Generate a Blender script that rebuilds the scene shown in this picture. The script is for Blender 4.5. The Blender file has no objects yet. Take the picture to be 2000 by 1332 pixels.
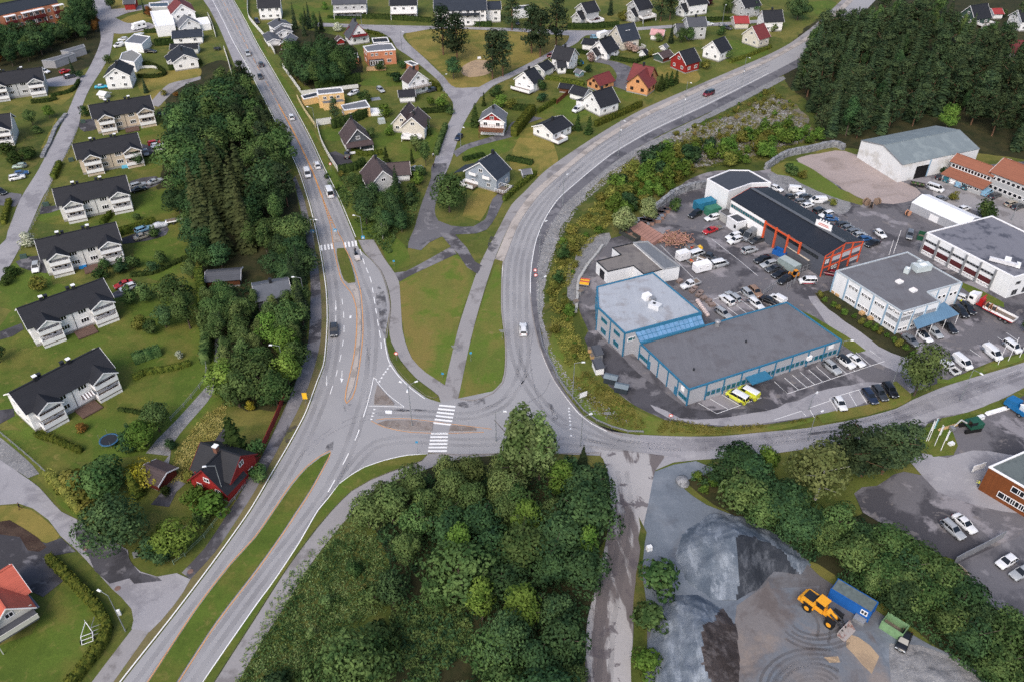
import bpy,bmesh,math,random
from mathutils import Vector,Matrix,noise
from mathutils.geometry import tessellate_polygon
random.seed(7)
S=bpy.context.scene
C=S.collection
# ---------------------------------------------------------------- camera, sky, sun, exposure
CAM_H,PITCH,FOC=120.0,math.radians(38.0),1650.0  # metres, radians, pixels of the 2000 px wide photograph
cam_data=bpy.data.cameras.new('camera');cam=bpy.data.objects.new('camera',cam_data);C.objects.link(cam)
cam.location=(0,0,CAM_H);cam.rotation_euler=(math.pi/2-PITCH,0,0)
cam_data.sensor_fit='HORIZONTAL';cam_data.sensor_width=36.0;cam_data.lens=36.0*FOC/2000.0
cam_data.clip_end=6000;cam_data.clip_start=1
S.camera=cam
W=bpy.data.worlds.new('World');S.world=W;W.use_nodes=True
SUN_EL,SUN_AZ=math.radians(46),math.radians(-158)  # azimuth from +Y towards +X
wn=W.node_tree.nodes;wn.clear()
sky=wn.new('ShaderNodeTexSky');sky.sky_type='NISHITA';sky.sun_disc=False
sky.sun_elevation=SUN_EL;sky.sun_rotation=SUN_AZ;sky.altitude=120;sky.air_density=1.0;sky.dust_density=4.0;sky.ozone_density=1.0
bg=wn.new('ShaderNodeBackground');bg.inputs['Strength'].default_value=0.15
wo=wn.new('ShaderNodeOutputWorld')
W.node_tree.links.new(sky.outputs[0],bg.inputs[0]);W.node_tree.links.new(bg.outputs[0],wo.inputs[0])
sd=bpy.data.lights.new('sun','SUN');sd.energy=1.25;sd.angle=math.radians(32);sd.color=(1.0,0.95,0.88)
sun=bpy.data.objects.new('sun',sd);C.objects.link(sun)
sun.rotation_euler=Vector((math.sin(SUN_AZ)*math.cos(SUN_EL),math.cos(SUN_AZ)*math.cos(SUN_EL),math.sin(SUN_EL))).to_track_quat('Z','Y').to_euler()
sun.location=(-200,100,300)
S.view_settings.view_transform='Standard';S.view_settings.look='None';S.view_settings.gamma=1.0
S.view_settings.exposure=0.42
S.render.engine='CYCLES'
S.cycles.use_denoising=False
S.cycles.max_bounces=5;S.cycles.diffuse_bounces=2;S.cycles.glossy_bounces=2;S.cycles.transparent_max_bounces=4;S.cycles.transmission_bounces=2
# ---------------------------------------------------------------- helpers
def P(x,y,z=0.0):
    """point of the place at height z that the photograph shows at pixel x, y"""
    u=(x-1000)/FOC;v=(666-y)/FOC
    d=Vector((u,math.cos(PITCH)+v*math.sin(PITCH),-math.sin(PITCH)+v*math.cos(PITCH)))
    return Vector((0,0,CAM_H))+d*((z-CAM_H)/d.z)
def P2(p,z=0.0):return P(p[0],p[1],z)
MATS={}
def lin(c):return tuple(((v/255+.055)/1.055)**2.4 if v/255>.04045 else v/255/12.92 for v in c)
class NB:
    """small node-tree builder"""
    def __init__(s,name):
        s.m=bpy.data.materials.new(name);s.m.use_nodes=True;s.t=s.m.node_tree;s.t.nodes.clear()
        s.out=s.t.nodes.new('ShaderNodeOutputMaterial');s.b=s.t.nodes.new('ShaderNodeBsdfPrincipled')
        s.t.links.new(s.b.outputs[0],s.out.inputs[0]);s.tc=s.t.nodes.new('ShaderNodeTexCoord')
    def link(s,a,b):s.t.links.new(a,b)
    def noise(s,scale,detail=5,rough=.6,vec=None,dist=0):
        n=s.t.nodes.new('ShaderNodeTexNoise');n.inputs['Scale'].default_value=scale;n.inputs['Detail'].default_value=detail
        n.inputs['Roughness'].default_value=rough;n.inputs['Distortion'].default_value=dist
        s.link(vec if vec is not None else s.tc.outputs['Object'],n.inputs['Vector']);return n.outputs[0]
    def ramp(s,v,lo,hi,a=0.0,b=1.0):
        n=s.t.nodes.new('ShaderNodeMapRange');n.clamp=True
        for k,x in enumerate((lo,hi,a,b)):n.inputs[k+1].default_value=x
        s.link(v,n.inputs[0]);return n.outputs[0]
    def math(s,op,a,b=None):
        n=s.t.nodes.new('ShaderNodeMath');n.operation=op
        for k,x in enumerate((a,b)):
            if x is None:continue
            if isinstance(x,(int,float)):n.inputs[k].default_value=x
            else:s.link(x,n.inputs[k])
        return n.outputs[0]
    def mix(s,f,a,b,mode='MIX'):
        n=s.t.nodes.new('ShaderNodeMix');n.data_type='RGBA';n.blend_type=mode
        for k,x in((0,f),(6,a),(7,b)):
            if isinstance(x,(int,float)):n.inputs[k].default_value=x
            elif isinstance(x,(tuple,list)):n.inputs[k].default_value=(*x[:3],1)
            else:s.link(x,n.inputs[k])
        return n.outputs[2]
    def rgb_mul(s,c,v):
        n=s.t.nodes.new('ShaderNodeVectorMath');n.operation='SCALE'
        if isinstance(c,(tuple,list)):n.inputs[0].default_value=c[:3]
        else:s.link(c,n.inputs[0])
        if isinstance(v,(int,float)):n.inputs['Scale'].default_value=v
        else:s.link(v,n.inputs['Scale'])
        return n.outputs[0]
    def sep(s,v=None):
        n=s.t.nodes.new('ShaderNodeSeparateXYZ');s.link(v if v is not None else s.tc.outputs['Object'],n.inputs[0]);return n.outputs
    def scaled(s,sc):
        n=s.t.nodes.new('ShaderNodeMapping');n.inputs['Scale'].default_value=sc;s.link(s.tc.outputs['Object'],n.inputs[0]);return n.outputs[0]
    def bump(s,h,strength=.3,dist=.1):
        n=s.t.nodes.new('ShaderNodeBump');n.inputs['Strength'].default_value=strength;n.inputs['Distance'].default_value=dist
        s.link(h,n.inputs['Height']);s.link(n.outputs[0],s.b.inputs['Normal'])
    def set(s,col,rough=.8,metal=0,spec=.3):
        if isinstance(col,(tuple,list)):s.b.inputs['Base Color'].default_value=(*col[:3],1)
        else:s.link(col,s.b.inputs['Base Color'])
        if isinstance(rough,(int,float)):s.b.inputs['Roughness'].default_value=rough
        else:s.link(rough,s.b.inputs['Roughness'])
        s.b.inputs['Metallic'].default_value=metal;s.b.inputs['Specular IOR Level'].default_value=spec;return s.m
def plain(name,rgb,rough=.7,var=.15,scale=1.5,metal=0,spec=.3,fine=8.0):
    """painted or coated surface: base colour (sRGB) with broad and fine variation"""
    if name in MATS:return MATS[name]
    n=NB(name);c=lin(rgb)
    a=n.ramp(n.noise(scale),.25,.75,1-var,1+var);f=n.ramp(n.noise(fine,3),.2,.8,1-var*.5,1+var*.5)
    MATS[name]=n.set(n.rgb_mul(n.rgb_mul(c,a),f),rough,metal,spec);return MATS[name]
def lined(name,rgb,axis,period,groove=.75,rough=.75,var=.12,metal=0,stain=None,duty=.12):
    """boards, tiles or seamed sheet: grooves across one object axis, with weathering"""
    if name in MATS:return MATS[name]
    n=NB(name);c=lin(rgb);x=n.sep()[axis]
    fr=n.math('FRACT',n.math('DIVIDE',x,period));g=n.ramp(fr,duty,duty*.4,1,groove)
    row=n.math('FLOOR',n.math('DIVIDE',x,period))
    wn_=n.t.nodes.new('ShaderNodeTexWhiteNoise');wn_.noise_dimensions='1D';n.link(row,wn_.inputs['W'])
    rv=n.ramp(wn_.outputs[0],0,1,1-var*.4,1+var*.4)
    a=n.ramp(n.noise(.6,6,.65),.25,.75,1-var,1+var);f=n.ramp(n.noise(5,4),.2,.8,1-var*.6,1+var*.6)
    col=n.rgb_mul(n.rgb_mul(n.rgb_mul(n.rgb_mul(c,a),f),g),rv)
    if stain:col=n.mix(n.ramp(n.noise(.25,6,.65),.5,.62,0,stain[1]),col,lin(stain[0]))
    n.bump(fr,.25,.05);MATS[name]=n.set(col,rough,metal,.3);return MATS[name]
def ground(name,rgb,layers=(),rough=.9,var=.15,scale=.08,fine=1.2,bump=.3,streak=None,spec=.2):
    """ground sheet: layers = (rgb, noise scale, lo, hi, amount)"""
    if name in MATS:return MATS[name]
    n=NB(name);col=lin(rgb)
    a=n.ramp(n.noise(scale,6,.65),.25,.75,1-var,1+var);fn=n.noise(fine,5,.7);f=n.ramp(fn,.2,.8,1-var*.9,1+var*.9)
    f2=n.ramp(n.noise(6,2,.6),.25,.75,1-var*.8,1+var*.8)
    col=n.rgb_mul(n.rgb_mul(n.rgb_mul(col,a),f),f2)
    for k,(rgb2,sc,lo,hi,am)in enumerate(layers):
        c2=n.rgb_mul(n.rgb_mul(lin(rgb2),f),f2)
        m=n.noise(sc,7,.62,dist=.3,vec=n.scaled((1,1,1))if not(streak and k==0)else n.scaled(streak))
        col=n.mix(n.ramp(m,lo,hi,0,am),col,c2)
    n.bump(fn,bump,.15);MATS[name]=n.set(col,rough,0,spec);return MATS[name]
class MB:
    """collects shapes with material slots; build() links ONE mesh object"""
    def __init__(s):s.v=[];s.f=[];s.mi=[];s.sm=[];s.mats=[]
    def mat(s,m):
        if m not in s.mats:s.mats.append(m)
        return s.mats.index(m)
    def poly(s,pts,m,smooth=False):
        k=len(s.v);s.v+=[tuple(p)for p in pts];s.f.append(tuple(range(k,k+len(pts))));s.mi.append(s.mat(m));s.sm.append(smooth)
    def faces(s,vs,fs,m,smooth=False):
        k=len(s.v);s.v+=[tuple(p)for p in vs];i=s.mat(m)
        for f in fs:s.f.append(tuple(k+j for j in f));s.mi.append(i);s.sm.append(smooth)
    def box(s,c,d,m,rz=0,taper=1.0):
        x,y,z=(d[0]/2,d[1]/2,d[2]/2);co,si=math.cos(rz),math.sin(rz);vs=[]
        for sz in(-1,1):
            t=taper if sz>0 else 1
            for sx,sy in((-1,-1),(1,-1),(1,1),(-1,1)):
                px,py=sx*x*t,sy*y*t;vs.append((c[0]+px*co-py*si,c[1]+px*si+py*co,c[2]+sz*z))
        s.faces(vs,[(3,2,1,0),(4,5,6,7),(0,1,5,4),(1,2,6,5),(2,3,7,6),(3,0,4,7)],m)
    def prism(s,poly,z0,z1,m,mtop=None,bottom=False):
        """vertical prism over a ground polygon (anticlockwise); z1 may be a list"""
        n=len(poly);zt=z1 if isinstance(z1,(list,tuple))else[z1]*n
        ar=sum(poly[i][0]*poly[(i+1)%n][1]-poly[(i+1)%n][0]*poly[i][1]for i in range(n))
        if ar<0:poly=list(poly)[::-1];zt=list(zt)[::-1]
        vs=[(p[0],p[1],z0)for p in poly]+[(p[0],p[1],z)for p,z in zip(poly,zt)]
        s.faces(vs,[(i,(i+1)%n,n+(i+1)%n,n+i)for i in range(n)],m)
        top=[Vector(v)for v in vs[n:]]
        for t in tessellate_polygon([top]):
            q=[top[i]for i in t]
            if(q[1]-q[0]).cross(q[2]-q[0]).z<0:q=q[::-1]
            s.poly(q,mtop or m)
    def tube(s,a,b,r0,r1,m,n=8,cap=True,smooth=True):
        a=Vector(a);b=Vector(b);d=(b-a).normalized();u=d.orthogonal().normalized();w=d.cross(u)
        vs=[]
        for p,r in((a,r0),(b,r1)):
            for i in range(n):vs.append(p+(u*math.cos(2*math.pi*i/n)+w*math.sin(2*math.pi*i/n))*r)
        s.faces(vs,[(i,(i+1)%n,n+(i+1)%n,n+i)for i in range(n)],m,smooth)
        if cap:s.poly(vs[n:],m);s.poly(vs[:n][::-1],m)
    def lathe(s,c,prof,m,n=12,smooth=True):
        vs=[]
        for r,z in prof:
            for i in range(n):vs.append((c[0]+r*math.cos(2*math.pi*i/n),c[1]+r*math.sin(2*math.pi*i/n),c[2]+z))
        fs=[(j*n+i,j*n+(i+1)%n,(j+1)*n+(i+1)%n,(j+1)*n+i)for j in range(len(prof)-1)for i in range(n)]
        s.faces(vs,fs,m,smooth)
    def slab(s,quad,th,m):
        """thick sheet: quad's upper face given, thickness downwards along its normal"""
        q=[Vector(p)for p in quad];nn=(q[1]-q[0]).cross(q[-1]-q[0]).normalized()
        if nn.z<0:q=q[::-1];nn=-nn
        n=len(q);vs=q+[p-nn*th for p in q]
        s.faces(vs,[tuple(range(n)),tuple(range(2*n-1,n-1,-1))]+[(i,n+i,n+(i+1)%n,(i+1)%n)for i in range(n)],m)
    def mesh(s,name):
        me=bpy.data.meshes.new(name);me.from_pydata(s.v,[],s.f)
        for m in s.mats:me.materials.append(m)
        me.polygons.foreach_set('material_index',s.mi);me.polygons.foreach_set('use_smooth',s.sm);me.update();return me
    def build(s,name,parent=None,loc=(0,0,0),rz=0):
        return link(name,s.mesh(name),parent,loc,rz)
def link(name,me,parent=None,loc=(0,0,0),rz=0):
    o=bpy.data.objects.new(name,me);C.objects.link(o);o.location=loc;o.rotation_euler=(0,0,rz)
    if parent is not None:o.parent=parent
    return o
def tag(o,label,cat,group=None,kind=None):
    o['label']=label;o['category']=cat
    if group:o['group']=group
    if kind:o['kind']=kind
    return o
def thing(name,label,cat,loc=(0,0,0),rz=0,group=None):
    return tag(link(name,None,None,loc,rz),label,cat,group)
CH={}
def copy_tree(o,parent=None):
    c=o.copy();C.objects.link(c)
    if parent is not None:c.parent=parent
    for ch in list(o.children):copy_tree(ch,c)
    return c
def crv(pts,step=2.5,closed=False):
    """Catmull-Rom through ground points, resampled"""
    n=len(pts);out=[]
    rng=range(n if closed else n-1)
    g=(lambda i:pts[i%n])if closed else(lambda i:pts[max(0,min(n-1,i))])
    for i in rng:
        p0,p1,p2,p3=g(i-1),g(i),g(i+1),g(i+2)
        # limit tangents so that uneven spacing does not overshoot
        L=(p2-p1).length;m1=(p2-p0);m2=(p3-p1)
        m1=m1.normalized()*L if m1.length>0 else m1;m2=m2.normalized()*L if m2.length>0 else m2
        k=max(1,int(L/step))
        for j in range(k):
            t=j/k;t2=t*t;t3=t2*t
            out.append(p1*(2*t3-3*t2+1)+m1*(t3-2*t2+t)*.8+p2*(3*t2-2*t3)+m2*(t3-t2)*.8)
    if not closed:out.append(pts[-1])
    return out
def pl(pts):return[P2(p)for p in pts]
SH=[0]
def sheet(name,ring,z,m,jag=0,h=None,side=None):
    SH[0]+=1
    if not h:z+=SH[0]*.00035

    if jag:
        r2=[]
        for i,p in enumerate(ring):
            q=ring[(i+1)%len(ring)];k=max(1,int((q-p).length/.9))
            r2+=[p.lerp(q,j/k)for j in range(k)]
        ring=[p+Vector((noise.noise(p*.55),noise.noise(p*.55+Vector((31,7,3))),0))*jag+Vector((noise.noise(p*2.3),noise.noise(p*2.3+Vector((11,5,3))),0))*jag*.5 for p in ring]
    b=MB()
    if h:b.prism([(p.x,p.y)for p in ring],z,z+h,side or m,m)
    else:
        pts=[Vector((p.x,p.y,z))for p in ring]
        for t in tessellate_polygon([pts]):
            q=[pts[i]for i in t]
            if(q[1]-q[0]).cross(q[2]-q[0]).z<0:q=q[::-1]
            b.poly(q,m)
    o=b.build(name);o['kind']='structure';return o
def area(name,pts,z,m,smooth=True,jag=0,h=None,side=None):
    ring=crv(pl(pts),closed=True)if smooth else pl(pts)
    return sheet(name,ring,z,m,jag,h,side)
def band(name,left,right,z,m,jag=0,h=None,side=None):
    return sheet(name,crv(pl(left))+crv(pl(right))[::-1],z,m,jag,h,side)
def stripe(b,pts,w,z,m,dash=None,world=False,off=0,smooth=True):
    """painted line of width w along pixels, optionally dashed (on, gap)"""
    p=crv(pts if world else pl(pts),1.5)if smooth else(pts if world else pl(pts))
    acc=0;segs=[];N=[]
    for i in range(len(p)):
        d=p[min(len(p)-1,i+1)]-p[max(0,i-1)];d.z=0;d=d.normalized()if d.length>1e-6 else Vector((1,0,0));N.append(Vector((-d.y,d.x,0)))
    for a,c,na,nc in zip(p,p[1:],N,N[1:]):
        L=(c-a).length;d=(c-a)/L if L else a;k=max(1,int(L/.5))
        for j in range(k):
            s0,s1=acc+L*j/k,acc+L*(j+1)/k
            if not dash or(s0%(dash[0]+dash[1]))<dash[0]:segs.append((a.lerp(c,j/k),a.lerp(c,(j+1)/k),na.lerp(nc,j/k),na.lerp(nc,(j+1)/k)))
        acc+=L
    up=Vector((0,0,z))
    for a,c,na,nc in segs:
        a=a+na*off;c=c+nc*off;b.poly([a+na*w/2+up,a-na*w/2+up,c-nc*w/2+up,c+nc*w/2+up],m)
def kerb(b,pts,w,h,m,z=0.04):
    p=crv(pl(pts),2.0)
    for a,c in zip(p,p[1:]):
        d=(c-a).normalized();nn=Vector((-d.y,d.x,0))*w/2
        b.prism([a-nn,c-nn,c+nn,a+nn],z,z+h,m)
# ---------------------------------------------------------------- ground materials
GRASS=ground('grass',(84,92,40),[((120,112,60),.05,.48,.62,.7),((70,84,36),.13,.5,.6,.8),((104,100,56),.6,.52,.66,.5)],var=.22,fine=1.6)
LAWN=ground('lawn',(80,98,36),[((104,100,48),.07,.46,.6,.7),((68,86,30),.2,.5,.62,.6),((126,116,66),.5,.57,.68,.5)],var=.22,fine=2.2)
DRYLAWN=ground('dry_lawn',(128,116,60),[((96,100,44),.09,.47,.6,.9),((150,130,72),.25,.55,.65,.5)],var=.15,fine=2)
MEADOW=ground('meadow',(92,106,44),[((128,110,62),.045,.45,.6,.75),((84,106,36),.16,.52,.62,.8),((136,120,78),.5,.6,.7,.5)],var=.2,fine=1.8,streak=(1,.35,1))
VERGE=ground('verge',(112,104,72),[((96,104,50),.2,.5,.62,.7)],var=.15)
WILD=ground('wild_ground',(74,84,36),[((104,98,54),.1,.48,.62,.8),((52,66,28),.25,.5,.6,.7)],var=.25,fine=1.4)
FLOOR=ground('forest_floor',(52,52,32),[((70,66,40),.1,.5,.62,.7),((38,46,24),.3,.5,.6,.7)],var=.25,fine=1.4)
ROAD=ground('road_asphalt',(152,151,153),[((134,133,137),.05,.5,.66,.5),((158,157,158),.4,.56,.7,.3)],var=.04,fine=2.4,bump=.05,spec=.3,rough=.85)
STREET=ground('street_asphalt',(150,148,152),[((118,116,122),.12,.52,.6,.6),((166,164,166),.3,.58,.64,.5)],var=.09,fine=2.2,bump=.12,spec=.3)
DARKROAD=ground('dark_asphalt',(104,103,108),[((72,72,78),.1,.5,.58,.7),((136,134,138),.2,.56,.62,.6)],var=.1,fine=2.2,bump=.12)
PATH=ground('path_asphalt',(146,143,144),[((112,108,108),.14,.54,.6,.7)],var=.08,fine=2.2,bump=.12)
WETPATH=ground('damp_path_asphalt',(120,118,122),[((66,64,68),.1,.47,.54,.85),((150,147,150),.22,.56,.62,.6)],var=.1,fine=2.2,bump=.12)
LOT=ground('yard_asphalt',(104,102,106),[((66,65,70),.07,.5,.56,.85),((146,142,146),.11,.54,.6,.8),((128,122,120),.3,.6,.64,.6)],var=.12,fine=2,bump=.15,streak=(1,.8,1))
DAMPLOT=ground('damp_asphalt',(80,79,84),[((58,57,61),.12,.48,.55,.8),((122,120,124),.16,.55,.6,.75)],var=.12,fine=2,bump=.15)
SOUTH=ground('mud_streaked_asphalt',(166,163,163),[((104,97,97),.16,.5,.53,.95),((92,86,90),.3,.57,.6,.8)],var=.08,fine=2.2,bump=.12,streak=(1,.16,1))
GRAVEL=ground('grey_gravel',(128,128,130),[((96,96,98),.5,.5,.62,.6),((160,158,156),2.2,.52,.66,.7)],var=.25,fine=4,bump=.6)
PINK=ground('pink_gravel',(160,147,143),[((134,122,116),.12,.5,.64,.7),((150,138,134),.5,.56,.66,.5)],var=.1,fine=3,bump=.3)
QUARRY=ground('quarry_fines',(108,116,126),[((92,86,84),.035,.48,.58,.8),((132,138,146),.08,.52,.64,.6),((78,84,94),.2,.55,.66,.5)],var=.12,fine=2.4,bump=.2,streak=(.8,1,1))
QUARRYB=ground('brown_quarry_floor',(116,112,112),[((104,112,122),.06,.48,.6,.9),((92,84,82),.15,.5,.62,.7),((138,126,118),.1,.54,.64,.7)],var=.12,fine=2.4,bump=.2,streak=(1,.5,1))
SAND=ground('tan_sand',(168,146,120),[((140,122,104),.3,.5,.6,.6)],var=.08,fine=3)
SOIL=ground('dark_soil',(62,48,42),[((84,70,60),.3,.5,.6,.5)],var=.25,fine=3,bump=.6)
CONC=ground('concrete',(172,164,158),[((124,117,112),.3,.5,.6,.6)],var=.1,fine=3)
COBBLE=ground('cobbles',(134,126,122),[((112,100,92),.4,.5,.58,.6)],var=.22,fine=4.5,bump=.5)
KERB=plain('kerb_stone',(138,132,130),var=.1)
WHITE=plain('white_line_paint',(232,232,232),var=.1,scale=.7)
ORANGE=plain('orange_line_paint',(204,148,92),var=.25,scale=.6)
# ---------------------------------------------------------------- ground sheet and tinted areas
b=MB();b.poly([(-2500,-600,0),(2500,-600,0),(2500,4000,0),(-2500,4000,0)],GRASS);o=b.build('ground');o['kind']='structure'
def A(n,pts,z,m,**k):return area(n,pts,z,m,**k)
# wood floors
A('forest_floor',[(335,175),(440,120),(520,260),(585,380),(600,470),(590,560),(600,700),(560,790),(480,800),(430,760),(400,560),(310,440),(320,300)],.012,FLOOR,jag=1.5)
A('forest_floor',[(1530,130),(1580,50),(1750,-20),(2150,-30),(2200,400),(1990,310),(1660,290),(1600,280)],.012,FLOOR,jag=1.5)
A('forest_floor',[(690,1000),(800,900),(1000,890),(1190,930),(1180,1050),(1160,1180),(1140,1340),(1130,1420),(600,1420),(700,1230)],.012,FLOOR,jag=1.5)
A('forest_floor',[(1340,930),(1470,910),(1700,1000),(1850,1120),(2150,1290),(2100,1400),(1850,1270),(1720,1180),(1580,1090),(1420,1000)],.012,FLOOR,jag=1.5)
A('wild_ground',[(650,1000),(560,1110),(440,1320),(420,1420),(700,1420),(760,1260),(760,1100),(720,1020)],.016,WILD,jag=1)
A('wild_ground',[(1520,160),(1600,290),(1350,370),(1240,460),(1130,540),(1120,600),(1150,700),(1060,640),(1050,520),(1120,400),(1230,320),(1420,210)],.012,WILD,jag=1.5)
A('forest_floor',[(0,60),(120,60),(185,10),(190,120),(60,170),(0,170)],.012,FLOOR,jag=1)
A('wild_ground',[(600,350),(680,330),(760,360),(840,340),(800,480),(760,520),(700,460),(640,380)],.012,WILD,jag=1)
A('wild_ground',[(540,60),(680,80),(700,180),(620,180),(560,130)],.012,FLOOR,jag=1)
# lawns: drier and greener ones
for pts,m in[
    ([(797,62),(850,58),(1000,62),(1110,70),(1105,95),(1000,138),(930,176),(885,172),(850,132),(800,85)],DRYLAWN),
    ([(1000,300),(1040,250),(1090,310),(1060,345),(1000,330)],DRYLAWN),
    ([(1290,130),(1360,140),(1350,165),(1290,150)],DRYLAWN),
    ([(96,175),(152,155),(160,165),(120,205),(100,195)],DRYLAWN),
    ([(0,986),(60,996),(118,1045),(100,1066),(60,1040),(0,1020)],DRYLAWN),
    ([(175,0),(262,5),(270,14),(205,20),(180,12)],DRYLAWN),
    ([(235,40),(280,25),(300,32),(290,42),(245,45)],DRYLAWN),
    ([(1000,378),(960,395),(935,432),(905,425),(925,375),(960,360)],DRYLAWN),
    ([(110,240),(90,290),(60,280),(70,250),(100,225)],DRYLAWN),
    ([(270,160),(320,140),(390,135),(390,150),(330,180),(300,200)],DRYLAWN),
    ([(0,640),(90,560),(240,560),(400,560),(400,690),(260,720),(90,850),(0,800)],LAWN),
    ([(100,860),(230,720),(400,680),(440,770),(330,880),(250,890),(150,900)],LAWN),
    ([(0,840),(60,850),(180,930),(170,1010),(90,950),(0,860)],LAWN),
    ([(100,560),(60,600),(0,600),(0,540),(60,500),(90,520)],LAWN),
    ([(110,1150),(130,1130),(220,1200),(215,1240),(150,1332),(130,1420),(-60,1420),(-20,1270),(60,1240),(85,1190)],LAWN),
    ([(70,430),(110,400),(200,400),(345,370),(375,480),(380,560),(270,530),(250,450),(140,440)],LAWN),
    ([(265,250),(310,230),(330,300),(300,330),(260,330)],LAWN),
    ([(1050,225),(1100,190),(1220,180),(1260,190),(1200,230),(1100,240)],LAWN),
    ([(905,290),(960,280),(1010,250),(990,300),(930,320)],LAWN),
    ([(890,245),(930,240),(930,285),(895,290)],LAWN),
    ([(1420,80),(1490,90),(1500,105),(1430,125)],LAWN),
    ([(1570,10),(1625,3),(1630,20),(1590,40),(1570,50)],LAWN),
    ([(700,290),(760,240),(870,260),(840,300),(760,320)],LAWN),
    ([(620,250),(660,250),(665,275),(630,275)],LAWN),
    ([(790,140),(830,150),(770,170),(700,165),(690,145)],LAWN),
    ([(570,10),(640,5),(700,35),(640,45),(580,30)],LAWN)]:
    A('lawn',pts,.02,m,jag=.7)
A('meadow',[(782,545),(880,498),(895,500),(920,530),(928,545),(905,600),(889,666),(868,750),(805,700),(788,640)],.02,MEADOW,jag=.3)
A('meadow',[(977,515),(979,608),(986,700),(980,746),(960,768),(900,777),(919,666),(940,598),(967,520)],.02,MEADOW,jag=.3)
A('grass',[(440,200),(470,120),(500,170),(560,300),(600,420),(615,470),(600,470),(575,370),(530,260)],.022,GRASS)
A('grass',[(700,468),(670,410),(640,340),(600,250),(545,160),(490,60),(460,0),(475,0),(520,100),(580,190),(650,330),(720,420),(790,480),(800,520),(770,531),(735,470)],.024,LAWN)
A('wild_ground',[(70,240),(105,220),(112,225),(80,290),(60,330),(40,300)],.024,WILD,jag=.7)
# ---------------------------------------------------------------- roads
L1=[(395,-40),(416,0),(437,40),(457,82),(478,118),(500,160),(537,232),(563,285),(585,333),(607,400),(625,475),(633,520),(640,570),(642,620),(640,666),(635,711),(622,746),(600,806),(570,863),(535,923),(490,999),(425,1091),(340,1204),(240,1331),(160,1440)]
R1=[(430,-40),(454,0),(477,40),(500,85),(532,140),(575,215),(605,272),(633,333),(660,388),(692,465),(702,488),(725,509),(742,530),(752,555),(758,580),(761,605),(757,630),(753,660),(762,703),(777,728),(805,756),(832,776),(850,784),(858,800),(850,850),(836,886),(795,888),(750,898),(712,911),(685,926),(662,943),(640,971),(620,996),(582,1061),(537,1129),(500,1179),(395,1331),(330,1440)]
band('road',L1,R1,.05,ROAD)
CL=[(1690,-30),(1620,40),(1560,82),(1500,115),(1375,171),(1250,230),(1162,284),(1100,333),(1065,362),(1037,388),(1010,430),(990,480),(981,518),(979,558),(979,608),(986,666),(986,716),(980,746),(962,766),(925,780),(896,779)]
CR=[(1740,-30),(1660,50),(1580,104),(1500,147),(1375,210),(1275,257),(1200,300),(1157,333),(1125,360),(1092,390),(1065,430),(1047,473),(1037,523),(1035,573),(1040,620),(1050,666),(1065,708),(1082,743),(1105,776),(1130,806),(1155,826),(1185,841),(1215,851),(1255,856)]
band('road',CL,CR,.054,ROAD)
A('road',[(834,778),(860,786),(896,778),(962,764),(1040,700),(1060,708),(1105,776),(1130,806),(1185,841),(1255,851),(1290,853),(1320,870),(1315,903),(1280,918),(1268,960),(1190,940),(1178,890),(1082,886),(910,888),(836,884),(800,850)],.058,ROAD,smooth=False)
band('street',[(1250,849),(1320,852),(1400,852),(1500,843),(1575,836),(1620,828),(1675,818),(1750,798),(1782,781),(1850,753),(2000,708),(2200,640)],
     [(1255,925),(1315,903),(1362,898),(1470,892),(1530,883),(1662,863),(1770,838),(1810,826),(1887,806),(1950,783),(2000,758),(2200,690)],.06,STREET)
band('street',[(1150,870),(1178,896),(1190,930),(1192,999),(1175,1099),(1160,1161),(1147,1211),(1142,1331),(1140,1430)],[(1300,890),(1280,918),(1267,980),(1258,1020),(1247,1099),(1237,1174),(1235,1331),(1236,1430)],.064,SOUTH)
# footpaths beside the main roads
b1=[(572,350),(585,400),(598,470),(606,540),(606,608),(602,666),(587,721),(557,796),(500,913),(440,1010),(400,1070),(355,1118)]
b2=[(577,345),(594,390),(612,470),(624,540),(628,608),(626,666),(614,718),(595,773),(545,873),(500,955),(470,1003),(420,1078),(372,1131)]
band('footpath',b1,b2,.05,WETPATH)
band('verge',b2,[(585,340),(604,400),(622,475),(630,520),(637,570),(639,620),(637,666),(632,711),(619,746),(597,806),(567,863),(532,923),(487,999),(422,1091),(380,1145)],.03,VERGE)
band('footpath',[(260,1226),(180,1331),(110,1430)],[(292,1232),(222,1331),(150,1430)],.05,PATH)
band('verge',[(372,1131),(292,1232),(222,1331),(150,1430)],[(421,1093),(336,1206),(236,1333),(160,1430)],.03,VERGE)
band('footpath',[(836,886),(824,900),(800,909),(762,922),(725,937),(687,959),(647,999),(620,1031),(562,1109),(500,1206),(420,1331),(360,1430)],[(975,888),(900,896),(862,905),(810,925),(765,940),(728,960),(687,1002),(650,1045),(605,1104),(562,1174),(500,1271),(465,1331),(410,1430)],.05,PATH)
band('grass',[(836,887),(795,890),(750,900),(712,913),(685,929),(662,946),(642,973),(622,999),(585,1061),(540,1129),(502,1182),(398,1331),(335,1430)],[(834,889),(824,899),(800,908),(762,921),(725,936),(687,958),(647,998),(619,1030),(561,1108),(499,1205),(419,1330),(358,1430)],.035,LAWN,h=.12,side=KERB)
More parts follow.
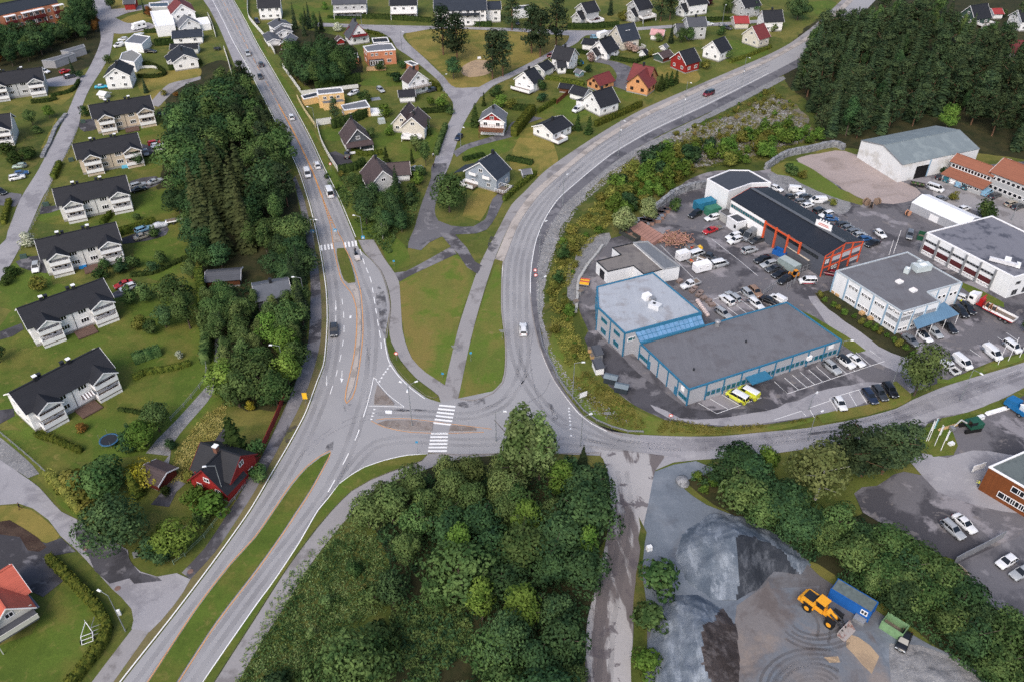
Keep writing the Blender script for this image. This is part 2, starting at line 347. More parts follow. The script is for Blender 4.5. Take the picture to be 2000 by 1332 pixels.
# foot and cycle path along the curve road
band('cycle_path',[(1680,-34),(1600,42),(1545,84),(1500,108),(1375,162),(1250,217),(1162,268),(1067,333),(1025,375),(1000,400),(975,445),(937,518),(900,625),(889,666),(869,752),(866,775)],[(1690,-30),(1620,40),(1560,82),(1500,118),(1375,173),(1250,232),(1162,285),(1095,338),(1037,388),(1000,433),(967,505),(937,598),(919,666),(896,773),(892,786)],.048,PATH)
band('kerb_strip',[(1680,-25),(1590,62),(1500,116),(1375,168),(1250,227),(1162,279),(1093,334),(1062,358),(1035,383),(1000,433),(967,507)],[(1690,-22),(1600,64),(1502,121),(1378,174),(1252,234),(1166,287),(1102,338),(1071,364),(1048,388),(1014,437),(984,512)],.05,CONC,h=.13,side=KERB)
band('footpath',[(700,470),(712,494),(730,511),(745,530),(755,553),(762,580),(764,605),(760,640),(764,668),(782,703),(812,738),(857,773),(862,790)],[(730,469),(750,505),(770,533),(779,550),(782,583),(786,645),(791,666),(805,701),(832,728),(870,753),(895,780)],.048,PATH)
A('grass',[(756,673),(764,670),(782,706),(812,740),(856,774),(848,778),(832,773),(805,752),(778,724),(763,700)],.05,GRASS,h=.14,side=KERB)
band('footpath',[(768,534),(792,531),(882,482)],[(781,551),(800,540),(892,497)],.046,WETPATH)
band('footpath',[(858,455),(880,482),(895,497),(912,523),(932,536)],[(888,458),(900,472),(912,485),(928,512),(942,520)],.047,WETPATH)
A('street',[(797,485),(810,445),(822,403),(842,348),(846,320),(872,320),(868,340),(855,383),(849,412),(856,432),(882,442),(925,443),(947,430),(962,390),(985,370),(1003,362),(985,390),(968,425),(950,450),(930,457),(888,459),(860,464),(838,475),(822,490)],.045,DARKROAD)
# residential streets
band('street',[(844,340),(850,310),(860,275),(872,250),(884,225),(884,200),(870,182),(857,160),(837,142),(800,112),(775,95),(762,75),(740,64)],[(868,345),(880,318),(890,287),(905,245),(920,217),(940,187),(945,172),(890,172),(868,152),(832,117),(797,85),(787,70),(800,58)],.042,STREET)
band('street',[(600,45),(637,46),(707,49),(750,50),(850,52),(1000,56),(1105,60),(1190,60),(1250,54),(1325,49),(1425,44),(1500,38)],[(600,53),(640,53),(700,56),(750,64),(790,66),(850,57),(1000,62),(1105,70),(1190,68),(1250,60),(1325,55),(1425,50),(1500,44)],.043,STREET)
band('street',[(925,177),(960,158),(1000,141),(1045,118),(1080,99),(1104,86),(1112,72),(1105,60)],[(940,190),(965,168),(1000,152),(1045,128),(1085,106),(1125,86),(1145,70),(1190,62)],.044,STREET)
band('street',[(885,298),(905,285),(960,268),(985,262),(1000,240),(1040,228)],[(892,308),(915,292),(970,276),(1000,268),(1012,250),(1060,232)],.041,DARKROAD)
band('street',[(1160,122),(1190,128),(1205,150),(1195,168)],[(1170,116),(1205,122),(1235,135),(1228,180)],.041,DARKROAD)
band('street',[(-60,470),(0,480),(15,453),(40,390),(75,333),(105,275),(130,225),(155,167),(175,132),(190,100),(197,75),(190,37),(182,20),(170,0),(160,-30)],[(-60,620),(0,550),(32,498),(60,440),(82,390),(102,355),(122,315),(152,252),(162,205),(175,175),(197,140),(215,107),(222,67),(222,40),(220,20),(205,0),(195,-30)],.046,STREET)
band('street',[(200,20),(240,17),(285,10),(340,-5)],[(220,38),(250,26),(285,19),(350,2)],.047,STREET)
A('parking_area',[(217,36),(250,46),(290,45),(300,55),(250,66),(222,66)],.04,STREET)
A('pavement',[(395,-10),(416,0),(437,40),(457,82),(478,122),(492,150),(478,150),(460,130),(448,102),(428,55),(410,20)],.047,STREET)
A('driveway',[(0,380),(42,380),(42,390),(30,405),(0,402)],.04,DARKROAD)
A('driveway',[(88,158),(130,148),(170,150),(150,165),(95,170)],.04,STREET)
for pts in([(255,355),(305,345),(318,356),(262,376)],[(235,468),(300,445),(325,440),(325,460),(240,478)],[(212,578),(240,562),(262,555),(245,580),(215,585)],[(80,405),(115,402),(118,410),(76,420)],[(30,512),(80,500),(95,515),(90,535),(60,530)],
            [(0,648),(42,632),(46,645),(0,664)],[(155,240),(185,232),(195,250),(165,258)],[(255,280),(300,288),(322,284),(318,300),(262,300)],[(0,800),(26,798),(28,812),(0,828)],[(655,297),(690,320),(655,325),(640,300)]):
    A('driveway',pts,.038,DAMPLOT,jag=.3)
# bottom-left side street, its gravel lay-by, and driveway of the red tiled cottage
A('street',[(-40,878),(0,896),(40,925),(75,950),(120,999),(150,1014),(180,1034),(215,1054),(250,1074),(252,1096),(275,1116),(307,1126),(345,1119),(372,1131),(292,1234),(257,1228),(261,1211),(257,1189),(237,1166),(220,1151),(187,1114),(150,1074),(118,1046),(95,1015),(65,993),(37,983),(0,986),(-40,980)],.047,STREET)
A('street',[(150,1018),(180,1034),(215,1056),(250,1076),(250,1096),(275,1118),(310,1128),(320,1135),(262,1140),(250,1128),(215,1140),(190,1110),(165,1075),(142,1045)],.051,DAMPLOT,jag=.6)
A('lay_by',[(-20,850),(20,870),(76,925),(55,934),(0,897),(-20,885)],.05,GRAVEL,jag=.3)
A('driveway',[(-30,1040),(40,1046),(90,1060),(120,1050),(148,1078),(100,1085),(100,1098),(135,1125),(85,1165),(30,1120),(-30,1100)],.04,DAMPLOT,jag=.3)
A('soil_bed',[(-20,1020),(20,1014),(45,1030),(75,1050),(95,1066),(75,1078),(55,1075),(35,1050),(0,1042),(-20,1045)],.05,SOIL,jag=.5)
band('gravel_track',[(330,890),(285,885),(305,860),(345,820),(390,770),(412,745),(420,680),(412,600)],[(300,925),(330,905),(335,870),(370,825),(405,785),(425,755),(432,680),(428,600)],.036,GRAVEL)
band('driveway',[(295,985),(330,945),(385,905),(420,860),(440,830)],[(330,990),(345,960),(372,935),(440,870),(460,835)],.037,DAMPLOT)
band('gravel_track',[(290,205),(330,165),(370,155),(392,150)],[(310,210),(340,180),(372,162),(392,156)],.036,PATH)
# ---------------------------------------------------------------- industrial yards
A('yard',[(1130,600),(1135,530),(1165,478),(1230,455),(1290,405),(1340,355),(1395,335),(1480,335),(1545,320),(1650,300),(1800,330),(2200,330),(2300,700),(2000,690),(1850,742),(1750,778),(1690,800),(1600,812),(1500,828),(1400,833),(1300,818),(1240,792),(1180,742),(1155,690),(1150,650)],.03,LOT)
A('yard',[(1150,650),(1205,690),(1250,730),(1340,795),(1420,800),(1500,800),(1480,828),(1400,833),(1300,818),(1240,792),(1180,742),(1158,700)],.036,DAMPLOT,jag=.8)
A('yard',[(1270,790),(1330,815),(1420,815),(1540,790),(1600,765),(1700,745),(1740,750),(1680,790),(1600,808),(1500,826),(1400,831),(1310,818)],.040,STREET,jag=.6)
A('yard',[(1580,580),(1640,590),(1700,640),(1790,700),(1770,730),(1700,700),(1640,655)],.040,STREET,jag=.6)
A('gravel_yard',[(1555,312),(1600,302),(1650,296),(1720,333),(1762,355),(1800,378),(1780,392),(1745,400),(1690,392),(1625,357),(1587,335)],.036,PINK,jag=.8)
A('gravel_yard',[(1500,340),(1560,345),(1620,375),(1660,395),(1650,420),(1590,405),(1540,380)],.036,GRAVEL,jag=.8)
A('wild_ground',[(1500,335),(1550,315),(1590,335),(1630,362),(1690,395),(1680,402),(1610,380),(1540,345)],.04,MEADOW,jag=1)
A('yard',[(1840,340),(1960,372),(2150,430),(2150,560),(1990,450),(1930,420),(1830,390)],.038,PATH,jag=.5)
A('grass_strip',[(1130,660),(1120,700),(1170,760),(1240,800),(1300,824),(1400,838),(1500,833),(1595,815),(1596,822),(1500,842),(1400,850),(1290,850),(1200,838),(1130,790),(1090,735),(1070,680),(1090,640)],.05,MEADOW,jag=.6)
A('grass_strip',[(1596,812),(1640,800),(1700,788),(1735,770),(1738,748),(1752,746),(1780,770),(1780,780),(1745,797),(1670,815),(1605,826)],.05,MEADOW,jag=.4)
A('grass_strip',[(1830,738),(1850,742),(1920,716),(2000,690),(2150,640),(2150,655),(2000,702),(1860,750),(1830,748)],.05,MEADOW,jag=.4)
A('grass_strip',[(1565,606),(1590,620),(1650,655),(1690,685),(1670,692),(1640,670)],.05,LAWN,jag=.3)
A('grass_strip',[(1880,553),(1960,592),(1962,602),(1920,590),(1878,562)],.05,LAWN,jag=.3)
A('soil_bed',[(1592,575),(1625,568),(1680,605),(1760,655),(1790,680),(1790,700),(1740,690),(1680,650),(1620,605)],.045,FLOOR,jag=.5)
A('gravel_slope',[(1160,338),(1240,292),(1380,224),(1500,160),(1530,150),(1535,155),(1400,225),(1262,295),(1175,350),(1130,400),(1100,440),(1085,480),(1062,560),(1060,620),(1075,680),(1110,735),(1170,780),(1250,815),(1285,838),(1230,840),(1150,810),(1100,755),(1066,690),(1048,600),(1045,520),(1060,460),(1100,395)],.045,GRAVEL,jag=.7)
A('gravel_slope',[(1150,470),(1190,455),(1180,480),(1140,530),(1128,590),(1112,590),(1108,530)],.044,GRAVEL,jag=1)
band('shoulder',CR[1:20],[(x+13,y+9)for i,(x,y)in enumerate(CR[1:20])],.05,DARKROAD)
A('gravel_slope',[(1230,300),(1330,255),(1440,225),(1520,190),(1590,270),(1480,300),(1360,330),(1280,330)],.04,ground('rocky_cutting',(118,112,104),[((106,100,50),.16,.47,.56,.9),((90,88,88),.5,.52,.6,.7),((86,96,44),.3,.56,.62,.8)],var=.25,fine=3,bump=.6),jag=2.5)
# lower right: quarry yard, grass, damp yard and car park
A('quarry_yard',[(1275,922),(1315,908),(1362,902),(1400,915),(1345,935),(1330,950),(1380,985),(1430,1005),(1500,1046),(1545,1071),(1600,1124),(1700,1184),(1785,1241),(1860,1279),(1915,1311),(1960,1400),(1240,1430),(1237,1200),(1255,1080),(1262,990)],.042,QUARRY,jag=.5)
A('quarry_yard',[(1480,1160),(1560,1140),(1620,1180),(1680,1260),(1740,1310),(1760,1420),(1360,1420),(1380,1270),(1420,1240)],.048,QUARRYB,jag=4)
A('quarry_yard',[(1655,1242),(1672,1234),(1700,1258),(1708,1275),(1700,1312),(1688,1300),(1672,1282),(1660,1262)],.053,SAND,jag=2)
A('quarry_yard',[(1612,1284),(1636,1280),(1640,1292),(1622,1290)],.053,SAND,jag=1)
A('quarry_yard',[(1740,1260),(1790,1255),(1860,1285),(1910,1320),(1920,1400),(1770,1400)],.052,GRAVEL,jag=1)
A('street',[(1765,842),(1810,824),(1790,850),(1800,885),(1850,895),(1900,880),(2000,890),(2150,900),(2150,1000),(1960,1000),(1830,960),(1800,930),(1770,895)],.044,STREET,jag=.4)
A('yard',[(1800,830),(1887,806),(1960,785),(2000,760),(2200,700),(2200,1300),(2030,1240),(1960,1190),(1880,1165),(1842,1119),(1870,1095),(1800,1079),(1745,1036),(1687,996),(1667,961),(1712,948),(1765,918),(1800,930),(1830,900)],.038,LOT,jag=.7)
A('car_park',[(1842,1119),(1862,1104),(1960,1062),(2150,1010),(2200,1300),(2030,1240),(1985,1214),(1937,1184),(1880,1164)],.046,DARKROAD,jag=.3)
A('grass_strip',[(1830,1082),(1862,1094),(1866,1104),(1842,1119),(1826,1100)],.046,LAWN,jag=.5)
A('grass_strip',[(1810,826),(1887,806),(1950,783),(2000,758),(2150,700),(2150,720),(2000,772),(1960,795),(1900,818),(1860,838),(1868,870),(1862,888),(1820,890),(1795,860)],.05,LAWN,jag=.4)
A('grass',[(1480,905),(1530,890),(1700,860),(1765,885),(1770,915),(1712,948),(1667,961),(1687,996),(1640,1020),(1560,1000),(1500,950)],.03,GRASS,jag=1)
A('grass_strip',[(1250,1010),(1262,1040),(1255,1110),(1262,1200),(1262,1330),(1262,1420),(1237,1420),(1237,1174),(1247,1099)],.07,WILD,jag=.6)
# ---------------------------------------------------------------- medians, islands
band('median',[(645,884),(627,893),(600,914),(570,949),(535,1000),(500,1050),(450,1105),(387,1187),(292,1331),(225,1430)],[(645,885),(641,893),(635,904),(605,958),(578,999),(550,1042),(500,1112),(422,1214),(347,1329),(285,1430)],.052,LAWN,h=.14,side=KERB)
A('median',[(658,487),(672,486),(684,513),(692,540),(694,553),(680,555),(672,548),(664,525)],.052,GRASS,h=.14,side=KERB)
A('traffic_island',[(648,444),(653,444),(667,473),(652,475)],.052,CONC,smooth=False,h=.14,side=KERB)
A('traffic_island',[(681,559),(694,556),(702,580),(706,633),(704,666),(699,716),(690,758),(680,780),(677,779),(680,758),(693,703),(698,640),(698,603),(691,574)],.052,CONC,h=.14,side=KERB)
A('traffic_island',[(736,828),(752,822),(800,821),(846,826),(844,842),(800,841),(762,836)],.064,COBBLE,h=.14,side=KERB)
A('traffic_island',[(880,831),(922,834),(931,838),(929,842),(877,842)],.064,COBBLE,smooth=False,h=.14,side=KERB)
A('traffic_island',[(737,752),(770,788),(769,791),(731,790),(732,773)],.064,COBBLE,smooth=False,h=.14,side=KERB)
# ---------------------------------------------------------------- kerbs and painted markings
b=MB()
kerb(b,[(700,470),(712,494),(728,510),(743,530),(753,553),(759,580),(762,605),(758,640),(755,662)],.2,.12,KERB)
kerb(b,[(984,514),(981,558),(981,608),(988,666),(988,716),(982,748),(963,768),(926,782),(897,780)],.2,.12,KERB)
kerb(b,[(836,884),(900,888),(975,886),(1082,886),(1170,884)],.2,.12,KERB)
kerb(b,[(1035,573),(1041,620),(1051,666),(1066,708),(1083,743),(1106,776),(1131,806),(1156,826),(1186,841),(1216,851)],.2,.12,KERB)
o=b.build('kerbs');o['kind']='structure'
b=MB();Z=.112
stripe(b,L1[1:],.22,Z,WHITE,off=-.35)
stripe(b,R1[1:10],.18,Z,WHITE,off=.4)
stripe(b,[(703,488),(712,517),(724,547),(733,598),(737,625),(744,665),(745,685)],.2,Z,WHITE,dash=(2.6,2))
stripe(b,[(836,885),(795,887),(750,897),(712,910),(685,925),(662,942),(639,971),(618,996),(580,1061),(535,1129),(498,1179),(393,1331),(330,1438)],.2,Z,WHITE,off=.3)
stripe(b,[(717,792),(706,826),(697,852),(685,877),(672,903),(657,932),(641,961),(630,980)],.2,Z,WHITE,dash=(3,4))
stripe(b,[(717,792),(724,765),(730,737),(736,742)],.16,Z,WHITE,smooth=False);stripe(b,[(730,737),(757,770),(790,795)],.13,Z,WHITE);stripe(b,[(720,793),(790,795)],.14,Z,WHITE)
stripe(b,[(668,585),(671,610),(672,650),(667,690),(662,712),(656,735),(648,760),(640,787)],.16,Z,WHITE,dash=(2.4,3))
stripe(b,[(753,662),(761,703),(776,728),(804,757),(832,778)],.18,Z,WHITE,off=-.3)
stripe(b,[(1500,144),(1375,207),(1275,254),(1200,297),(1157,330),(1125,357),(1090,388),(1063,428),(1045,472),(1036,522),(1034,573),(1039,620),(1049,666),(1063,708),(1080,743),(1103,777),(1128,808),(1153,828),(1184,844)],.18,Z+.004,WHITE,off=.25)
stripe(b,[(982,520),(981,558),(981,608),(988,666)],.12,Z,WHITE)
stripe(b,[(478,118),(500,160)],.15,Z,WHITE,dash=(2,2))
def quadpx(b,c,m,z=Z):b.poly([P(x,y,z)for x,y in c],m)
for(lx0,ly0,lx1,ly1,rx0,ry0,rx1,ry1)in((858,791,847,825,890,794,882,829),(842,846,836,880,876,846,873,880)):
    for k in range(6):
        t=k/5;l=(lx0+(lx1-lx0)*t,ly0+(ly1-ly0)*t);r=(rx0+(rx1-rx0)*t,ry0+(ry1-ry0)*t);h=1.7
        quadpx(b,[(l[0],l[1]-h),(l[0]-.6,l[1]+h),(r[0]-.6,r[1]+h),(r[0],r[1]-h)],WHITE)
for x,y in((628,485),(635,484),(642,483),(648.5,482),(675,479),(682,478),(689,477),(695.5,476)):
    quadpx(b,[(x-3,y-5),(x-1,y+5.5),(x+2.5,y+5),(x+.8,y-5.5)],WHITE)
for x,y,a in((741,745,1),(745,738,1),(749,731,1),(753,726,1),(757,720,1),(761,714,1),(730,799,2),(728,806,2),(726,812,2),(724,818,2),(1112,797,3),(1112,803,3),(1113,809,3),(1113.5,815,3),(1114,822,3),(1114.5,829,3),(1115,837,3),(1116,850,3)):
    quadpx(b,{1:[(x-2.5,y+1),(x+2,y+1),(x+1.5,y-3.5)],2:[(x-1,y-1.5),(x,y+1.8),(x+5,y)],3:[(x-3,y+1.2),(x+2,y+1.2),(x-1,y-2.2)]}[a],WHITE)
# lane arrows
for x,y,k in((656,628,1),(656,600,0),(638,745,1),(668,735,2)):
    quadpx(b,[(x-.5,y-12),(x-.9,y+2),(x+.5,y+2),(x+.5,y-12)],WHITE)
    quadpx(b,[(x-2,y+1),(x-.2,y+9),(x+2,y+1)]if k<2 else[(x-4,y+3),(x-1,y+12),(x+3,y+4)],WHITE)
quadpx(b,[(752,801),(766,801),(765,808),(753,807)],WHITE)
quadpx(b,[(683,617),(687,617),(686,622),(682,622)],WHITE)
# bicycle symbol on the left path
for cx,cy in((450,1007),(454,1014)):
    r=[P(cx+4*math.cos(t*math.pi/6),cy+3*math.sin(t*math.pi/6))for t in range(13)];stripe(b,r,.12,.066,WHITE,world=True,smooth=False)
# car park bays
def bays(lines,w=.12):
    for p in lines:stripe(b,p,w,Z-.02,WHITE,smooth=False)
bays([[(1364,787),(1400,808),(1487,777),(1480,770)],[(1387,779),(1423,800)],[(1410,771),(1445,792)],[(1432,765),(1466,785)]])
bays([[(1512,745),(1538,769),(1727,706),(1698,684)]]+[[(1532+15.5*k,738-5.5*k),(1560+15.6*k,762-5.3*k)]for k in range(10)])
bays([[(1590,815),(1580,797),(1620,783),(1620,778),(1730,746)],[(1620,778),(1635,803)],[(1658,768),(1673,793)],[(1677,762),(1693,788)],[(1512,820),(1565,803),(1574,813)]])
bays([[(1380,589),(1450,570)]]+[[(1389+13.5*k,587-4.2*k),(1415+13.5*k,606-4.2*k)]for k in range(6)]+[[(1421+17*k,602-4.2*k),(1449+17*k,623-4.2*k)]for k in range(5)])
bays([[(1840+18*k,707-8*k),(1862+18*k,722-8*k)]for k in range(8)])
bays([[(1290,480),(1310,500),(1355,545)],[(1390,468),(1450,515),(1480,540)]],.1)
o=b.build('white_road_markings');o['kind']='structure'
b=MB()
stripe(b,[(405,-50),(434,0),(467,62),(497,120),(520,162),(544,205)],.16,Z,ORANGE,dash=(6,3))
stripe(b,[(544,205),(575,262),(609,333),(630,388)],.45,Z,ORANGE)
stripe(b,[(630,390),(645,440),(650,473),(653,490),(660,523),(668,550),(687,575),(696,603),(697,633),(695,666),(690,703),(676,763),(674,780),(677,788)],.2,Z,ORANGE)
stripe(b,[(630,388),(652,440),(670,473),(673,484),(686,510),(696,538),(705,575),(709,633),(708,666),(702,716),(694,761),(688,777),(677,788)],.2,Z,ORANGE)
for k in range(10):
    t=k/9;x0,y0,x1,y1=631+13*t,394+42*t,632+19*t,393+43*t
    stripe(b,[(x0,y0),(x1+.5,y1+1.5)],.3,Z,ORANGE,smooth=False)
stripe(b,[(645,880),(626,890),(599,911),(568,946),(533,998),(498,1048),(448,1103),(385,1185),(289,1331),(222,1430)],.16,Z,ORANGE)
stripe(b,[(646,882),(643,893),(637,905),(607,960),(582,999),(552,1044),(502,1115),(424,1217),(350,1331),(288,1430)],.16,Z,ORANGE)
stripe(b,[(725,822),(750,834),(800,844),(880,846),(945,844)],.14,Z,ORANGE);stripe(b,[(735,820),(750,818),(800,818),(880,828),(960,838)],.14,Z,ORANGE)
o=b.build('orange_road_markings');o['kind']='structure'

# ---------------------------------------------------------------- tyre polish, worn lanes, seams and damp stains on the asphalt
n=NB('tyre_polish');n.set(lin((92,91,96)),.7);tr=n.t.nodes.new('ShaderNodeBsdfTransparent');mx=n.t.nodes.new('ShaderNodeMixShader')
n.link(n.ramp(n.noise(.12,3,.55),.36,.66,.04,.17),mx.inputs[0]);n.link(tr.outputs[0],mx.inputs[1]);n.link(n.b.outputs[0],mx.inputs[2]);n.link(mx.outputs[0],n.out.inputs[0]);TYREM=n.m
n=NB('damp_stain');n.set(lin((72,70,74)),.55);tr=n.t.nodes.new('ShaderNodeBsdfTransparent');mx=n.t.nodes.new('ShaderNodeMixShader')
n.link(n.ramp(n.noise(.4,6,.7),.44,.6,.0,.6),mx.inputs[0]);n.link(tr.outputs[0],mx.inputs[1]);n.link(n.b.outputs[0],mx.inputs[2]);n.link(mx.outputs[0],n.out.inputs[0]);STAIN=n.m
b=MB();zt=.106
for pts in([(425,0),(470,85),(520,165),(560,245),(597,333),(622,420),(641,500),(650,560),(655,620),(652,680),(640,745),(615,815),(585,880),(548,945),(500,1020),(430,1125),(340,1245),(270,1340)],
            [(445,0),(490,95),(540,180),(590,265),(625,340),(655,410),(682,480),(700,540),(720,590),(728,650),(726,700),(718,760),(700,820),(680,880),(645,950),(600,1015),(545,1085),(480,1170),(400,1280),(345,1360)],
            [(1500,140),(1375,200),(1275,247),(1200,290),(1150,322),(1110,355),(1075,400),(1045,450),(1026,510),(1022,570),(1022,640),(1025,690),(1015,740),(980,790),(920,812),(830,808),(740,804)],
            [(1500,127),(1375,186),(1275,232),(1190,277),(1120,332),(1080,370),(1050,402),(1020,450),(1000,520),(998,600),(1003,680),(1030,750),(1090,820),(1180,862),(1300,872),(1450,868),(1600,848),(1760,812),(2000,730)],
            [(1330,885),(1200,872),(1100,862),(1000,862),(900,864),(800,858),(735,868),(690,910),(640,985)],[(1215,920),(1225,1000),(1210,1100),(1190,1200),(1180,1340)],[(2000,720),(1850,775),(1700,825),(1500,858),(1330,866),(1200,850),(1120,800)]):
    for o_ in(-.85,.85):stripe(b,pts,.9,zt,TYREM,off=o_)
    zt+=.0006
for pts in([(575,905),(615,862),(650,835),(690,816),(740,806),(800,802)],[(600,890),(640,850),(690,826),(730,818)],[(1060,800),(1045,760),(1035,700),(1042,640)],[(940,800),(1000,770),(1040,720)],[(1000,800),(1060,770),(1075,740)],[(700,620),(720,700),(716,790)]):stripe(b,pts,.28,zt,TYREM);zt+=.0006
for a_,c_ in(((915,805),(917,885)),((1180,895),(1215,852)),((1270,880),(1262,852)),((925,795),(1010,792)),((1380,890),(1375,852)),((760,850),(905,846))):stripe(b,[a_,c_],.1,zt,TYREM);zt+=.0006
o=b.build('tyre_marks');o['kind']='structure'
for k,pts in enumerate(([(670,792),(685,788),(684,800),(676,804)],[(885,790),(920,782),(948,776),(945,790),(905,797)],[(640,868),(652,862),(648,878),(632,884)],[(1072,786),(1080,790),(1092,818),(1080,822)],[(1072,822),(1100,828),(1135,838),(1120,836)],[(760,800),(810,800),(840,802),(790,804)],[(560,830),(585,815),(572,850),(556,870)],[(1560,852),(1640,838),(1600,850)],[(1770,838),(1850,812),(1840,822),(1790,842)],[(960,460),(975,470),(965,500),(955,490)],[(740,560),(756,600),(752,660),(744,640),(736,590)])):A('damp_patch',pts,.1,STAIN,jag=.6)
n=NB('rut_soil');n.set(lin((88,82,80)),.9);tr=n.t.nodes.new('ShaderNodeBsdfTransparent');mx=n.t.nodes.new('ShaderNodeMixShader');n.link(n.ramp(n.noise(.1,2,.5),.36,.62,.05,.34),mx.inputs[0]);n.link(tr.outputs[0],mx.inputs[1]);n.link(n.b.outputs[0],mx.inputs[2]);n.link(mx.outputs[0],n.out.inputs[0]);RUT=n.m
b=MB();zt=.125
for k,(cx,cy,rr,a0,a1)in enumerate(((1590,1345,95,3.2,5.2),(1590,1345,80,3.1,5.4),(1585,1348,60,3.2,5.6),(1585,1348,48,3.1,5.8),(1600,1200,70,.8,2.6),(1600,1200,82,.9,2.4),(1520,1230,90,5.2,6.6))):
    for o_ in(-.9,.9):stripe(b,[P(cx+rr*math.cos(a0+(a1-a0)*t/12),cy+rr*.72*math.sin(a0+(a1-a0)*t/12))for t in range(13)],.45,zt,RUT,world=True,off=o_)
    zt+=.0006
o=b.build('wheel_ruts');o['kind']='structure'
# ---------------------------------------------------------------- building materials
def siding(rgb,ax=2,name=None):return lined('siding_%d_%d_%d'%rgb,rgb,ax,.16,.82,.7,.07)
def tiles(rgb):return lined('roof_tiles_%d_%d_%d'%rgb,rgb,2,.22,.55,.6,.14)
TRIM=plain('white_trim',(236,236,238),var=.05)
GLASS=plain('window_glass',(26,30,36),rough=.08,var=.3,spec=.6)
PLINTH=plain('grey_plinth',(150,148,146),var=.12)
DARKMETAL=plain('dark_metal',(40,42,46),rough=.5)
DECK=lined('deck_boards',(120,108,98),0,.14,.7,.8,.12)
DECKWOOD=lined('fresh_deck_boards',(190,156,112),0,.14,.7,.8,.1)
GREYSTEEL=plain('galvanised_steel',(150,152,156),rough=.45,metal=.4)
WINM={}
def window(parent,w,h,loc,rz,frame=TRIM,mull=1,pane=GLASS,tr=0):
    """window part with its pane as sub-part; local -y looks outwards"""
    key=(round(w,2),round(h,2),frame.name,mull,pane.name,tr)
    if key not in WINM:
        b=MB();t=.11
        for x in(-w/2+t/2,w/2-t/2):b.box((x,-.03,0),(t,.1,h),frame)
        for z in(-h/2+t/2,h/2-t/2):b.box((0,-.032,z),(w-2*t,.1,t),frame)
        for k in range(mull):b.box((-w/2+w*(k+1)/(mull+1),-.034,0),(.09,.1,h-2*t),frame)
        for k in range(tr):b.box((0,-.036,-h/2+h*(k+1)/(tr+1)),(w-2*t,.1,.07),frame)
        p=MB();p.poly([(-w/2+t*.6,-.022,-h/2+t*.6),(w/2-t*.6,-.022,-h/2+t*.6),(w/2-t*.6,-.022,h/2-t*.6),(-w/2+t*.6,-.022,h/2-t*.6)],pane)
        WINM[key]=(b.mesh('window'),p.mesh('pane'))
    o=link('window',WINM[key][0],parent,loc,rz);link('pane',WINM[key][1],o)
    return o
def faces_cam(c,n):return(Vector((0,0,CAM_H))-Vector(c)).dot(Vector((n[0],n[1],0)))/max(1,(Vector((0,0,CAM_H))-Vector(c)).length)>-.12
def facade(parent,o0,p,q,z,n,w,h,m0=1.0,m1=1.0,frame=TRIM,mull=1,pane=GLASS,tr=0,off=.0):
    """n windows along the wall from ground point p to q, outside on the right-hand side"""
    d=Vector((q[0]-p[0],q[1]-p[1],0));L=d.length;d/=L;nn=Vector((d.y,-d.x,0));rz=math.atan2(d.y,d.x)
    if not faces_cam((p[0],p[1],z),nn):return
    for k in range(n):
        s=m0+(L-m0-m1)*(k+.5)/n
        window(parent,w,h,Vector((p[0],p[1],z))+d*s+nn*off-o0,rz,frame,mull,pane,tr)
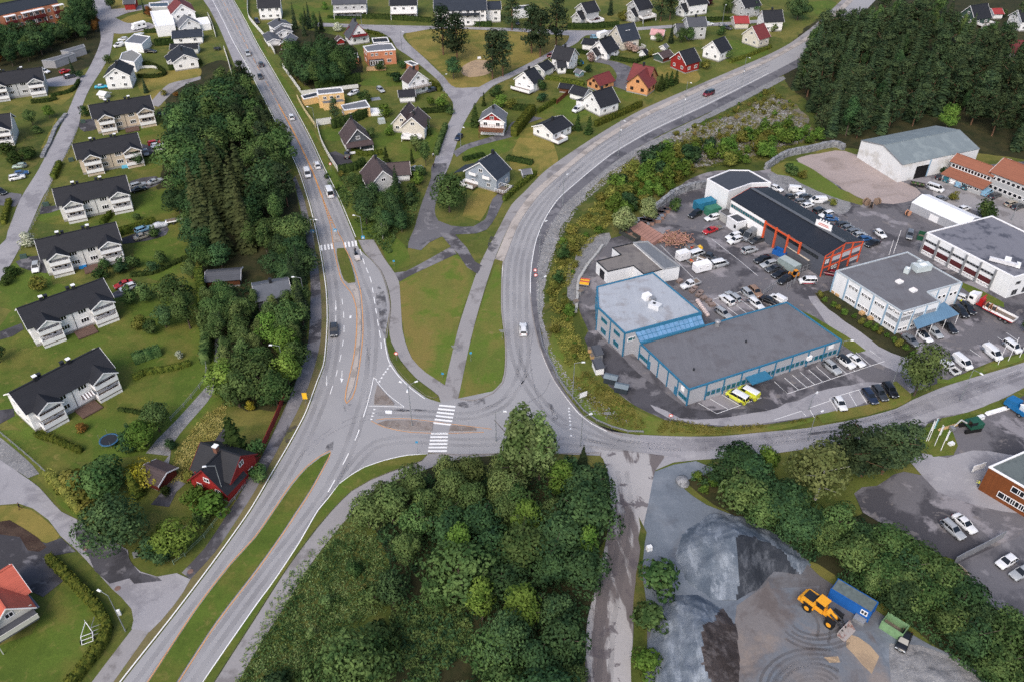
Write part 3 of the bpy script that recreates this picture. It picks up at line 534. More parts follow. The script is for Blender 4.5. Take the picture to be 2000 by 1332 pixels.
def volume(root,A,B,zr,w,ze,wm,rm,trim=TRIM,win=True,ov=.45,plinth=.5,wn='wall',rn='roof',wl=None,attic=True,wgable=None,frame=TRIM,gz=None,skip=()):
    """gabled body between ridge ends A and B (ground points); every part has x along the ridge"""
    c=(A+B)/2;c.z=0;d=B-A;d.z=0;L=d.length;rz=math.atan2(d.y,d.x);loc=c-root.location;hw=w/2
    zt,zw=ze-.2,zr-.2
    b=MB()
    prof=[(-hw,plinth),(hw,plinth),(hw,zt),(0,zw),(-hw,zt)]
    v0=[(-L/2,y,z)for y,z in prof];v1=[(L/2,y,z)for y,z in prof];vs=v0+v1
    b.faces(vs,[(0,5,6,1)[::-1],(1,2,7,6),(4,0,5,9),(2,3,8,7),(3,4,9,8)],wm)
    gm=wgable or wm
    b.faces(vs,[(4,3,2,1,0),(5,6,7,8,9)],gm)
    wall=b.build(wn,root,loc,rz)
    if plinth>.05:
        b=MB();b.box((0,0,plinth/2),(L-.08,w-.08,plinth),PLINTH);b.build('foundation',root,loc,rz)
    sl=(zr-ze)/hw;b=MB();o2=ov
    for s in(-1,1):
        q=[(-L/2-ov,0,zr),(L/2+ov,0,zr),(L/2+ov,s*(hw+o2),ze-sl*o2),(-L/2-ov,s*(hw+o2),ze-sl*o2)]
        b.slab(q,.16,rm)
    b.box((0,0,zr+.02),(L+2*ov-.02,.3,.1),rm)
    roof=b.build(rn,root,loc,rz)
    for e in(-1,1):
        b=MB();x=e*(L/2+ov+.03)
        for s in(-1,1):
            y1=s*(hw+o2);z1=ze-sl*o2
            b.faces([(x-.03,0,zr+.06),(x+.03,0,zr+.06),(x+.03,0,zr-.24),(x-.03,0,zr-.24),(x-.03,y1,z1+.06),(x+.03,y1,z1+.06),(x+.03,y1,z1-.24),(x-.03,y1,z1-.24)],
                    [(0,1,5,4),(1,2,6,5),(2,3,7,6),(3,0,4,7),(4,5,6,7),(3,2,1,0)],trim)
        b.build('bargeboard',root,loc,rz)
    if win:
        rows=([1.75,4.4]if ze>5 else[1.9]if ze<4.4 else[1.6,4.0])if gz is None else gz
        ca,sa=math.cos(rz),math.sin(rz)
        def wl_(x,y,z):return Vector((loc[0]+x*ca-y*sa,loc[1]+x*sa+y*ca,z))
        for s in(-1,1):
            if('long',s)in skip:continue
            n=(-s*-sa*1.0,0)
            nv=Vector((-sa*s,ca*s,0))
            if faces_cam(c+nv*hw,nv):
                nw=wl or max(1,int(L/3.1))
                for z in rows:
                    if z>ze-.9:continue
                    for k in range(nw):
                        window(root,1.35,1.2,wl_(-L/2+L*(k+.5)/nw,s*hw,z),rz+(0 if s<0 else math.pi),frame)
        for e in(-1,1):
            if('gable',e)in skip:continue
            nv=Vector((ca*e,sa*e,0))
            if faces_cam(c+nv*L/2,nv):
                r=rz+(math.pi/2 if e>0 else-math.pi/2)
                for z in rows:
                    if z>ze-.6:continue
                    for k in range(2 if w>5 else 1):
                        nn_=2 if w>5 else 1
                        window(root,1.25,1.2,wl_(e*L/2,-hw+w*(k+.5)/nn_,z),r,frame)
                if attic and zr-ze>2.1:window(root,1.3,1.1,wl_(e*L/2,0,ze+(zr-ze)*.3),r,frame)
    return dict(loc=loc,rz=rz,L=L,w=w,ze=ze,zr=zr,roof=roof,wall=wall,c=c)
def vpt(v,x,y,z):
    ca,sa=math.cos(v['rz']),math.sin(v['rz']);return Vector((v['loc'][0]+x*ca-y*sa,v['loc'][1]+x*sa+y*ca,z))
def chimney(root,v,t,m=DARKMETAL,cap=None,s=.7,h=1.0,y=0.0):
    b=MB();x=-v['L']/2+v['L']*t;z=v['zr']-abs(y)*(v['zr']-v['ze'])/(v['w']/2)
    b.box((x,y,z+h/2-.4),(s,s,h+.8),m)
    if cap:b.box((x,y,z+h+.06),(s+.14,s+.14,.12),cap)
    else:b.box((x,y,z+h+.04),(s+.1,s+.1,.08),m)
    o=b.build('chimney',v['roof'])
def deck(root,v,x0,x1,y0,y1,z,dm=DECK,rail=TRIM,name='balcony',posts=True,rh=1.0,solid=True):
    """deck or balcony in the volume's own axes with railing boards and posts"""
    b=MB();b.box(((x0+x1)/2,(y0+y1)/2,z-.1),(x1-x0,y1-y0,.2),dm)
    out=y1 if abs(y1)>abs(y0)else y0
    pts=[(x0,y0 if out==y1 else y1),(x0,out),(x1,out),(x1,y0 if out==y1 else y1)]
    for p,q in zip(pts,pts[1:]):
        cx,cy=(p[0]+q[0])/2,(p[1]+q[1])/2;l=math.hypot(q[0]-p[0],q[1]-p[1]);an=math.atan2(q[1]-p[1],q[0]-p[0])
        if solid:b.box((cx,cy,z+rh/2),(l,.06,rh-.1),rail,an)
        else:
            b.box((cx,cy,z+rh),(l,.08,.08),rail,an);b.box((cx,cy,z+rh*.5),(l,.04,.05),rail,an)
            n=max(2,int(l/.8))
            for k in range(n+1):b.box((p[0]+(q[0]-p[0])*k/n,p[1]+(q[1]-p[1])*k/n,z+rh/2),(.07,.07,rh),rail,an)
        b.box((cx,cy,z+rh+.03),(l+.08,.1,.06),rail,an)
    if posts and z>.8:
        for x in(x0+.08,x1-.08):b.box((x,out*.985,z/2-.1),(.14,.14,z-.2),rail)
    return b.build(name,root,v['loc'],v['rz'])
WHITEW=siding((236,236,237));OFFW=siding((216,216,214));GREYW=siding((184,186,188));CREAM=siding((210,204,192));BEIGE=siding((196,182,163))
BLUEGREY=siding((150,160,172));YELLOW=siding((224,188,134));ORANGEW=siding((206,150,104));REDW=siding((148,42,40));DARKRED=siding((104,42,38));DARKGREY=siding((84,88,94));GREENG=siding((64,84,78));BROWNW=siding((96,60,40))
BLACKT=tiles((38,39,44));DKBLUE=tiles((46,52,62));GREYT=tiles((104,106,112));MIDGREY=tiles((78,80,86));BROWNT=tiles((78,66,66));REDT=tiles((112,52,52));BRIGHTRED=tiles((150,58,58));ORANGET=tiles((188,96,78));PINKT=tiles((196,150,150));WHITER=plain('white_roof_sheet',(232,233,236),var=.04)
BRICK=ground('red_orange_brick',(190,128,98),[((166,104,78),.8,.5,.6,.5)],var=.12,fine=3,bump=.2)
def house(name,label,cat,vols,wm,rm,chim=(.5,),trim=TRIM,group=None,**kw):
    """vols: list of (ridge end a, ridge end b, ridge height, width, eave height); the first is the main body"""
    a,bb,zr,w,ze=vols[0][:5];A0=P2(a,zr);B0=P2(bb,zr);c=(A0+B0)/2;c.z=0
    root=thing(name,label,cat,c,0,group);out=[]
    for i,v in enumerate(vols):
        a,bb,zr,w,ze=v[:5];o=dict(kw);o.update(v[5]if len(v)>5 else{})
        wm2=o.pop('wm',wm);rm2=o.pop('rm',rm)
        A=P2(a,zr);B=P2(bb,zr);A.z=B.z=0
        if o.pop('ext',0):B=B+(B-A).normalized()*v[5]['ext']
        out.append(volume(root,A,B,zr,w,ze,wm2,rm2,trim,wn='wall' if i==0 else 'wing_wall',rn='roof' if i==0 else 'wing_roof',**o))
    for t in chim:chimney(root,out[0],t)
    return root,out
def flat(name,label,cat,px,z,wm,rm,trim=TRIM,par=.35,tw=.3,plinth=0):
    """flat-roofed block given by the roof corners"""
    pts=[P2(p,z)for p in px]
    ar=sum(pts[i].x*pts[(i+1)%len(pts)].y-pts[(i+1)%len(pts)].x*pts[i].y for i in range(len(pts)))
    if ar<0:pts=pts[::-1]
    for p in pts:p.z=0
    c=sum(pts,Vector())/len(pts);root=thing(name,label,cat,c)
    loc=[p-c for p in pts]
    b=MB();n=len(loc)
    vs=[(p.x,p.y,0)for p in loc]+[(p.x,p.y,z-.02)for p in loc]
    b.faces(vs,[(i,(i+1)%n,n+(i+1)%n,n+i)for i in range(n)],wm);b.build('wall',root)
    ins=[p+(Vector((0,0,0))-p).normalized()*.12 for p in loc]
    b=MB();top=[Vector((p.x,p.y,z-.22))for p in ins]
    for t in tessellate_polygon([top]):
        q=[top[i]for i in t]
        if(q[1]-q[0]).cross(q[2]-q[0]).z<0:q=q[::-1]
        b.poly(q,rm)
    b.build('roof',root)
    b=MB()
    for i in range(n):
        p,q=loc[i],loc[(i+1)%n];d=(q-p);L=d.length;d/=L;nn=Vector((d.y,-d.x,0));m=(p+q)/2+nn*(.06-tw/2)
        b.box((m.x,m.y,z-par/2+.04-.003*i),(L+.12,tw,par),trim,math.atan2(d.y,d.x))
    b.build('parapet',root)
    return root,c,pts
# ---------------------------------------------------------------- row of two-storey flats on the left
def row_house(label,a,b2,wm,rm,fixlen=None,boards=TRIM,extra=False):
    zr=8.5;A=P2(a,zr);B=P2(b2,zr);A.z=B.z=0
    if fixlen:A=B+(A-B).normalized()*fixlen
    c=(A+B)/2;root=thing('apartment_house',label,'house',c,0,'white and cream four flat houses with balconies')
    v=volume(root,A,B,zr,8.6,5.7,wm,rm,win=False,plinth=.7,ov=.5);L=v['L'];hw=4.3
    for t,y in((.27,.35),(.33,-.3),(.66,.35),(.6,-.3)):
        chimney(root,v,t,DARKMETAL,TRIM if y>0 else None,.75,.9,0 if y>0 else .9)
    # bays: roof, gable board, posts, two balconies each
    for x0 in(-L/2+1.2,L/2-5.2):
        x1=x0+4.8 if x0<0 else L/2-.2
        xm=(x0+x1)/2;yo=-hw-2.0;hb=(x1-x0)/2
        bb=MB();zrb,zeb=7.0,5.55;s=(zrb-zeb)/hb;y_in=-1.9
        for e in(-1,1):
            q=[(xm,yo-.35,zrb),(xm,y_in,zrb),(xm+e*(hb+.35),-hw-.2 if False else y_in-1.2,zeb-s*.35),(xm+e*(hb+.35),yo-.35,zeb-s*.35)]
            bb.slab(q,.14,rm)
        bb.build('porch_roof',root,v['loc'],v['rz'])
        g=MB();g.poly([(x0,yo,zeb-.25),(x1,yo,zeb-.25),(xm,yo,zrb-.16)],wm);g.poly([(x1,yo+.1,zeb-.25),(x0,yo+.1,zeb-.25),(xm,yo+.1,zrb-.16)],wm)
        for e in(-1,1):
            xe=xm+e*(hb+.35);ze_=zeb-s*.35
            g.faces([(xm,yo-.36,zrb+.05),(xm,yo-.42,zrb+.05),(xm,yo-.42,zrb-.22),(xm,yo-.36,zrb-.22),(xe,yo-.36,ze_+.05),(xe,yo-.42,ze_+.05),(xe,yo-.42,ze_-.22),(xe,yo-.36,ze_-.22)],[(0,1,5,4),(1,2,6,5),(2,3,7,6),(3,0,4,7),(4,5,6,7)],TRIM)
        g.build('porch_gable',root,v['loc'],v['rz'])
        for x in(x0+.1,x1-.1):
            p=MB();p.box((x,yo+.1,2.7),(.18,.18,5.4),TRIM);p.build('post',root,v['loc'],v['rz'])
        sk=MB();sk.box((xm,(-hw+yo)/2,.35),(x1-x0-.1,1.9,.7),wm);sk.build('porch_base',root,v['loc'],v['rz'])
        for z in(.95,3.45):
            deck(root,v,x0,x1,-hw-.02,yo,z,DECK,boards,posts=False,rh=1.05)
            window(root,1.7,1.25,vpt(v,xm-.9,-hw,z+1.3),v['rz'],TRIM,1)
            dr=MB();dr.box((0,-.03,0),(.95,.1,2.0),TRIM);dr.box((0,-.09,.25),(.6,.03,1.2),GLASS);dr.build('balcony_door',root,vpt(v,xm+.9,-hw,z+1.0),v['rz'])
            # planters and seats as they stand on the balconies stay with the balcony
    for x in(-2.2,2.2):
        for z in(2.15,4.65):window(root,1.9,1.25,vpt(v,x,-hw,z),v['rz'],TRIM,2)
    ca,sa=math.cos(v['rz']),math.sin(v['rz'])
    for y in(-2.2,1.6):
        for z in(2.15,4.65):window(root,1.1,1.2,vpt(v,-L/2,y,z),v['rz']-math.pi/2,TRIM,1)
    dp=MB();dp.box((0,-hw-.05,3.2),(.1,.1,5.0),DARKMETAL);dp.build('downpipe',root,v['loc'],v['rz'])
    ca=c;dk=MB()
    if extra:dk.box((1.2,-hw-1.9,.25),(4.4,3.6,.3),lined('brown_terrace',(98,78,70),0,.14,.7,.85,.15));dk.build('terrace',root,v['loc'],v['rz'])
    if extra==2:
        aw=MB()
        for k in range(8):aw.slab([(1.3+.3*k,-hw-.05,2.9),(1.6+.3*k,-hw-.05,2.9),(1.6+.3*k,-hw-1.1,2.2),(1.3+.3*k,-hw-1.1,2.2)],.04,TRIM if k%2 else plain('awning_grey',(96,84,88)))
        aw.build('awning',root,v['loc'],v['rz'])
    return root,v
row_house('white four flat house nearest the camera, striped awning side facing the trampoline lawn',(22,765),(189,680),WHITEW,BLACKT,extra=2)
row_house('white four flat house, second from the bottom of the left row, near the red car',(36,602),(197,545),WHITEW,BLACKT,extra=1)
row_house('pale grey four flat house beside the covered car, third from the bottom',(71,469),(222,435),OFFW,BLACKT,extra=1)
row_house('pale grey four flat house with green bins at its drive, fourth from the bottom',(105,369),(242,343),OFFW,BLACKT)
row_house('beige four flat house, lower one of the two beige ones, red car beside it',(144,282),(265,260),BEIGE,BLACKT)
row_house('beige four flat house furthest up the left row, round trampoline behind it',(175,206),(290,187),BEIGE,BLACKT,extra=1)
row_house('pale grey four flat house at the left edge below the two garages',(0,142),(79,132),GREYW,BLACKT,18.4)
row_house('white four flat house cut by the left edge above the dark hedge',(0,224),(17,222),OFFW,BLACKT,18.4)
# ---------------------------------------------------------------- detached houses, label tells each apart
H=house
r,v=H('detached_house','white house with large charcoal roof beside the white fence at the top','house',[((503,-6),(545,-8),9,9,5.6)],WHITEW,BLACKT,chim=())
r,v=H('detached_house','small white house with low grey roof and lower gabled porch by the white fence','house',[((540,37.5),(551,45),5.5,7.5,4.2),((547,49),(554,57),4.2,6.5,2.9)],WHITEW,MIDGREY)
r,v=H('garage','grey roofed white garage standing tight against the white roadside fence','garage',[((525,63),(534,76),3.2,5,2.4)],WHITEW,MIDGREY,chim=(),win=False)
r,v=H('garden_shed','dark red garden shed with grey roof under the dark trees','shed',[((567,66),(557,79),4,5,2.4)],DARKRED,GREYT,chim=(),win=False)
r,v=H('detached_house','white steep gabled house with a red upper balcony and red bargeboards','house',[((689.5,37),(698.5,46.5),8.6,8.4,3.2),((683,52),(694,47),6,6,3,{'win':False})],WHITEW,MIDGREY,trim=plain('red_trim',(120,36,40)))
deck(r,v[0],v[0]['L']/2+.02,v[0]['L']/2+.03,0,0,0,name='sill')if False else None
b=MB();L=v[0]['L']/2
b.box((L+.8,0,3.6),(1.6,6.4,.2),MIDGREY);b.box((L+1.6,0,4.2),(.08,6.4,1.0),plain('red_trim',(120,36,40)));b.build('balcony',r,v[0]['loc'],v[0]['rz'])
r,v=H('playhouse','tiny red and white playhouse in front of the red balcony house','playhouse',[((661,70),(664,74),3,3,1.9)],REDW,BROWNT,chim=(),win=False)
r,v=H('detached_house','white house with wraparound upper balcony between orange house and beige twin gables','house',[((801,131),(815.5,140),8.6,7.6,5.2)],WHITEW,BROWNT)
L=v[0]['L']/2
deck(r,v[0],L,L+2,-4.4,4.2,3.2,solid=False)
r,v=H('garden_shed','white shed with dark roof below the white balcony house','shed',[((779,177),(808,175),4,4.5,2.6)],WHITEW,BLACKT,chim=(),wl=2)
r,v=H('detached_house','brown tiled house with a dark gable and white railed veranda','house',[((685,231),(697,252),7.6,8.2,3.2,{'wgable':DARKGREY})],OFFW,BROWNT,chim=(.1,))
L=v[0]['L']/2
b=MB();b.slab([(L+.1,-4.4,3.4),(L+.1,4.4,3.4),(L+2.6,4.4,2.6),(L+2.6,-4.4,2.6)],.14,BROWNT);b.build('porch_roof',r,v[0]['loc'],v[0]['rz'])
b=MB()
for y in(-4.1,0,4.1):b.box((L+2.3,y,1.3),(.14,.14,2.5),TRIM)
b.box((L+2.3,0,.75),(.06,8.2,.8),TRIM);b.build('veranda_rail',r,v[0]['loc'],v[0]['rz'])
r,v=H('detached_house','beige and white house with two dark gables side by side','house',[((815,210),(804.5,229),7.8,7.6,4.4,{'wgable':CREAM}),((799,200),(783,221),7.2,6.5,3.6,{'wm':CREAM})],WHITEW,BROWNT,chim=(.7,))
L=v[0]['L']/2
deck(r,v[0],L+.1,L+2.4,-3.5,3,.9)
r,v=H('detached_house','white house with a red painted gable, silver roof and timber deck over the carport','house',[((966,205),(960.5,220),8,8,5.2,{'wgable':REDW})],WHITEW,GREYT)
L=v[0]['L']/2
deck(r,v[0],L+.05,L+3.2,-4,4,2.6,siding((110,72,50),0),siding((110,72,50),0),solid=False)
b=MB();b.box((L+.03,0,2.6),(.06,8,5.2),WHITEW);b.build('gable_lower_wall',r,v[0]['loc'],v[0]['rz'])
for y in(-2.2,2.0):window(r,1.4,1.3,vpt(v[0],L+.07,y,3.9),v[0]['rz']+math.pi/2)
r,v=H('detached_house','large blue grey house with dark roof and white balconies above the footpath loop','house',[((965,298),(941,315),8.6,11,4.6,{'ext':.8})],BLUEGREY,DKBLUE,gz=[1.8,4.9],chim=(.1,))
L=v[0]['L']/2
for y in(-2.4,2.4):
    b=MB();b.box((L+.5,y,4.0),(1.0,2.4,.15),TRIM);b.box((L+1.0,y,4.5),(.06,2.4,.9),TRIM)
    for s in(-1.2,1.2):b.box((L+.5,y+s,4.5),(1.0,.06,.9),TRIM)
    b.build('balcony',r,v[0]['loc'],v[0]['rz'])
deck(r,v[0],L,L+3,-5.5,-1,.8,solid=True);deck(r,v[0],L-3,L+1,5.5,9,.9,solid=False)
b=MB();b.slab([(-2,-5.6,4.4),(4,-5.6,4.4),(4,-9.5,2.8),(-2,-9.5,2.8)],.15,DKBLUE);b.build('porch_roof',r,v[0]['loc'],v[0]['rz'])
r,v=H('detached_house','white and grey gabled house with dark brown roof half hidden by trees','house',[((731,305),(747,333),7.8,9,3.4,{'wgable':GREYW}),((757,319),(797,316),5,6,2.6,{'win':False})],WHITEW,BROWNT,chim=(.2,))
# right-hand residential quarter
r,v=H('detached_house','white house with charcoal roof and boarded terrace near the pines','house',[((1042,131.5),(1024,140.5),7.2,8.4,3.8)],WHITEW,BLACKT)
L=v[0]['L']/2
deck(r,v[0],L,L+3,-4,4.5,.8)
r,v=H('garage','pale garage with green door between two white houses','garage',[((1069,117.5),(1051,126.5),4.6,6,2.9)],OFFW,BLACKT,chim=(),win=False)
b=MB();b.box((v[0]['L']/2+.04,0,1.3),(.08,2.6,2.3),GREENG);b.build('garage_door',r,v[0]['loc'],v[0]['rz'])
r,v=H('detached_house','tall white house with black roof beside the blue tarpaulin','house',[((1087.5,89.5),(1121,95.5),8.2,8,4.8),((1088,119),(1103,118),4.6,4.5,3)],WHITEW,BLACKT)
r,v=H('detached_house','white house with black roof and small dormer behind the pink shrub','house',[((1193,70.5),(1171,80),7.2,8.4,3.2),((1164,93),(1157,97),4.6,4,2.6)],WHITEW,BLACKT)
b=MB();b.prism([(-1.2,-3.8),(1.2,-3.8),(1.2,-.6),(-1.2,-.6)],3.4,5.2,WHITEW,BLACKT);b.build('dormer',r,v[0]['loc'],v[0]['rz'])
r,v=H('garage','long white garage with low black roof by the street bend','garage',[((1142,75),(1167,78),4,6,2.8)],WHITEW,BLACKT,chim=(),win=False)
r,v=H('detached_house','cream house with big blue black roof and two roof lights','house',[((1205,50.5),(1237,44.5),9,9.6,4.2)],CREAM,DKBLUE,chim=())
for x in(-.6,.7):
    b=MB();b.box((x,-2.0,9-2.0*1.0+.06),(.7,.8,.06),TRIM);b.build('roof_light',v[0]['roof'])
L=v[0]['L']/2
deck(r,v[0],0,L+1.5,-8,-4.9,.5,solid=False)
r,v=H('detached_house','two storey grey house with slate roof and attached garage by the parked white car','house',[((1342,34.5),(1376,33),8.2,8,5.8),((1321,47),(1339,46),5,5,2.8,{'win':False})],GREYW,MIDGREY)
r,v=H('garage','white garage with faded pink roof on the street corner','garage',[((1274,57),(1297,59),3.8,6,2.6)],WHITEW,PINKT,chim=(),win=False)
r,v=H('garage','cream garage with bright red roof at the upper right of the houses','garage',[((1434,32),(1460,31.7),4.6,7,2.8)],CREAM,BRIGHTRED,chim=(),win=False)
r,v=H('detached_house','cream house with dark red roof next to the red roofed garage','house',[((1491,46),(1470.5,52),8,8.6,4)],CREAM,REDT,chim=())
r,v=H('detached_house','white house with black roof beside the large round tree at the upper right','house',[((1490,21),(1526,19.5),8,8,4.6)],WHITEW,BLACKT)
r,v=H('detached_house','white house with black clipped gable roof above the hedge along the road','house',[((1414,72),(1393,80.5),7.6,8,4)],WHITEW,BLACKT,chim=())
r,v=H('detached_house','bright red house with white corners and black roof','house',[((1354,94),(1328,101),7.6,8.4,4)],REDW,BLACKT,chim=())
r,v=H('garden_shed','long dark red shed with a green front gable beside the bright red house','shed',[((1306,97.5),(1287,103.5),3.6,5,2.3,{'wgable':GREENG})],DARKRED,BROWNT,chim=(),win=False)
r,v=H('playhouse','small white playhouse with black roof left of the dark red shed','playhouse',[((1261,96),(1255.5,98),3.2,3.2,2.0)],WHITEW,BLACKT,chim=(),win=False)
r,v=H('playhouse','tiny white playhouse by the dark conifer','playhouse',[((1300,86),(1295,88.5),2.4,2.4,1.6)],WHITEW,GREYT,chim=(),win=False)
r,v=H('detached_house','apricot house with dark red tiled cross gable roof','house',[((1239.5,124.5),(1276,132),8,9,3.6),((1262,134),(1247,145),7.6,8.4,3.6)],ORANGEW,REDT,frame=plain('brown_frame',(92,60,46)),trim=plain('brown_frame',(92,60,46)))
r,v=H('garage','apricot garage with dark red roof next to the apricot house','garage',[((1188,140),(1160,149.5),5.2,6.4,2.8)],ORANGEW,REDT,chim=(),wl=1,frame=plain('brown_frame',(92,60,46)),trim=plain('brown_frame',(92,60,46)))
r,v=H('detached_house','white house with black roof and blue roofed entrance, white vans beside it','house',[((1193,170),(1157.5,180.5),7.6,9,3.8)],WHITEW,BLACKT)
b=MB();b.prism([(2.6,-7.0),(5.4,-7.0),(5.4,-4.52),(2.6,-4.52)],0,2.6,WHITEW);b.build('entrance_wall',r,v[0]['loc'],v[0]['rz'])
b=MB();b.slab([(2.3,-7.4,2.7),(5.7,-7.4,2.7),(5.7,-4.5,3.9),(2.3,-4.5,3.9)],.14,DKBLUE);b.build('entrance_roof',r,v[0]['loc'],v[0]['rz'])
r,v=H('garage','white garage with black roof behind the white house with vans','garage',[((1122,167),(1148,174),4.2,5.5,2.5)],WHITEW,BLACKT,chim=(),win=False)
r,v=H('bungalow','white bungalow with black roof and white deck above the curving road','house',[((1097,226.5),(1061,243),5.2,8.6,3.3)],WHITEW,BLACKT)
L=v[0]['L']/2
deck(r,v[0],L-4,L+.8,4.35,7.4,.7)
# top row behind the upper street
r,v=H('terraced_house','grey and white twin house with wide white balconies in the top row','house',[((650,-9),(714,-11),8.6,10,6.2)],GREYW,MIDGREY,chim=())
deck(r,v[0],-v[0]['L']/2,v[0]['L']/2,-5.02,-7.2,2.8)
r,v=H('terraced_house','white twin house with black roof and white balcony band in the top row','house',[((762,-8),(813,-9),8.6,10,6)],WHITEW,BLACKT,chim=())
deck(r,v[0],-v[0]['L']/2,v[0]['L']/2,-5.02,-7.2,2.6)
r,v=H('terraced_house','long white apartment row with dark roof and slate blue ground floor','house',[((848,-2),(948,-4),10.5,11,7.2,{'gz':[1.8,4.4,6.3]}),((938,4),(976,3),8,8,6)],WHITEW,DKBLUE,chim=())
deck(r,v[0],-v[0]['L']/2+6,v[0]['L']/2-3,-5.52,-7.2,5.2,DKBLUE,DKBLUE)
r,v=H('detached_house','grey house with dark roof and big white terrace stair in the top row','house',[((1160,2),(1136,6.5),8.2,8.4,5.2),((1137,20),(1127,24),5.4,5,3)],GREYW,BLACKT,chim=())
L=v[0]['L']/2
deck(r,v[0],-L,L,4.25,8.4,1.6)
r,v=H('detached_house','grey house with black roof right of the dark spruce in the top row','house',[((1264,-4),(1238,1),8.2,8.4,5.2),((1240,15),(1232,19),5.4,5,3)],GREYW,BLACKT,chim=())
L=v[0]['L']/2
deck(r,v[0],-L,L,4.25,7.6,1.8)
r,v=H('detached_house','white house with grey terrace at the top edge beside the dark red bush','house',[((1374,-13),(1338,-8),8.2,8.4,5.2),((1340,6),(1330,9),5.4,5,3)],WHITEW,BLACKT,chim=())
r,v=H('detached_house','grey house at the top edge left of the round dark tree','house',[((1476,-9),(1446,-4),8,8.4,5)],GREYW,BLACKT,chim=())
r,v=H('detached_house','grey green house with black roof beyond the pine wood','house',[((1928,7),(1897,11.5),8,8.4,3.6)],GREENG,BLACKT,chim=())
L=v[0]['L']/2
deck(r,v[0],-L,L-2,4.25,7.4,.9)
r,v=H('garage','small white garage with red roof beyond the pine wood','garage',[((1938,17),(1955,16.5),4,6,2.6)],WHITEW,BRIGHTRED,chim=(),win=False)
r,v=H('detached_house','white house with black roof cut by the right edge','house',[((1990,20),(2022,18),8,8.4,4.6)],WHITEW,BLACKT,chim=())
r,v=H('detached_house','grey house with dark red roof at the right edge behind the pines','house',[((1972,78),(2005,80),7,9,3.6)],GREYW,REDT,chim=())
# upper left quarter
r,v=H('detached_house','white house with black roof by the street, striped parasols on its terrace','house',[((232,117),(223.5,133),8.2,8.6,5.4)],WHITEW,BLACKT)
r,v=H('bungalow','white house with black low roof and side wing beside the clipped hedge','house',[((350,89),(359,106.5),6.2,9,3.9),((334,103),(340,111),4.2,5,3,{'win':False})],WHITEW,BLACKT)
r,v=H('pavilion','long open garden pavilion with black roof behind the low white house','pavilion',[((334,87),(386,85),3.6,4.5,2.6)],OFFW,BLACKT,chim=(),win=False)
r,v=H('workshop','long white outbuilding with slate blue roof behind the hedge','outbuilding',[((337,61),(393,57),4.8,8,3.2)],WHITEW,DKBLUE,chim=(),wl=2)
r,v=H('detached_house','tall white house with reddish brown roof at the end of the street','house',[((346,-6),(353.5,8),9.6,9.6,6)],WHITEW,REDT)
r,v=H('detached_house','white gabled cottage with grey roof in front of the tall white house','house',[((360,29),(367,36),6.6,8.5,3.6)],WHITEW,GREYT,chim=())
r,v=H('barn','small red and white barn at the top left edge','barn',[((242,-6),(262,-7),5.5,7,3.4)],REDW,MIDGREY,chim=(),win=False)
r,c,p=flat('workshop','white workshop with flat grey roof and vans parked at its end','outbuilding',[(243,83),(262,67),(293,72),(277,87)],3.6,WHITEW,GREYT)
r,c,p=flat('garage','white garage with flat grey concrete roof behind the white street house','garage',[(233,117),(238,104),(258,97),(276,107),(262,122)],4.0,WHITEW,plain('grey_felt',(128,128,126)))
r,c,p=flat('outbuilding','large flat roofed white extension with bright white roof','outbuilding',[(293,23),(334,19.5),(341,48),(304,52)],4.6,WHITEW,WHITER)
r,c,p=flat('carport','white flat roofed carport beside the main road fence','carport',[(380,37),(405,33.5),(411,46),(388,49)],2.8,WHITEW,WHITER)
r,c,p=flat('greenhouse','grey glazed greenhouse at the top of the white compound','greenhouse',[(291,6),(328,4),(330,13),(293,14)],3,GREYW,GLASS)
# flat roofed orange and yellow houses
r,c,p=flat('detached_house','orange brick house with two flat grey roofs and a sunroom','house',[(709,91),(739,86),(764,85),(772.5,97),(744,99),(717,101.5)],5.8,BRICK,GREYT)
for i in range(len(p)):facade(r,c,p[i],p[(i+1)%len(p)],4.3,2,1.1,1.0);facade(r,c,p[i],p[(i+1)%len(p)],1.6,1,1.6,1.2)
b=MB();q=[P2(t,0)-c for t in((722,131),(750,129),(748,120),(720,122))]
b.prism(q,0,2.5,DARKGREY,DKBLUE);b.build('sunroom',r)
for k in range(5):window(r,.9,1.8,q[0].lerp(q[1],.15+.18*k)+Vector((0,-.02,1.3)),math.atan2((q[1]-q[0]).y,(q[1]-q[0]).x),TRIM,0)
b=MB();b.box((*(P(735,136)-c).xy,.3),(7.5,4,.3),DECKWOOD,.1);b.build('deck',r)
r,c,p=flat('garage','orange brick garage with dark flat roof beside the orange house','garage',[(675,106),(698,104),(700,112),(677,113)],2.8,BRICK,BLACKT)
r,c,p=flat('garage','small orange and red shed on the corner of the street fork','shed',[(790,121),(803,119),(817,125),(806,129)],2.6,BRICK,MIDGREY)
r,c,p=flat('garden_shed','black roofed shed behind the orange house by the street','shed',[(726,75),(756,73),(760,82),(729,84)],3,DARKGREY,BLACKT)
r,c,p=flat('detached_house','pale yellow flat roofed house nearest the white fence','house',[(618.5,175),(666,171),(671,180),(621,185)],5.2,YELLOW,GREYT)
for i in range(4):facade(r,c,p[i],p[(i+1)%4],3.6,3,1.2,1.1)
b=MB();q=[P2(t,2.6)-c for t in((622,189),(664,185),(672,199),(632,203))];b.prism([(t.x,t.y)for t in q],0,2.6,YELLOW,GREYT);b.build('extension',r)
r,c,p=flat('garage','low yellow garage with grey roof set in the white fence line','garage',[(588,187),(619,180),(621,188),(593,194)],2.6,YELLOW,DKBLUE)
r,c,p=flat('detached_house','pale yellow flat roofed house in front of the dark hedge, white terrace at its end','house',[(666,206),(714,196),(722.5,209),(672,215.5)],3.6,YELLOW,GREYT)
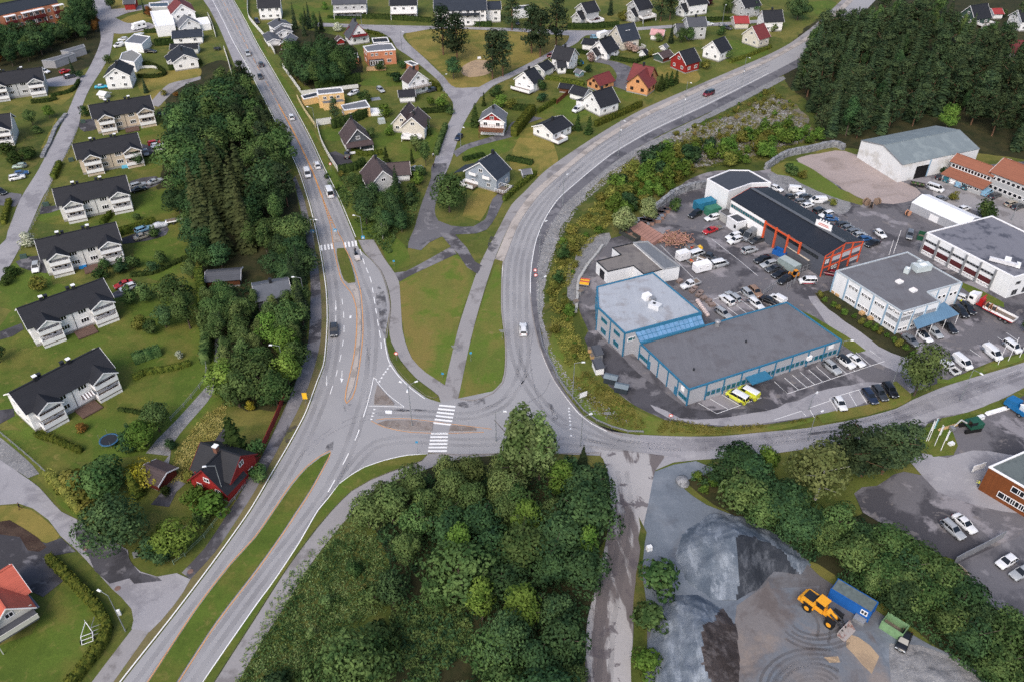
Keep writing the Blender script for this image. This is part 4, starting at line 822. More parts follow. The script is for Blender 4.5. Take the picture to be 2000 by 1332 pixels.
for i in range(4):facade(r,c,p[i],p[(i+1)%4],1.7,3,1.6,1.2)
b=MB();b.box((*(P(733,222)-c).xy,.5),(6,5,.9),TRIM,.1);b.build('terrace',r)
for n,lab,px,z in(('garage','long grey flat roofed garage by the dark wood, upper one of two',[(118,100),(163,87),(166,92),(134,102)],3.0),('garage','long grey flat roofed garage, lower one of two, weathered boards',[(81,119),(139,103),(146,105),(106,119.5)],3.0)):
    r,c,p=flat(n,lab,'garage',px,z,lined('weathered_boards',(150,150,154),0,.2,.85),GREYT,plain('grey_edge',(150,152,155)))
r,c,p=flat('outbuilding','white flat roofed hall behind the tall pines','hall',[(1001,13),(1033,10),(1036,17),(1003,20)],4,WHITEW,MIDGREY)
# brick apartment block at the top left
DKRB=siding((96,34,36))
r,c,p=flat('apartment_block','orange brick apartment block with dark red balconies at the top left corner','apartments',[(-70,46),(0,30),(113,5),(104,-14),(-80,24)],10.2,BRICK,BLACKT,DKBLUE)
for i in range(len(p)):
    for z in(1.8,4.8,7.8):facade(r,c,p[i],p[(i+1)%len(p)],z,9,1.3,1.3)
e0,e1=P(0,30,10.2),P(113,5,10.2);e0.z=e1.z=0;ed=(e1-e0).normalized();en=Vector((ed.y,-ed.x,0));er=math.atan2(ed.y,ed.x);EL=(e1-e0).length
for t in(.13,.42,.62,.97):
    b=MB();x=ed*EL*t+e0-c+en*.9
    for z in(.3,3.2,6.2):
        b.box((x.x,x.y,z),(4.4,1.8,.2),DKRB,er);q=x+en*.9;b.box((q.x,q.y,z+.6),(4.4,.08,1.1),DKRB,er)
        for s in(-2.16,2.16):q=x+ed*s;b.box((q.x,q.y,z+.6),(.08,1.7,1.1),DKRB,er)
    b.box((x.x,x.y,9.3),(4.6,2.0,.2),TRIM,er)
    for s in(-2.1,2.1):q=x+ed*s+en*.8;b.box((q.x,q.y,4.6),(.14,.14,9.2),TRIM,er)
    b.build('balcony_stack',r)
# red houses beside the main road and the tiled cottage
r,v=H('detached_house','dark red timber house with black L shaped roof beside the main road footpath','house',[((394.5,864.6),(466,888.5),7.4,7.4,4.4),((431,880),(396,914.8),7.2,8.4,2.9)],REDW,BLACKT,chim=(),plinth=.35,skip=(('long',1),),trim=plain('red_trim',(120,36,40)))
b=MB();b.box((0,0,0),(.8,.8,1.8),plain('chimney_brick',(120,84,70)));b.box((0,0,.95),(1,1,.14),TRIM);b.build('chimney',v[0]['roof'],(-.6,-.4,7.4))
r,v=H('garden_shed','small dark red shed half covered by the yellow climbing shrub','shed',[((286,907),(322,921),3.2,4.6,2.2)],DARKRED,BROWNT,chim=(),win=False,plinth=.2)
r,v=H('detached_house','cream cottage with orange tiled roof in the bottom left corner','house',[((-45,1144),(18,1105),7,7.4,3.8),((-22,1140),(8,1185),6.6,6.4,3.6)],siding((208,206,196)),ORANGET,chim=(),plinth=.3)
L=v[0]['L']/2
deck(r,v[1],v[1]['L']/2,v[1]['L']/2+2.4,-3.4,3.2,2.9,MIDGREY,siding((208,206,196)))
b=MB();b.slab([(L-4.2,-3.8,2.7),(L+.1,-3.8,2.7),(L+.1,-6.8,2.3),(L-4.2,-6.8,2.3)],.12,plain('blue_grey_felt',(104,108,122)));b.build('terrace_roof',r,v[0]['loc'],v[0]['rz'])
r,v=H('garage','weathered grey roofed shed under the trees left of the main road','shed',[((404,532),(467,527),3.4,5,2.4)],BROWNW,MIDGREY,chim=(),win=False)
r,v=H('bungalow','dark timber bungalow with grey blue roof among the trees by the main road','house',[((496,558),(560,546),5,8,3.2)],DARKGREY,plain('blue_grey_felt2',(92,96,104)))
r,v=H('garden_shed','small white shed next to the red hedge shrubs by the street','shed',[((196,178),(207,180),2.6,3,1.9)],WHITEW,OFFW,chim=(),win=False)
r,v=H('garden_shed','pale blue garden shed below the blue tarpaulin','shed',[((1128,135),(1136,138),2.6,2.6,1.9)],siding((140,170,180)),GREYT,chim=(),win=False)
r,v=H('garden_shed','small grey garden shed at the hedge end right of the blue grey house','shed',[((1020,332),(1034,330),2.5,3,1.8)],BLUEGREY,GREYT,chim=(),win=False)
r,v=H('garden_shed','dark brown open shed and woodstore beside the garage with green door','shed',[((1096,163),(1118,166),2.8,4,2.0)],BROWNW,BLACKT,chim=(),win=False)
# ---------------------------------------------------------------- industrial buildings
BLUE=plain('blue_trim_paint',(52,112,144),rough=.5,var=.1)
CLAD=lined('grey_cladding',(168,170,176),2,.3,.86,.55,.06)
CLADW=lined('white_cladding',(226,228,231),0,.3,.9,.55,.05)
FELTL=lined('light_roof_felt',(164,169,177),0,1.0,.93,.8,.06,stain=((128,122,122),.5))
FELTD=lined('dark_roof_felt',(108,108,113),0,1.0,.92,.8,.07,stain=((96,94,98),.7))
FELTW=lined('wet_roof_felt',(118,118,126),0,1.0,.94,.7,.06,stain=((74,76,86),.95))
SKYG=plain('blue_roof_glass',(104,142,178),rough=.12,var=.3,scale=.7,spec=.6)
TEALG=plain('teal_glass',(34,92,100),rough=.1,var=.3,spec=.6)
ORANGEP=plain('orange_red_steel',(208,90,56),rough=.5,var=.08)
SLATE=lined('slate_cladding',(82,86,96),2,.3,.86,.6,.06)
BLKROOF=lined('black_ribbed_roof',(38,42,50),0,.6,.7,.5,.1)
def posts(root,c,p,q,z,n,m,w=.3,d=.16,ends=True):
    dd=Vector((q[0]-p[0],q[1]-p[1],0));L=dd.length;dd/=L;nn=Vector((dd.y,-dd.x,0));rz=math.atan2(dd.y,dd.x)
    for k in range(n+1):
        if not ends and k in(0,n):continue
        x=Vector((p[0],p[1],0))+dd*(L*k/n)+nn*(d*.4)-c
        b=MB();b.box((0,0,z/2),(w,d,z),m);b.build('pilaster',root,x,rz)
def wallbox(root,name,c,p,q,t0,t1,z0,z1,m,d=.1,off=.02):
    dd=Vector((q[0]-p[0],q[1]-p[1],0));L=dd.length;u=dd/L;nn=Vector((u.y,-u.x,0));rz=math.atan2(u.y,u.x)
    x=Vector((p[0],p[1],0))+dd*((t0+t1)/2)+nn*(d/2+off-.05)-c
    b=MB();b.box((0,0,(z0+z1)/2),(L*(t1-t0),d,z1-z0),m);return b.build(name,root,x,rz)
def seq(px,z):
    """roof corners in anticlockwise ground order"""
    pts=[P2(p,z)for p in px]
    return pts
r,c,p=flat('office_building','two storey grey office with blue trim and pale flat roof','building',[(1166,560),(1168,600.5),(1220.5,650.5),(1370,610.5),(1275.5,532.5)],6.6,CLAD,FELTL,BLUE,.45)
BA={}
for i in range(5):
    q0,q1=p[i],p[(i+1)%5];d=q1-q0;nn=Vector((d.y,-d.x,0)).normalized()
    if not faces_cam(q0,nn):continue
    L=d.length;n=max(1,int(L/4));posts(r,c,q0,q1,6.3,n,BLUE)
    if nn.x<.3:
        facade(r,c,q0,q1,4.6,n,2.4,1.0,.3,.3,BLUE,2,TEALG);facade(r,c,q0,q1,1.6,n,2.0,1.3,.3,.3,BLUE,2,TEALG)
    else:facade(r,c,q0,q0.lerp(q1,.22),4.4,1,2.6,1.1,.3,.3,TRIM,1,TEALG)
b=MB();x=P(1263,583,6.5)-c;b.box((x.x,x.y,6.9),(1.8,1.6,1.5),TRIM,.5);b.box((x.x+1.2,x.y-.9,6.8),(1.2,1.2,1.2),GREYSTEEL,.5);b.build('air_handling_unit',r)
b=MB();x=P(1279,601,6.5)-c;b.box((x.x,x.y,6.9),(2.6,1.8,1.3),plain('ahu_grey',(206,208,212)),-.6);b.box((x.x-.2,x.y+.2,7.57),(.7,.7,.06),DARKMETAL,-.6);b.build('air_handling_unit',r)
b=MB();q=[P2(t,6.6)-c for t in((1270,617),(1286,612),(1301,627),(1285,630))];b.prism([(t.x,t.y)for t in q],6.35,6.75,FELTL);b.build('roof_hatch',r)
# glazed link between the two blue trimmed buildings
t0,t1,u0,u1=P(1240,648,6.0),P(1368,614,6.0),P(1251,670,4.75),P(1376,636,4.75)
r=thing('glass_link','sloping blue glass roof joining the two blue trimmed buildings','skylight',(t0+u1)/2*Vector((1,1,0))if False else Vector(((t0.x+u1.x)/2,(t0.y+u1.y)/2,0)))
c=r.location
b=MB();b.slab([t0-c,t1-c,u1-c,u0-c],.12,SKYG);b.build('glass_roof',r)
n=14
for k in range(n+1):
    b=MB();a=t0.lerp(t1,k/n)-c;e=u0.lerp(u1,k/n)-c;b.tube(a+Vector((0,0,.06)),e+Vector((0,0,.06)),.05,.05,BLUE,4,smooth=False);b.build('glazing_bar',r)
b=MB();a=t0.lerp(u0,.5)-c;e=t1.lerp(u1,.5)-c;b.tube(a+Vector((0,0,.06)),e+Vector((0,0,.06)),.05,.05,BLUE,4,smooth=False);b.build('glazing_bar',r)
for a,e in((t0,t1),(u0,u1)):
    b=MB();m=(a+e)/2-c;b.box((m.x,m.y,m.z+.05),((e-a).length,.5,.4),BLUE,math.atan2((e-a).y,(e-a).x));b.build('gutter',r)
b=MB();b.poly([(t0-c).xy[:]+(0,),(u0-c).xy[:]+(0,),u0-c-Vector((0,0,.2)),t0-c-Vector((0,0,.2))],CLAD);b.poly([(u1-c).xy[:]+(0,),(t1-c).xy[:]+(0,),t1-c-Vector((0,0,.2)),u1-c-Vector((0,0,.2))],CLAD);b.build('end_wall',r)
r,c,p=flat('warehouse','long single storey grey building with blue trim and dark flat roof','building',[(1251,671),(1346,760),(1644,664),(1537,590)],4.5,CLAD,FELTD,BLUE,.4)
for i in range(4):
    q0,q1=p[i],p[(i+1)%4];d=q1-q0;nn=Vector((d.y,-d.x,0)).normalized()
    if not faces_cam(q0,nn):continue
    L=d.length
    if L>30:
        posts(r,c,q0,q1,4.2,9,BLUE);facade(r,c,q0,q1,1.5,27,1.0,1.2,4.5,.5,BLUE,0,TEALG)
        wallbox(r,'entrance_canopy',c,q0,q1,.36,.49,2.5,2.8,BLUE,2.6);wallbox(r,'sign',c,q0,q1,.915,.95,2.9,4.0,TRIM,.06,.06);wallbox(r,'air_conditioner',c,q0,q1,.77,.8,1.9,2.9,TRIM,.5)
    else:
        posts(r,c,q0,q1,4.2,5,BLUE);wallbox(r,'sign',c,q0,q1,.86,.92,2.6,3.9,TRIM,.06,.06)
        facade(r,c,q0.lerp(q1,0),q0.lerp(q1,.2),1.5,2,1.6,1.1,.3,.3,BLUE,1,TEALG);facade(r,c,q0.lerp(q1,.8),q1,1.4,3,1.0,1.1,.6,.3,BLUE,0,TEALG)
        wallbox(r,'door',c,q0,q1,.205,.245,0,2.2,BLUE,.1,.03)
        wallbox(r,'door',c,q0,q1,.745,.79,0,2.2,BLUE,.1,.03)
b=MB();x=P(1401,635,4.5)-c;b.tube((x.x,x.y,4.2),(x.x,x.y,5.6),.55,.55,GREYSTEEL,12);b.tube((x.x,x.y,5.6),(x.x,x.y,5.9),.75,.4,GREYSTEEL,12);b.build('roof_vent',r)
for tx,ty in((1355,722),(1457,668)):
    b=MB();x=P(tx,ty,4.4)-c;b.tube((x.x,x.y,4.2),(x.x,x.y,4.8),.2,.2,DARKMETAL,8);b.build('roof_vent',r)
# grey sheds behind the office
r,c,p=flat('warehouse','pale grey shed with slate roof beside the timber stacks','shed',[(1237,474),(1297,526),(1328,520.5),(1265,471.5)],4.0,CLADW,lined('shed_roof',(110,114,120),0,.5,.9),plain('grey_edge',(150,152,155)),.25)
r,c,p=flat('warehouse','low L shaped grey shed with brownish felt roof and dark doorway','shed',[(1165,510.5),(1187,531),(1237,519.5),(1258,536),(1296,526),(1236.5,475),(1196,484),(1213,498)],3.6,CLADW,lined('brown_felt',(120,115,112),0,1.0,.93,.8,.08,stain=((88,84,86),.6)),DARKMETAL,.2,.2)
for i in range(len(p)):
    q0,q1=p[i],p[(i+1)%len(p)]
    if(q0-P(1165,510.5,3.6)).length<4.2 and faces_cam(q0,((q1-q0).y,-(q1-q0).x)):wallbox(r,'doorway',c,q0,q1,.35,.75,0,2.6,GLASS,.06,.03)
# workshop with orange frames
r,v=H('workshop','long workshop with black ribbed roof and orange red steel frames','building',[((1467,367.5),(1652,474.6),8,13.7,6.35)],SLATE,BLKROOF,chim=(),win=False,plinth=0,ov=.15,trim=ORANGEP)
v=v[0];L=v['L'];c=r.location
def W(x,y):q=vpt(v,x,y,0);return q+c
pL0,pL1=W(-L/2,-6.85),W(L/2,-6.85);pR1=W(L/2,6.85)
for t in(.40,.52,.645,.77):wallbox(r,'steel_frame',c,pL0,pL1,t-.006,t+.006,0,6.2,ORANGEP,.5)
wallbox(r,'steel_beam',c,pL0,pL1,.40,.77,5.4,5.75,ORANGEP,.3,.06)
wallbox(r,'white_wall_panel',c,pL0,pL1,0,.395,.0,6.0,TRIM,.08,.01)
facade(r,c,pL0,pL0.lerp(pL1,.395),4.6,14,1.1,1.1,.3,.3,GREYSTEEL,0,TEALG,off=.04);facade(r,c,pL0.lerp(pL1,.41),pL0.lerp(pL1,.95),4.7,18,1.0,.9,.1,.1,DARKMETAL,0)
for t in(0,.2,.46,.72,1):wallbox(r,'steel_frame',c,pL1,pR1,max(0,t-.012),min(1,t+.012),0,6.3+1.5*(1-abs(t-.5)*2),ORANGEP,.3)
for z in(2.4,5.2):wallbox(r,'steel_beam',c,pL1,pR1,0,1,z,z+.28,ORANGEP,.22,.04)
facade(r,c,pL1.lerp(pR1,.02),pL1.lerp(pR1,.18),4.2,2,1.0,1.2);facade(r,c,pL1.lerp(pR1,.22),pL1.lerp(pR1,.45),1.6,2,1.2,1.0)
for t0,t1,z0,z1 in((.22,.45,3.6,4.9),(.47,.71,3.6,5),(.73,.98,3.6,5),(.73,.98,1.1,2.3)):wallbox(r,'white_panel',c,pL1,pR1,t0,t1,z0,z1,plain('pale_panel',(190,192,196)),.06,.02)
b=MB();b.slab([(-L/2+.3,-.5,8.16),(L/2-.3,-.5,8.16),(L/2-.3,.5,8.16),(-L/2+.3,.5,8.16)],.1,plain('ridge_sheet',(92,96,102)));b.build('ridge_strip',v['roof'])
b=MB();b.box((0,0,.9),(4.6,.15,1.8),TRIM);b.box((0,.3,.05),(4.8,.8,.1),GREYSTEEL)
x=vpt(v,L*.27,.2,8.1);o=b.build('roof_sign',r,x,v['rz']+.2)
b=MB()
for k in range(4):b.box((-1.2+.8*k,.1,2.05),(.4,.3,.4),TRIM)
b.build('floodlights',o)
b=MB()
for k,(zz,l)in enumerate(((1.15,2.6),(.75,3.2))):b.box((0,-.09,zz),(l,.02,.2),plain('sign_red',(196,92,78)))
b.build('sign_text',o)
r2,c2,p2=flat('workshop_annex','pale grey block with black roof at the upper end of the workshop','building',[(1381.5,350),(1423.5,374),(1468,358.5),(1506,357),(1463,333),(1425,332.5)],6.7,CLADW,plain('black_felt',(66,70,78)),TRIM)
for i in range(len(p2)):
    q0,q1=p2[i],p2[(i+1)%len(p2)]
    if(q1-q0).length>9 and(q1-q0).y<0:facade(r2,c2,q0,q1,5.2,12,.55,.9,.4,.4,DARKMETAL,0)
r2,c2,p2=flat('outbuilding','white box hut with black roof at the corner of the workshop','shed',[(1421,422.5),(1440.5,435.5),(1467,429),(1443,416.5)],3.3,plain('white_render',(214,216,220)),plain('black_felt',(66,70,78)),TRIM,.2)
for i in range(4):facade(r2,c2,p2[i],p2[(i+1)%4],1.7,1,.8,1.0,3,.3,DARKMETAL,0)
r2,c2,p2=flat('outbuilding','low dark roofed lean-to between green container and white hut','shed',[(1404,413),(1420,424),(1436,417),(1420,406)],2.4,plain('grey_render',(168,168,166)),plain('dark_felt2',(84,84,86)),plain('grey_edge',(150,152,155)),.15)
# office with the name sign
def text(parent,s,size,loc,rot,m,ext=.02,bold=.012):
    cu=bpy.data.curves.new('lettering','FONT');cu.body=s;cu.size=size;cu.extrude=ext;cu.align_x='CENTER';cu.align_y='CENTER';cu.offset=bold;cu.resolution_u=2
    tmp=bpy.data.objects.new('lettering_curve',cu);C.objects.link(tmp);bpy.context.view_layer.update()
    me=bpy.data.meshes.new_from_object(tmp.evaluated_get(bpy.context.evaluated_depsgraph_get()));bpy.data.objects.remove(tmp);bpy.data.curves.remove(cu)
    me.materials.clear();me.materials.append(m);o=bpy.data.objects.new('lettering',me);C.objects.link(o);o.parent=parent;o.location=loc;o.rotation_euler=rot;return o
PALEB=plain('pale_blue_steel',(140,168,190),rough=.5,var=.08)
BLACKP=plain('black_paint',(28,28,30))
px=[(1634,529),(1762,609.5),(1836.5,588),(1812,570.5),(1879.5,552),(1772.5,492.5)]
r,c,p=flat('office_building','white office with pale blue frames and black name signs, canopy over parking','building',px,6.4,CLADW,FELTD,plain('pale_grey_edge',(176,184,190)),.35)
k0=[i for i in range(6)if(p[i]-P(1634,529,6.4)*Vector((1,1,0))if False else(p[i]-Vector((P(1634,529,6.4).x,P(1634,529,6.4).y,0)))).length<.1][0]
a0,a1,a2,a3,a4=(p[(k0+j)%6]for j in range(5))
posts(r,c,a0,a1,6.1,5,PALEB,.35);posts(r,c,a1,a2,6.1,3,PALEB,.3);posts(r,c,a3,a4,6.1,3,PALEB,.3)
for k in range(1,5):
    s0,s1=a0.lerp(a1,k/5),a0.lerp(a1,(k+1)/5)
    if k<4:facade(r,c,s0,s1,4.6,3,1.1,1.0,.7,.7,TRIM,1)
    else:facade(r,c,s0,s1,3.6,3,1.3,.9,.5,.5,GREYSTEEL,0,plain('grey_blind',(150,152,158)))
    facade(r,c,s0,s1,1.3,3,1.2,1.0,.5,.5,TRIM,1)
for k in range(3):
    s0,s1=a1.lerp(a2,k/3),a1.lerp(a2,(k+1)/3);facade(r,c,s0,s1,4.0,2,1.3,1.0,.4,.4,GREYSTEEL,0,plain('grey_blind',(150,152,158)));facade(r,c,s0,s1,1.0,2,1.3,1.0,.4,.4,TRIM,1)
    s0,s1=a3.lerp(a4,k/3),a3.lerp(a4,(k+1)/3);facade(r,c,s0,s1,3.6,2,1.0,1.0,.4,.4,TRIM,0)
for q0,q1,t,ww in((a0,a1,.905,.17),(a1,a2,.17,.30)):
    u=(q1-q0).normalized();nn=Vector((u.y,-u.x,0));L=(q1-q0).length;rz=math.atan2(u.y,u.x)
    o=wallbox(r,'sign',c,q0,q1,t-ww/2,t+ww/2,4.9,6.0,TRIM,.08,.1)
    text(o,'SecTech',1.05 if L>25 else .95,(0,-.055,5.45),(math.pi/2,0,0),BLACKP)
q=[P2(t,2.9)-c for t in((1782,630.5),(1792,643),(1874,614),(1842,594.5))]
b=MB();b.slab([q[0]+Vector((0,0,.7)),q[1],q[2],q[3]+Vector((0,0,.7))],.15,lined('blue_standing_seam',(96,128,154),0,.6,.7,.4,.08));b.build('canopy',r)
for t in(.02,.35,.68,.98):
    b=MB();x=q[1].lerp(q[2],t);b.tube((x.x,x.y,0),(x.x,x.y,2.8),.07,.07,TRIM,6);b.build('canopy_post',r)
for(tx,ty),d,an in(((1800,526),(4.2,2.0,1.6),.28),((1785,522),(1.2,1.2,1.2),.3),((1771,531),(1.4,1.2,1.3),.9),((1795,517),(1,1,1.3),.3)):
    b=MB();x=P(tx,ty,6.6)-c;b.box((x.x,x.y,6.3+d[2]/2),d,plain('ahu_pale',(186,196,198)),an);b.box((x.x+.1,x.y,6.3+d[2]+.04),(d[0]*.4,d[1]*.5,.08),TRIM,an);b.build('air_handling_unit',r)
for tx,ty in((1757,550),(1784,566.5)):
    b=MB();x=P(tx,ty,6.5)-c;b.box((x.x,x.y,6.4),(1.5,1.3,.5),TRIM,.5);b.box((x.x,x.y,6.68),(1.3,1.1,.06),plain('dome_white',(236,228,224)),.5);b.build('roof_light',r)
# white and maroon office
px=[(1811,454.5),(1981.5,542),(2110,505),(1937.5,422)]
MAROON=plain('maroon_panel',(84,38,42))
r,c,p=flat('office_building','white two storey office with maroon window bays and wet black roof','building',px,6.3,CLADW,FELTW,TRIM,.4)
for i in range(4):
    if(p[i]-Vector((P(1811,454.5,6.3).x,P(1811,454.5,6.3).y,0))).length<.1:a0,a1,a2=p[i],p[(i+1)%4],p[(i+2)%4]
LL=(a1-a0).length
posts(r,c,a0,a0.lerp(a1,.82),6.0,5,GREYSTEEL,.4,.5)
for k in range(5):
    s0,s1=a0.lerp(a1,.82*k/5),a0.lerp(a1,.82*(k+1)/5);facade(r,c,s0,s1,4.1,4,1.1,.7,.4,.4,GREYSTEEL,0)
    wallbox(r,'maroon_panel',c,a0,a1,.82*k/5+.012,.82*(k+1)/5-.012,1.3,2.7,MAROON,.06,.02);facade(r,c,s0,s1,.8,4,1.1,.7,.4,.4,TRIM,0,plain('pale_pane',(170,168,172)))
facade(r,c,a1,a2,4.1,6,1.6,.9,.5,.5,GREYSTEEL,0);facade(r,c,a1,a2,1.3,6,1.8,1.6,.5,.5,GREYSTEEL,1)
b=MB();x=P(1960,513,6.6)-c;b.box((x.x,x.y,6.7),(6.5,.9,.8),plain('duct_white',(206,206,210)),-.55);b.box((x.x+1.2,x.y+.6,7.0),(1.4,1,1.2),TRIM,-.55);b.box((x.x+3.0,x.y-1.4,6.7),(.9,2,.7),TRIM,-.55);b.build('roof_duct',r)
# small storage hall with white sheet roof, white warehouse, tiled roof offices
r,v=H('storage_hall','narrow grey hall with bright white sheet roof in the yard','hall',[((1801,380.5),(1904,427),4,8.2,2.7)],lined('grey_profile',(166,168,174),0,.25,.85),WHITER,chim=(),win=False,plinth=0,ov=.05,trim=plain('grey_edge',(150,152,155)))
c=r.location;v=v[0];q0,q1=vpt(v,-v['L']/2,-4.1,0)+c,vpt(v,v['L']/2,-4.1,0)+c
wallbox(r,'door',c,q0,q1,.38,.54,0,2.0,TRIM,.06,.03)
WHC=lined('white_sheet_wall',(218,220,222),0,.5,.93,.6,.06,stain=((176,172,164),.6))
ROOFG=lined('grey_green_roof_sheet',(118,128,132),0,1.0,.9,.6,.06,stain=((136,146,148),.6))
r,v=H('warehouse','big white warehouse with grey green gable roof and dark open gateway','warehouse',[((1726,284),(1869,255.5),8.3,18.4,5.95,{'ext':1})],WHC,ROOFG,chim=(),win=False,plinth=0,ov=.1,trim=GREYSTEEL)
c=r.location;v=v[0];q0,q1=vpt(v,-v['L']/2,-9.2,0)+c,vpt(v,v['L']/2,-9.2,0)+c
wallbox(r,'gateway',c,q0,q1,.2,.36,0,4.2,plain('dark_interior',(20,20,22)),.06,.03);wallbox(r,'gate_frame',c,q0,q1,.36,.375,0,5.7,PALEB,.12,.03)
BRT=lined('brown_roof_sheet',(142,92,72),2,.3,.8,.7,.08)
r,v=H('office_building','grey office wing with brown tiled roof and window rows at the right edge','building',[((1964,310),(2130,371),8.6,12,6.2),((1872,301),(1952,330),6.6,5.5,5.2)],siding((168,170,172)),BRT,chim=(),win=False,plinth=.2,ov=.5)
c=r.location
for vv,rows,n in((v[0],(4.6,1.8),16),(v[1],(3.9,),12)):
    q0,q1=vpt(vv,-vv['L']/2,-vv['w']/2,0)+c,vpt(vv,vv['L']/2,-vv['w']/2,0)+c
    for z in rows:facade(r,c,q0,q1,z,n,1.2,1.2,.5,.5,TRIM,0)
vv=v[1];y=-vv['w']/2
b=MB();b.slab([(-vv['L']/2,y-.1,3.2),(vv['L']/2+.5,y-.1,3.2),(vv['L']/2+.5,y-5,2.4),(-vv['L']/2,y-5,2.4)],.15,BRT);b.build('porch_roof',r,vv['loc'],vv['rz'])
b=MB();b.box((0,y-2.3,1.2),(vv['L'],4.2,2.3),siding((168,170,172)));b.build('porch_wall',r,vv['loc'],vv['rz'])
q0,q1=vpt(vv,-vv['L']/2,y-4.4,0)+c,vpt(vv,vv['L']/2,y-4.4,0)+c
facade(r,c,q0,q1,1.5,6,1.4,.9,.5,.5,TRIM,1)
# brown timber building, lower right
BRN=lined('brown_timber_cladding',(116,66,34),0,.16,.7,.75,.16)
r,c,p=flat('office_building','brown timber clad building with white edged flat roof at the right edge','building',[(1932,910.5),(2075,993),(2140,935),(2030,868)],6.2,BRN,lined('grey_green_felt',(98,106,106),0,1.0,.92,.8,.06,stain=((74,82,84),.8)),TRIM,.3)
a0=[q for q in p if(q-Vector((P(1932,910.5,6.2).x,P(1932,910.5,6.2).y,0))).length<.1][0];i=p.index(a0);a1=p[(i+1)%4]
facade(r,c,a0,a1,4.4,5,2.4,1.4,5.2,.3,TRIM,1);facade(r,c,a0,a1,1.7,5,2.4,1.4,3.6,1.6,TRIM,1)
# ---------------------------------------------------------------- vehicles
CARGLASS=plain('car_glass',(20,24,28),rough=.06,var=.2,spec=.7)
TYRE=plain('tyre_rubber',(26,26,27),rough=.9)
RIM=plain('alloy_rim',(140,142,146),rough=.35,metal=.6)
LAMPW=plain('headlamp_lens',(214,220,224),rough=.1,spec=.6)
LAMPR=plain('tail_lamp_lens',(130,24,22),rough=.2,spec=.5)
BLACKTRIM=plain('black_plastic',(30,30,32),rough=.7)
PAINT={}
def paint(rgb):
    if rgb not in PAINT:
        n=NB('car_paint_%d_%d_%d'%rgb);f=n.ramp(n.noise(.9,3),.3,.7,.93,1.06)
        n.set(n.rgb_mul(lin(rgb),f),.28,0,.5);n.b.inputs['Coat Weight'].default_value=.5;n.b.inputs['Coat Roughness'].default_value=.08;PAINT[rgb]=n.m
    return PAINT[rgb]
COL=dict(white=(222,223,225),silver=(160,164,168),grey=(104,108,114),dark=(54,57,62),black=(24,25,29),blue=(44,84,132),navy=(32,42,64),red=(168,34,36),maroon=(110,24,40),teal=(36,92,104),palegreen=(150,168,158),bronze=(140,112,92),beige=(160,152,138),turquoise=(40,160,190),yellow=(206,210,66),lightblue=(120,160,186))
# L, W, H, hood, belt, cowl x, roof front x, roof rear x, rear glass base x, tail height
CARS=dict(sedan=(4.7,1.82,1.45,.86,.95,.95,.2,-.95,-1.6,1.0),hatch=(4.15,1.78,1.5,.9,.97,.85,.15,-1.45,-1.98,1.0),wagon=(4.75,1.82,1.5,.88,.96,.95,.2,-1.95,-2.3,1.0),
            suv=(4.6,1.88,1.7,1.02,1.12,.95,.3,-1.8,-2.2,1.1),van=(4.95,1.92,1.98,1.12,1.2,1.75,1.0,-2.3,-2.46,1.2),smallvan=(4.4,1.82,1.84,1.05,1.12,1.3,.65,-2.0,-2.17,1.1),bigvan=(5.6,2.0,2.5,1.2,1.3,2.1,1.3,-2.65,-2.78,1.3),jeep=(4.3,1.85,1.85,1.1,1.15,.7,.45,-2.0,-2.12,1.15))
def loft(b,rings,m,capa=True,capb=True,smooth=True):
    n=len(rings[0]);vs=[p for r in rings for p in r]
    b.faces(vs,[(j*n+i,j*n+(i+1)%n,(j+1)*n+(i+1)%n,(j+1)*n+i)for j in range(len(rings)-1)for i in range(n)],m,smooth)
    if capa:b.poly(rings[0][::-1],m)
    if capb:b.poly(rings[-1],m)
WHEELS={}
def wheel(parent,x,y,r=.33,w=.22):
    key=(round(r,2),round(w,2),y>0)
    if key not in WHEELS:
        s=1 if y>0 else-1
        t=MB();t.tube((0,-w/2,0),(0,w/2,0),r,r,TYRE,14);m1=t.mesh('tyre')
        t=MB();t.tube((0,s*(w/2-.02),0),(0,s*(w/2+.012),0),r*.62,r*.55,RIM,10);m2=t.mesh('rim');WHEELS[key]=(m1,m2)
    o=link('wheel',None,parent,(x,y,r));link('tyre',WHEELS[key][0],o);link('rim',WHEELS[key][1],o);return o
CARM={}
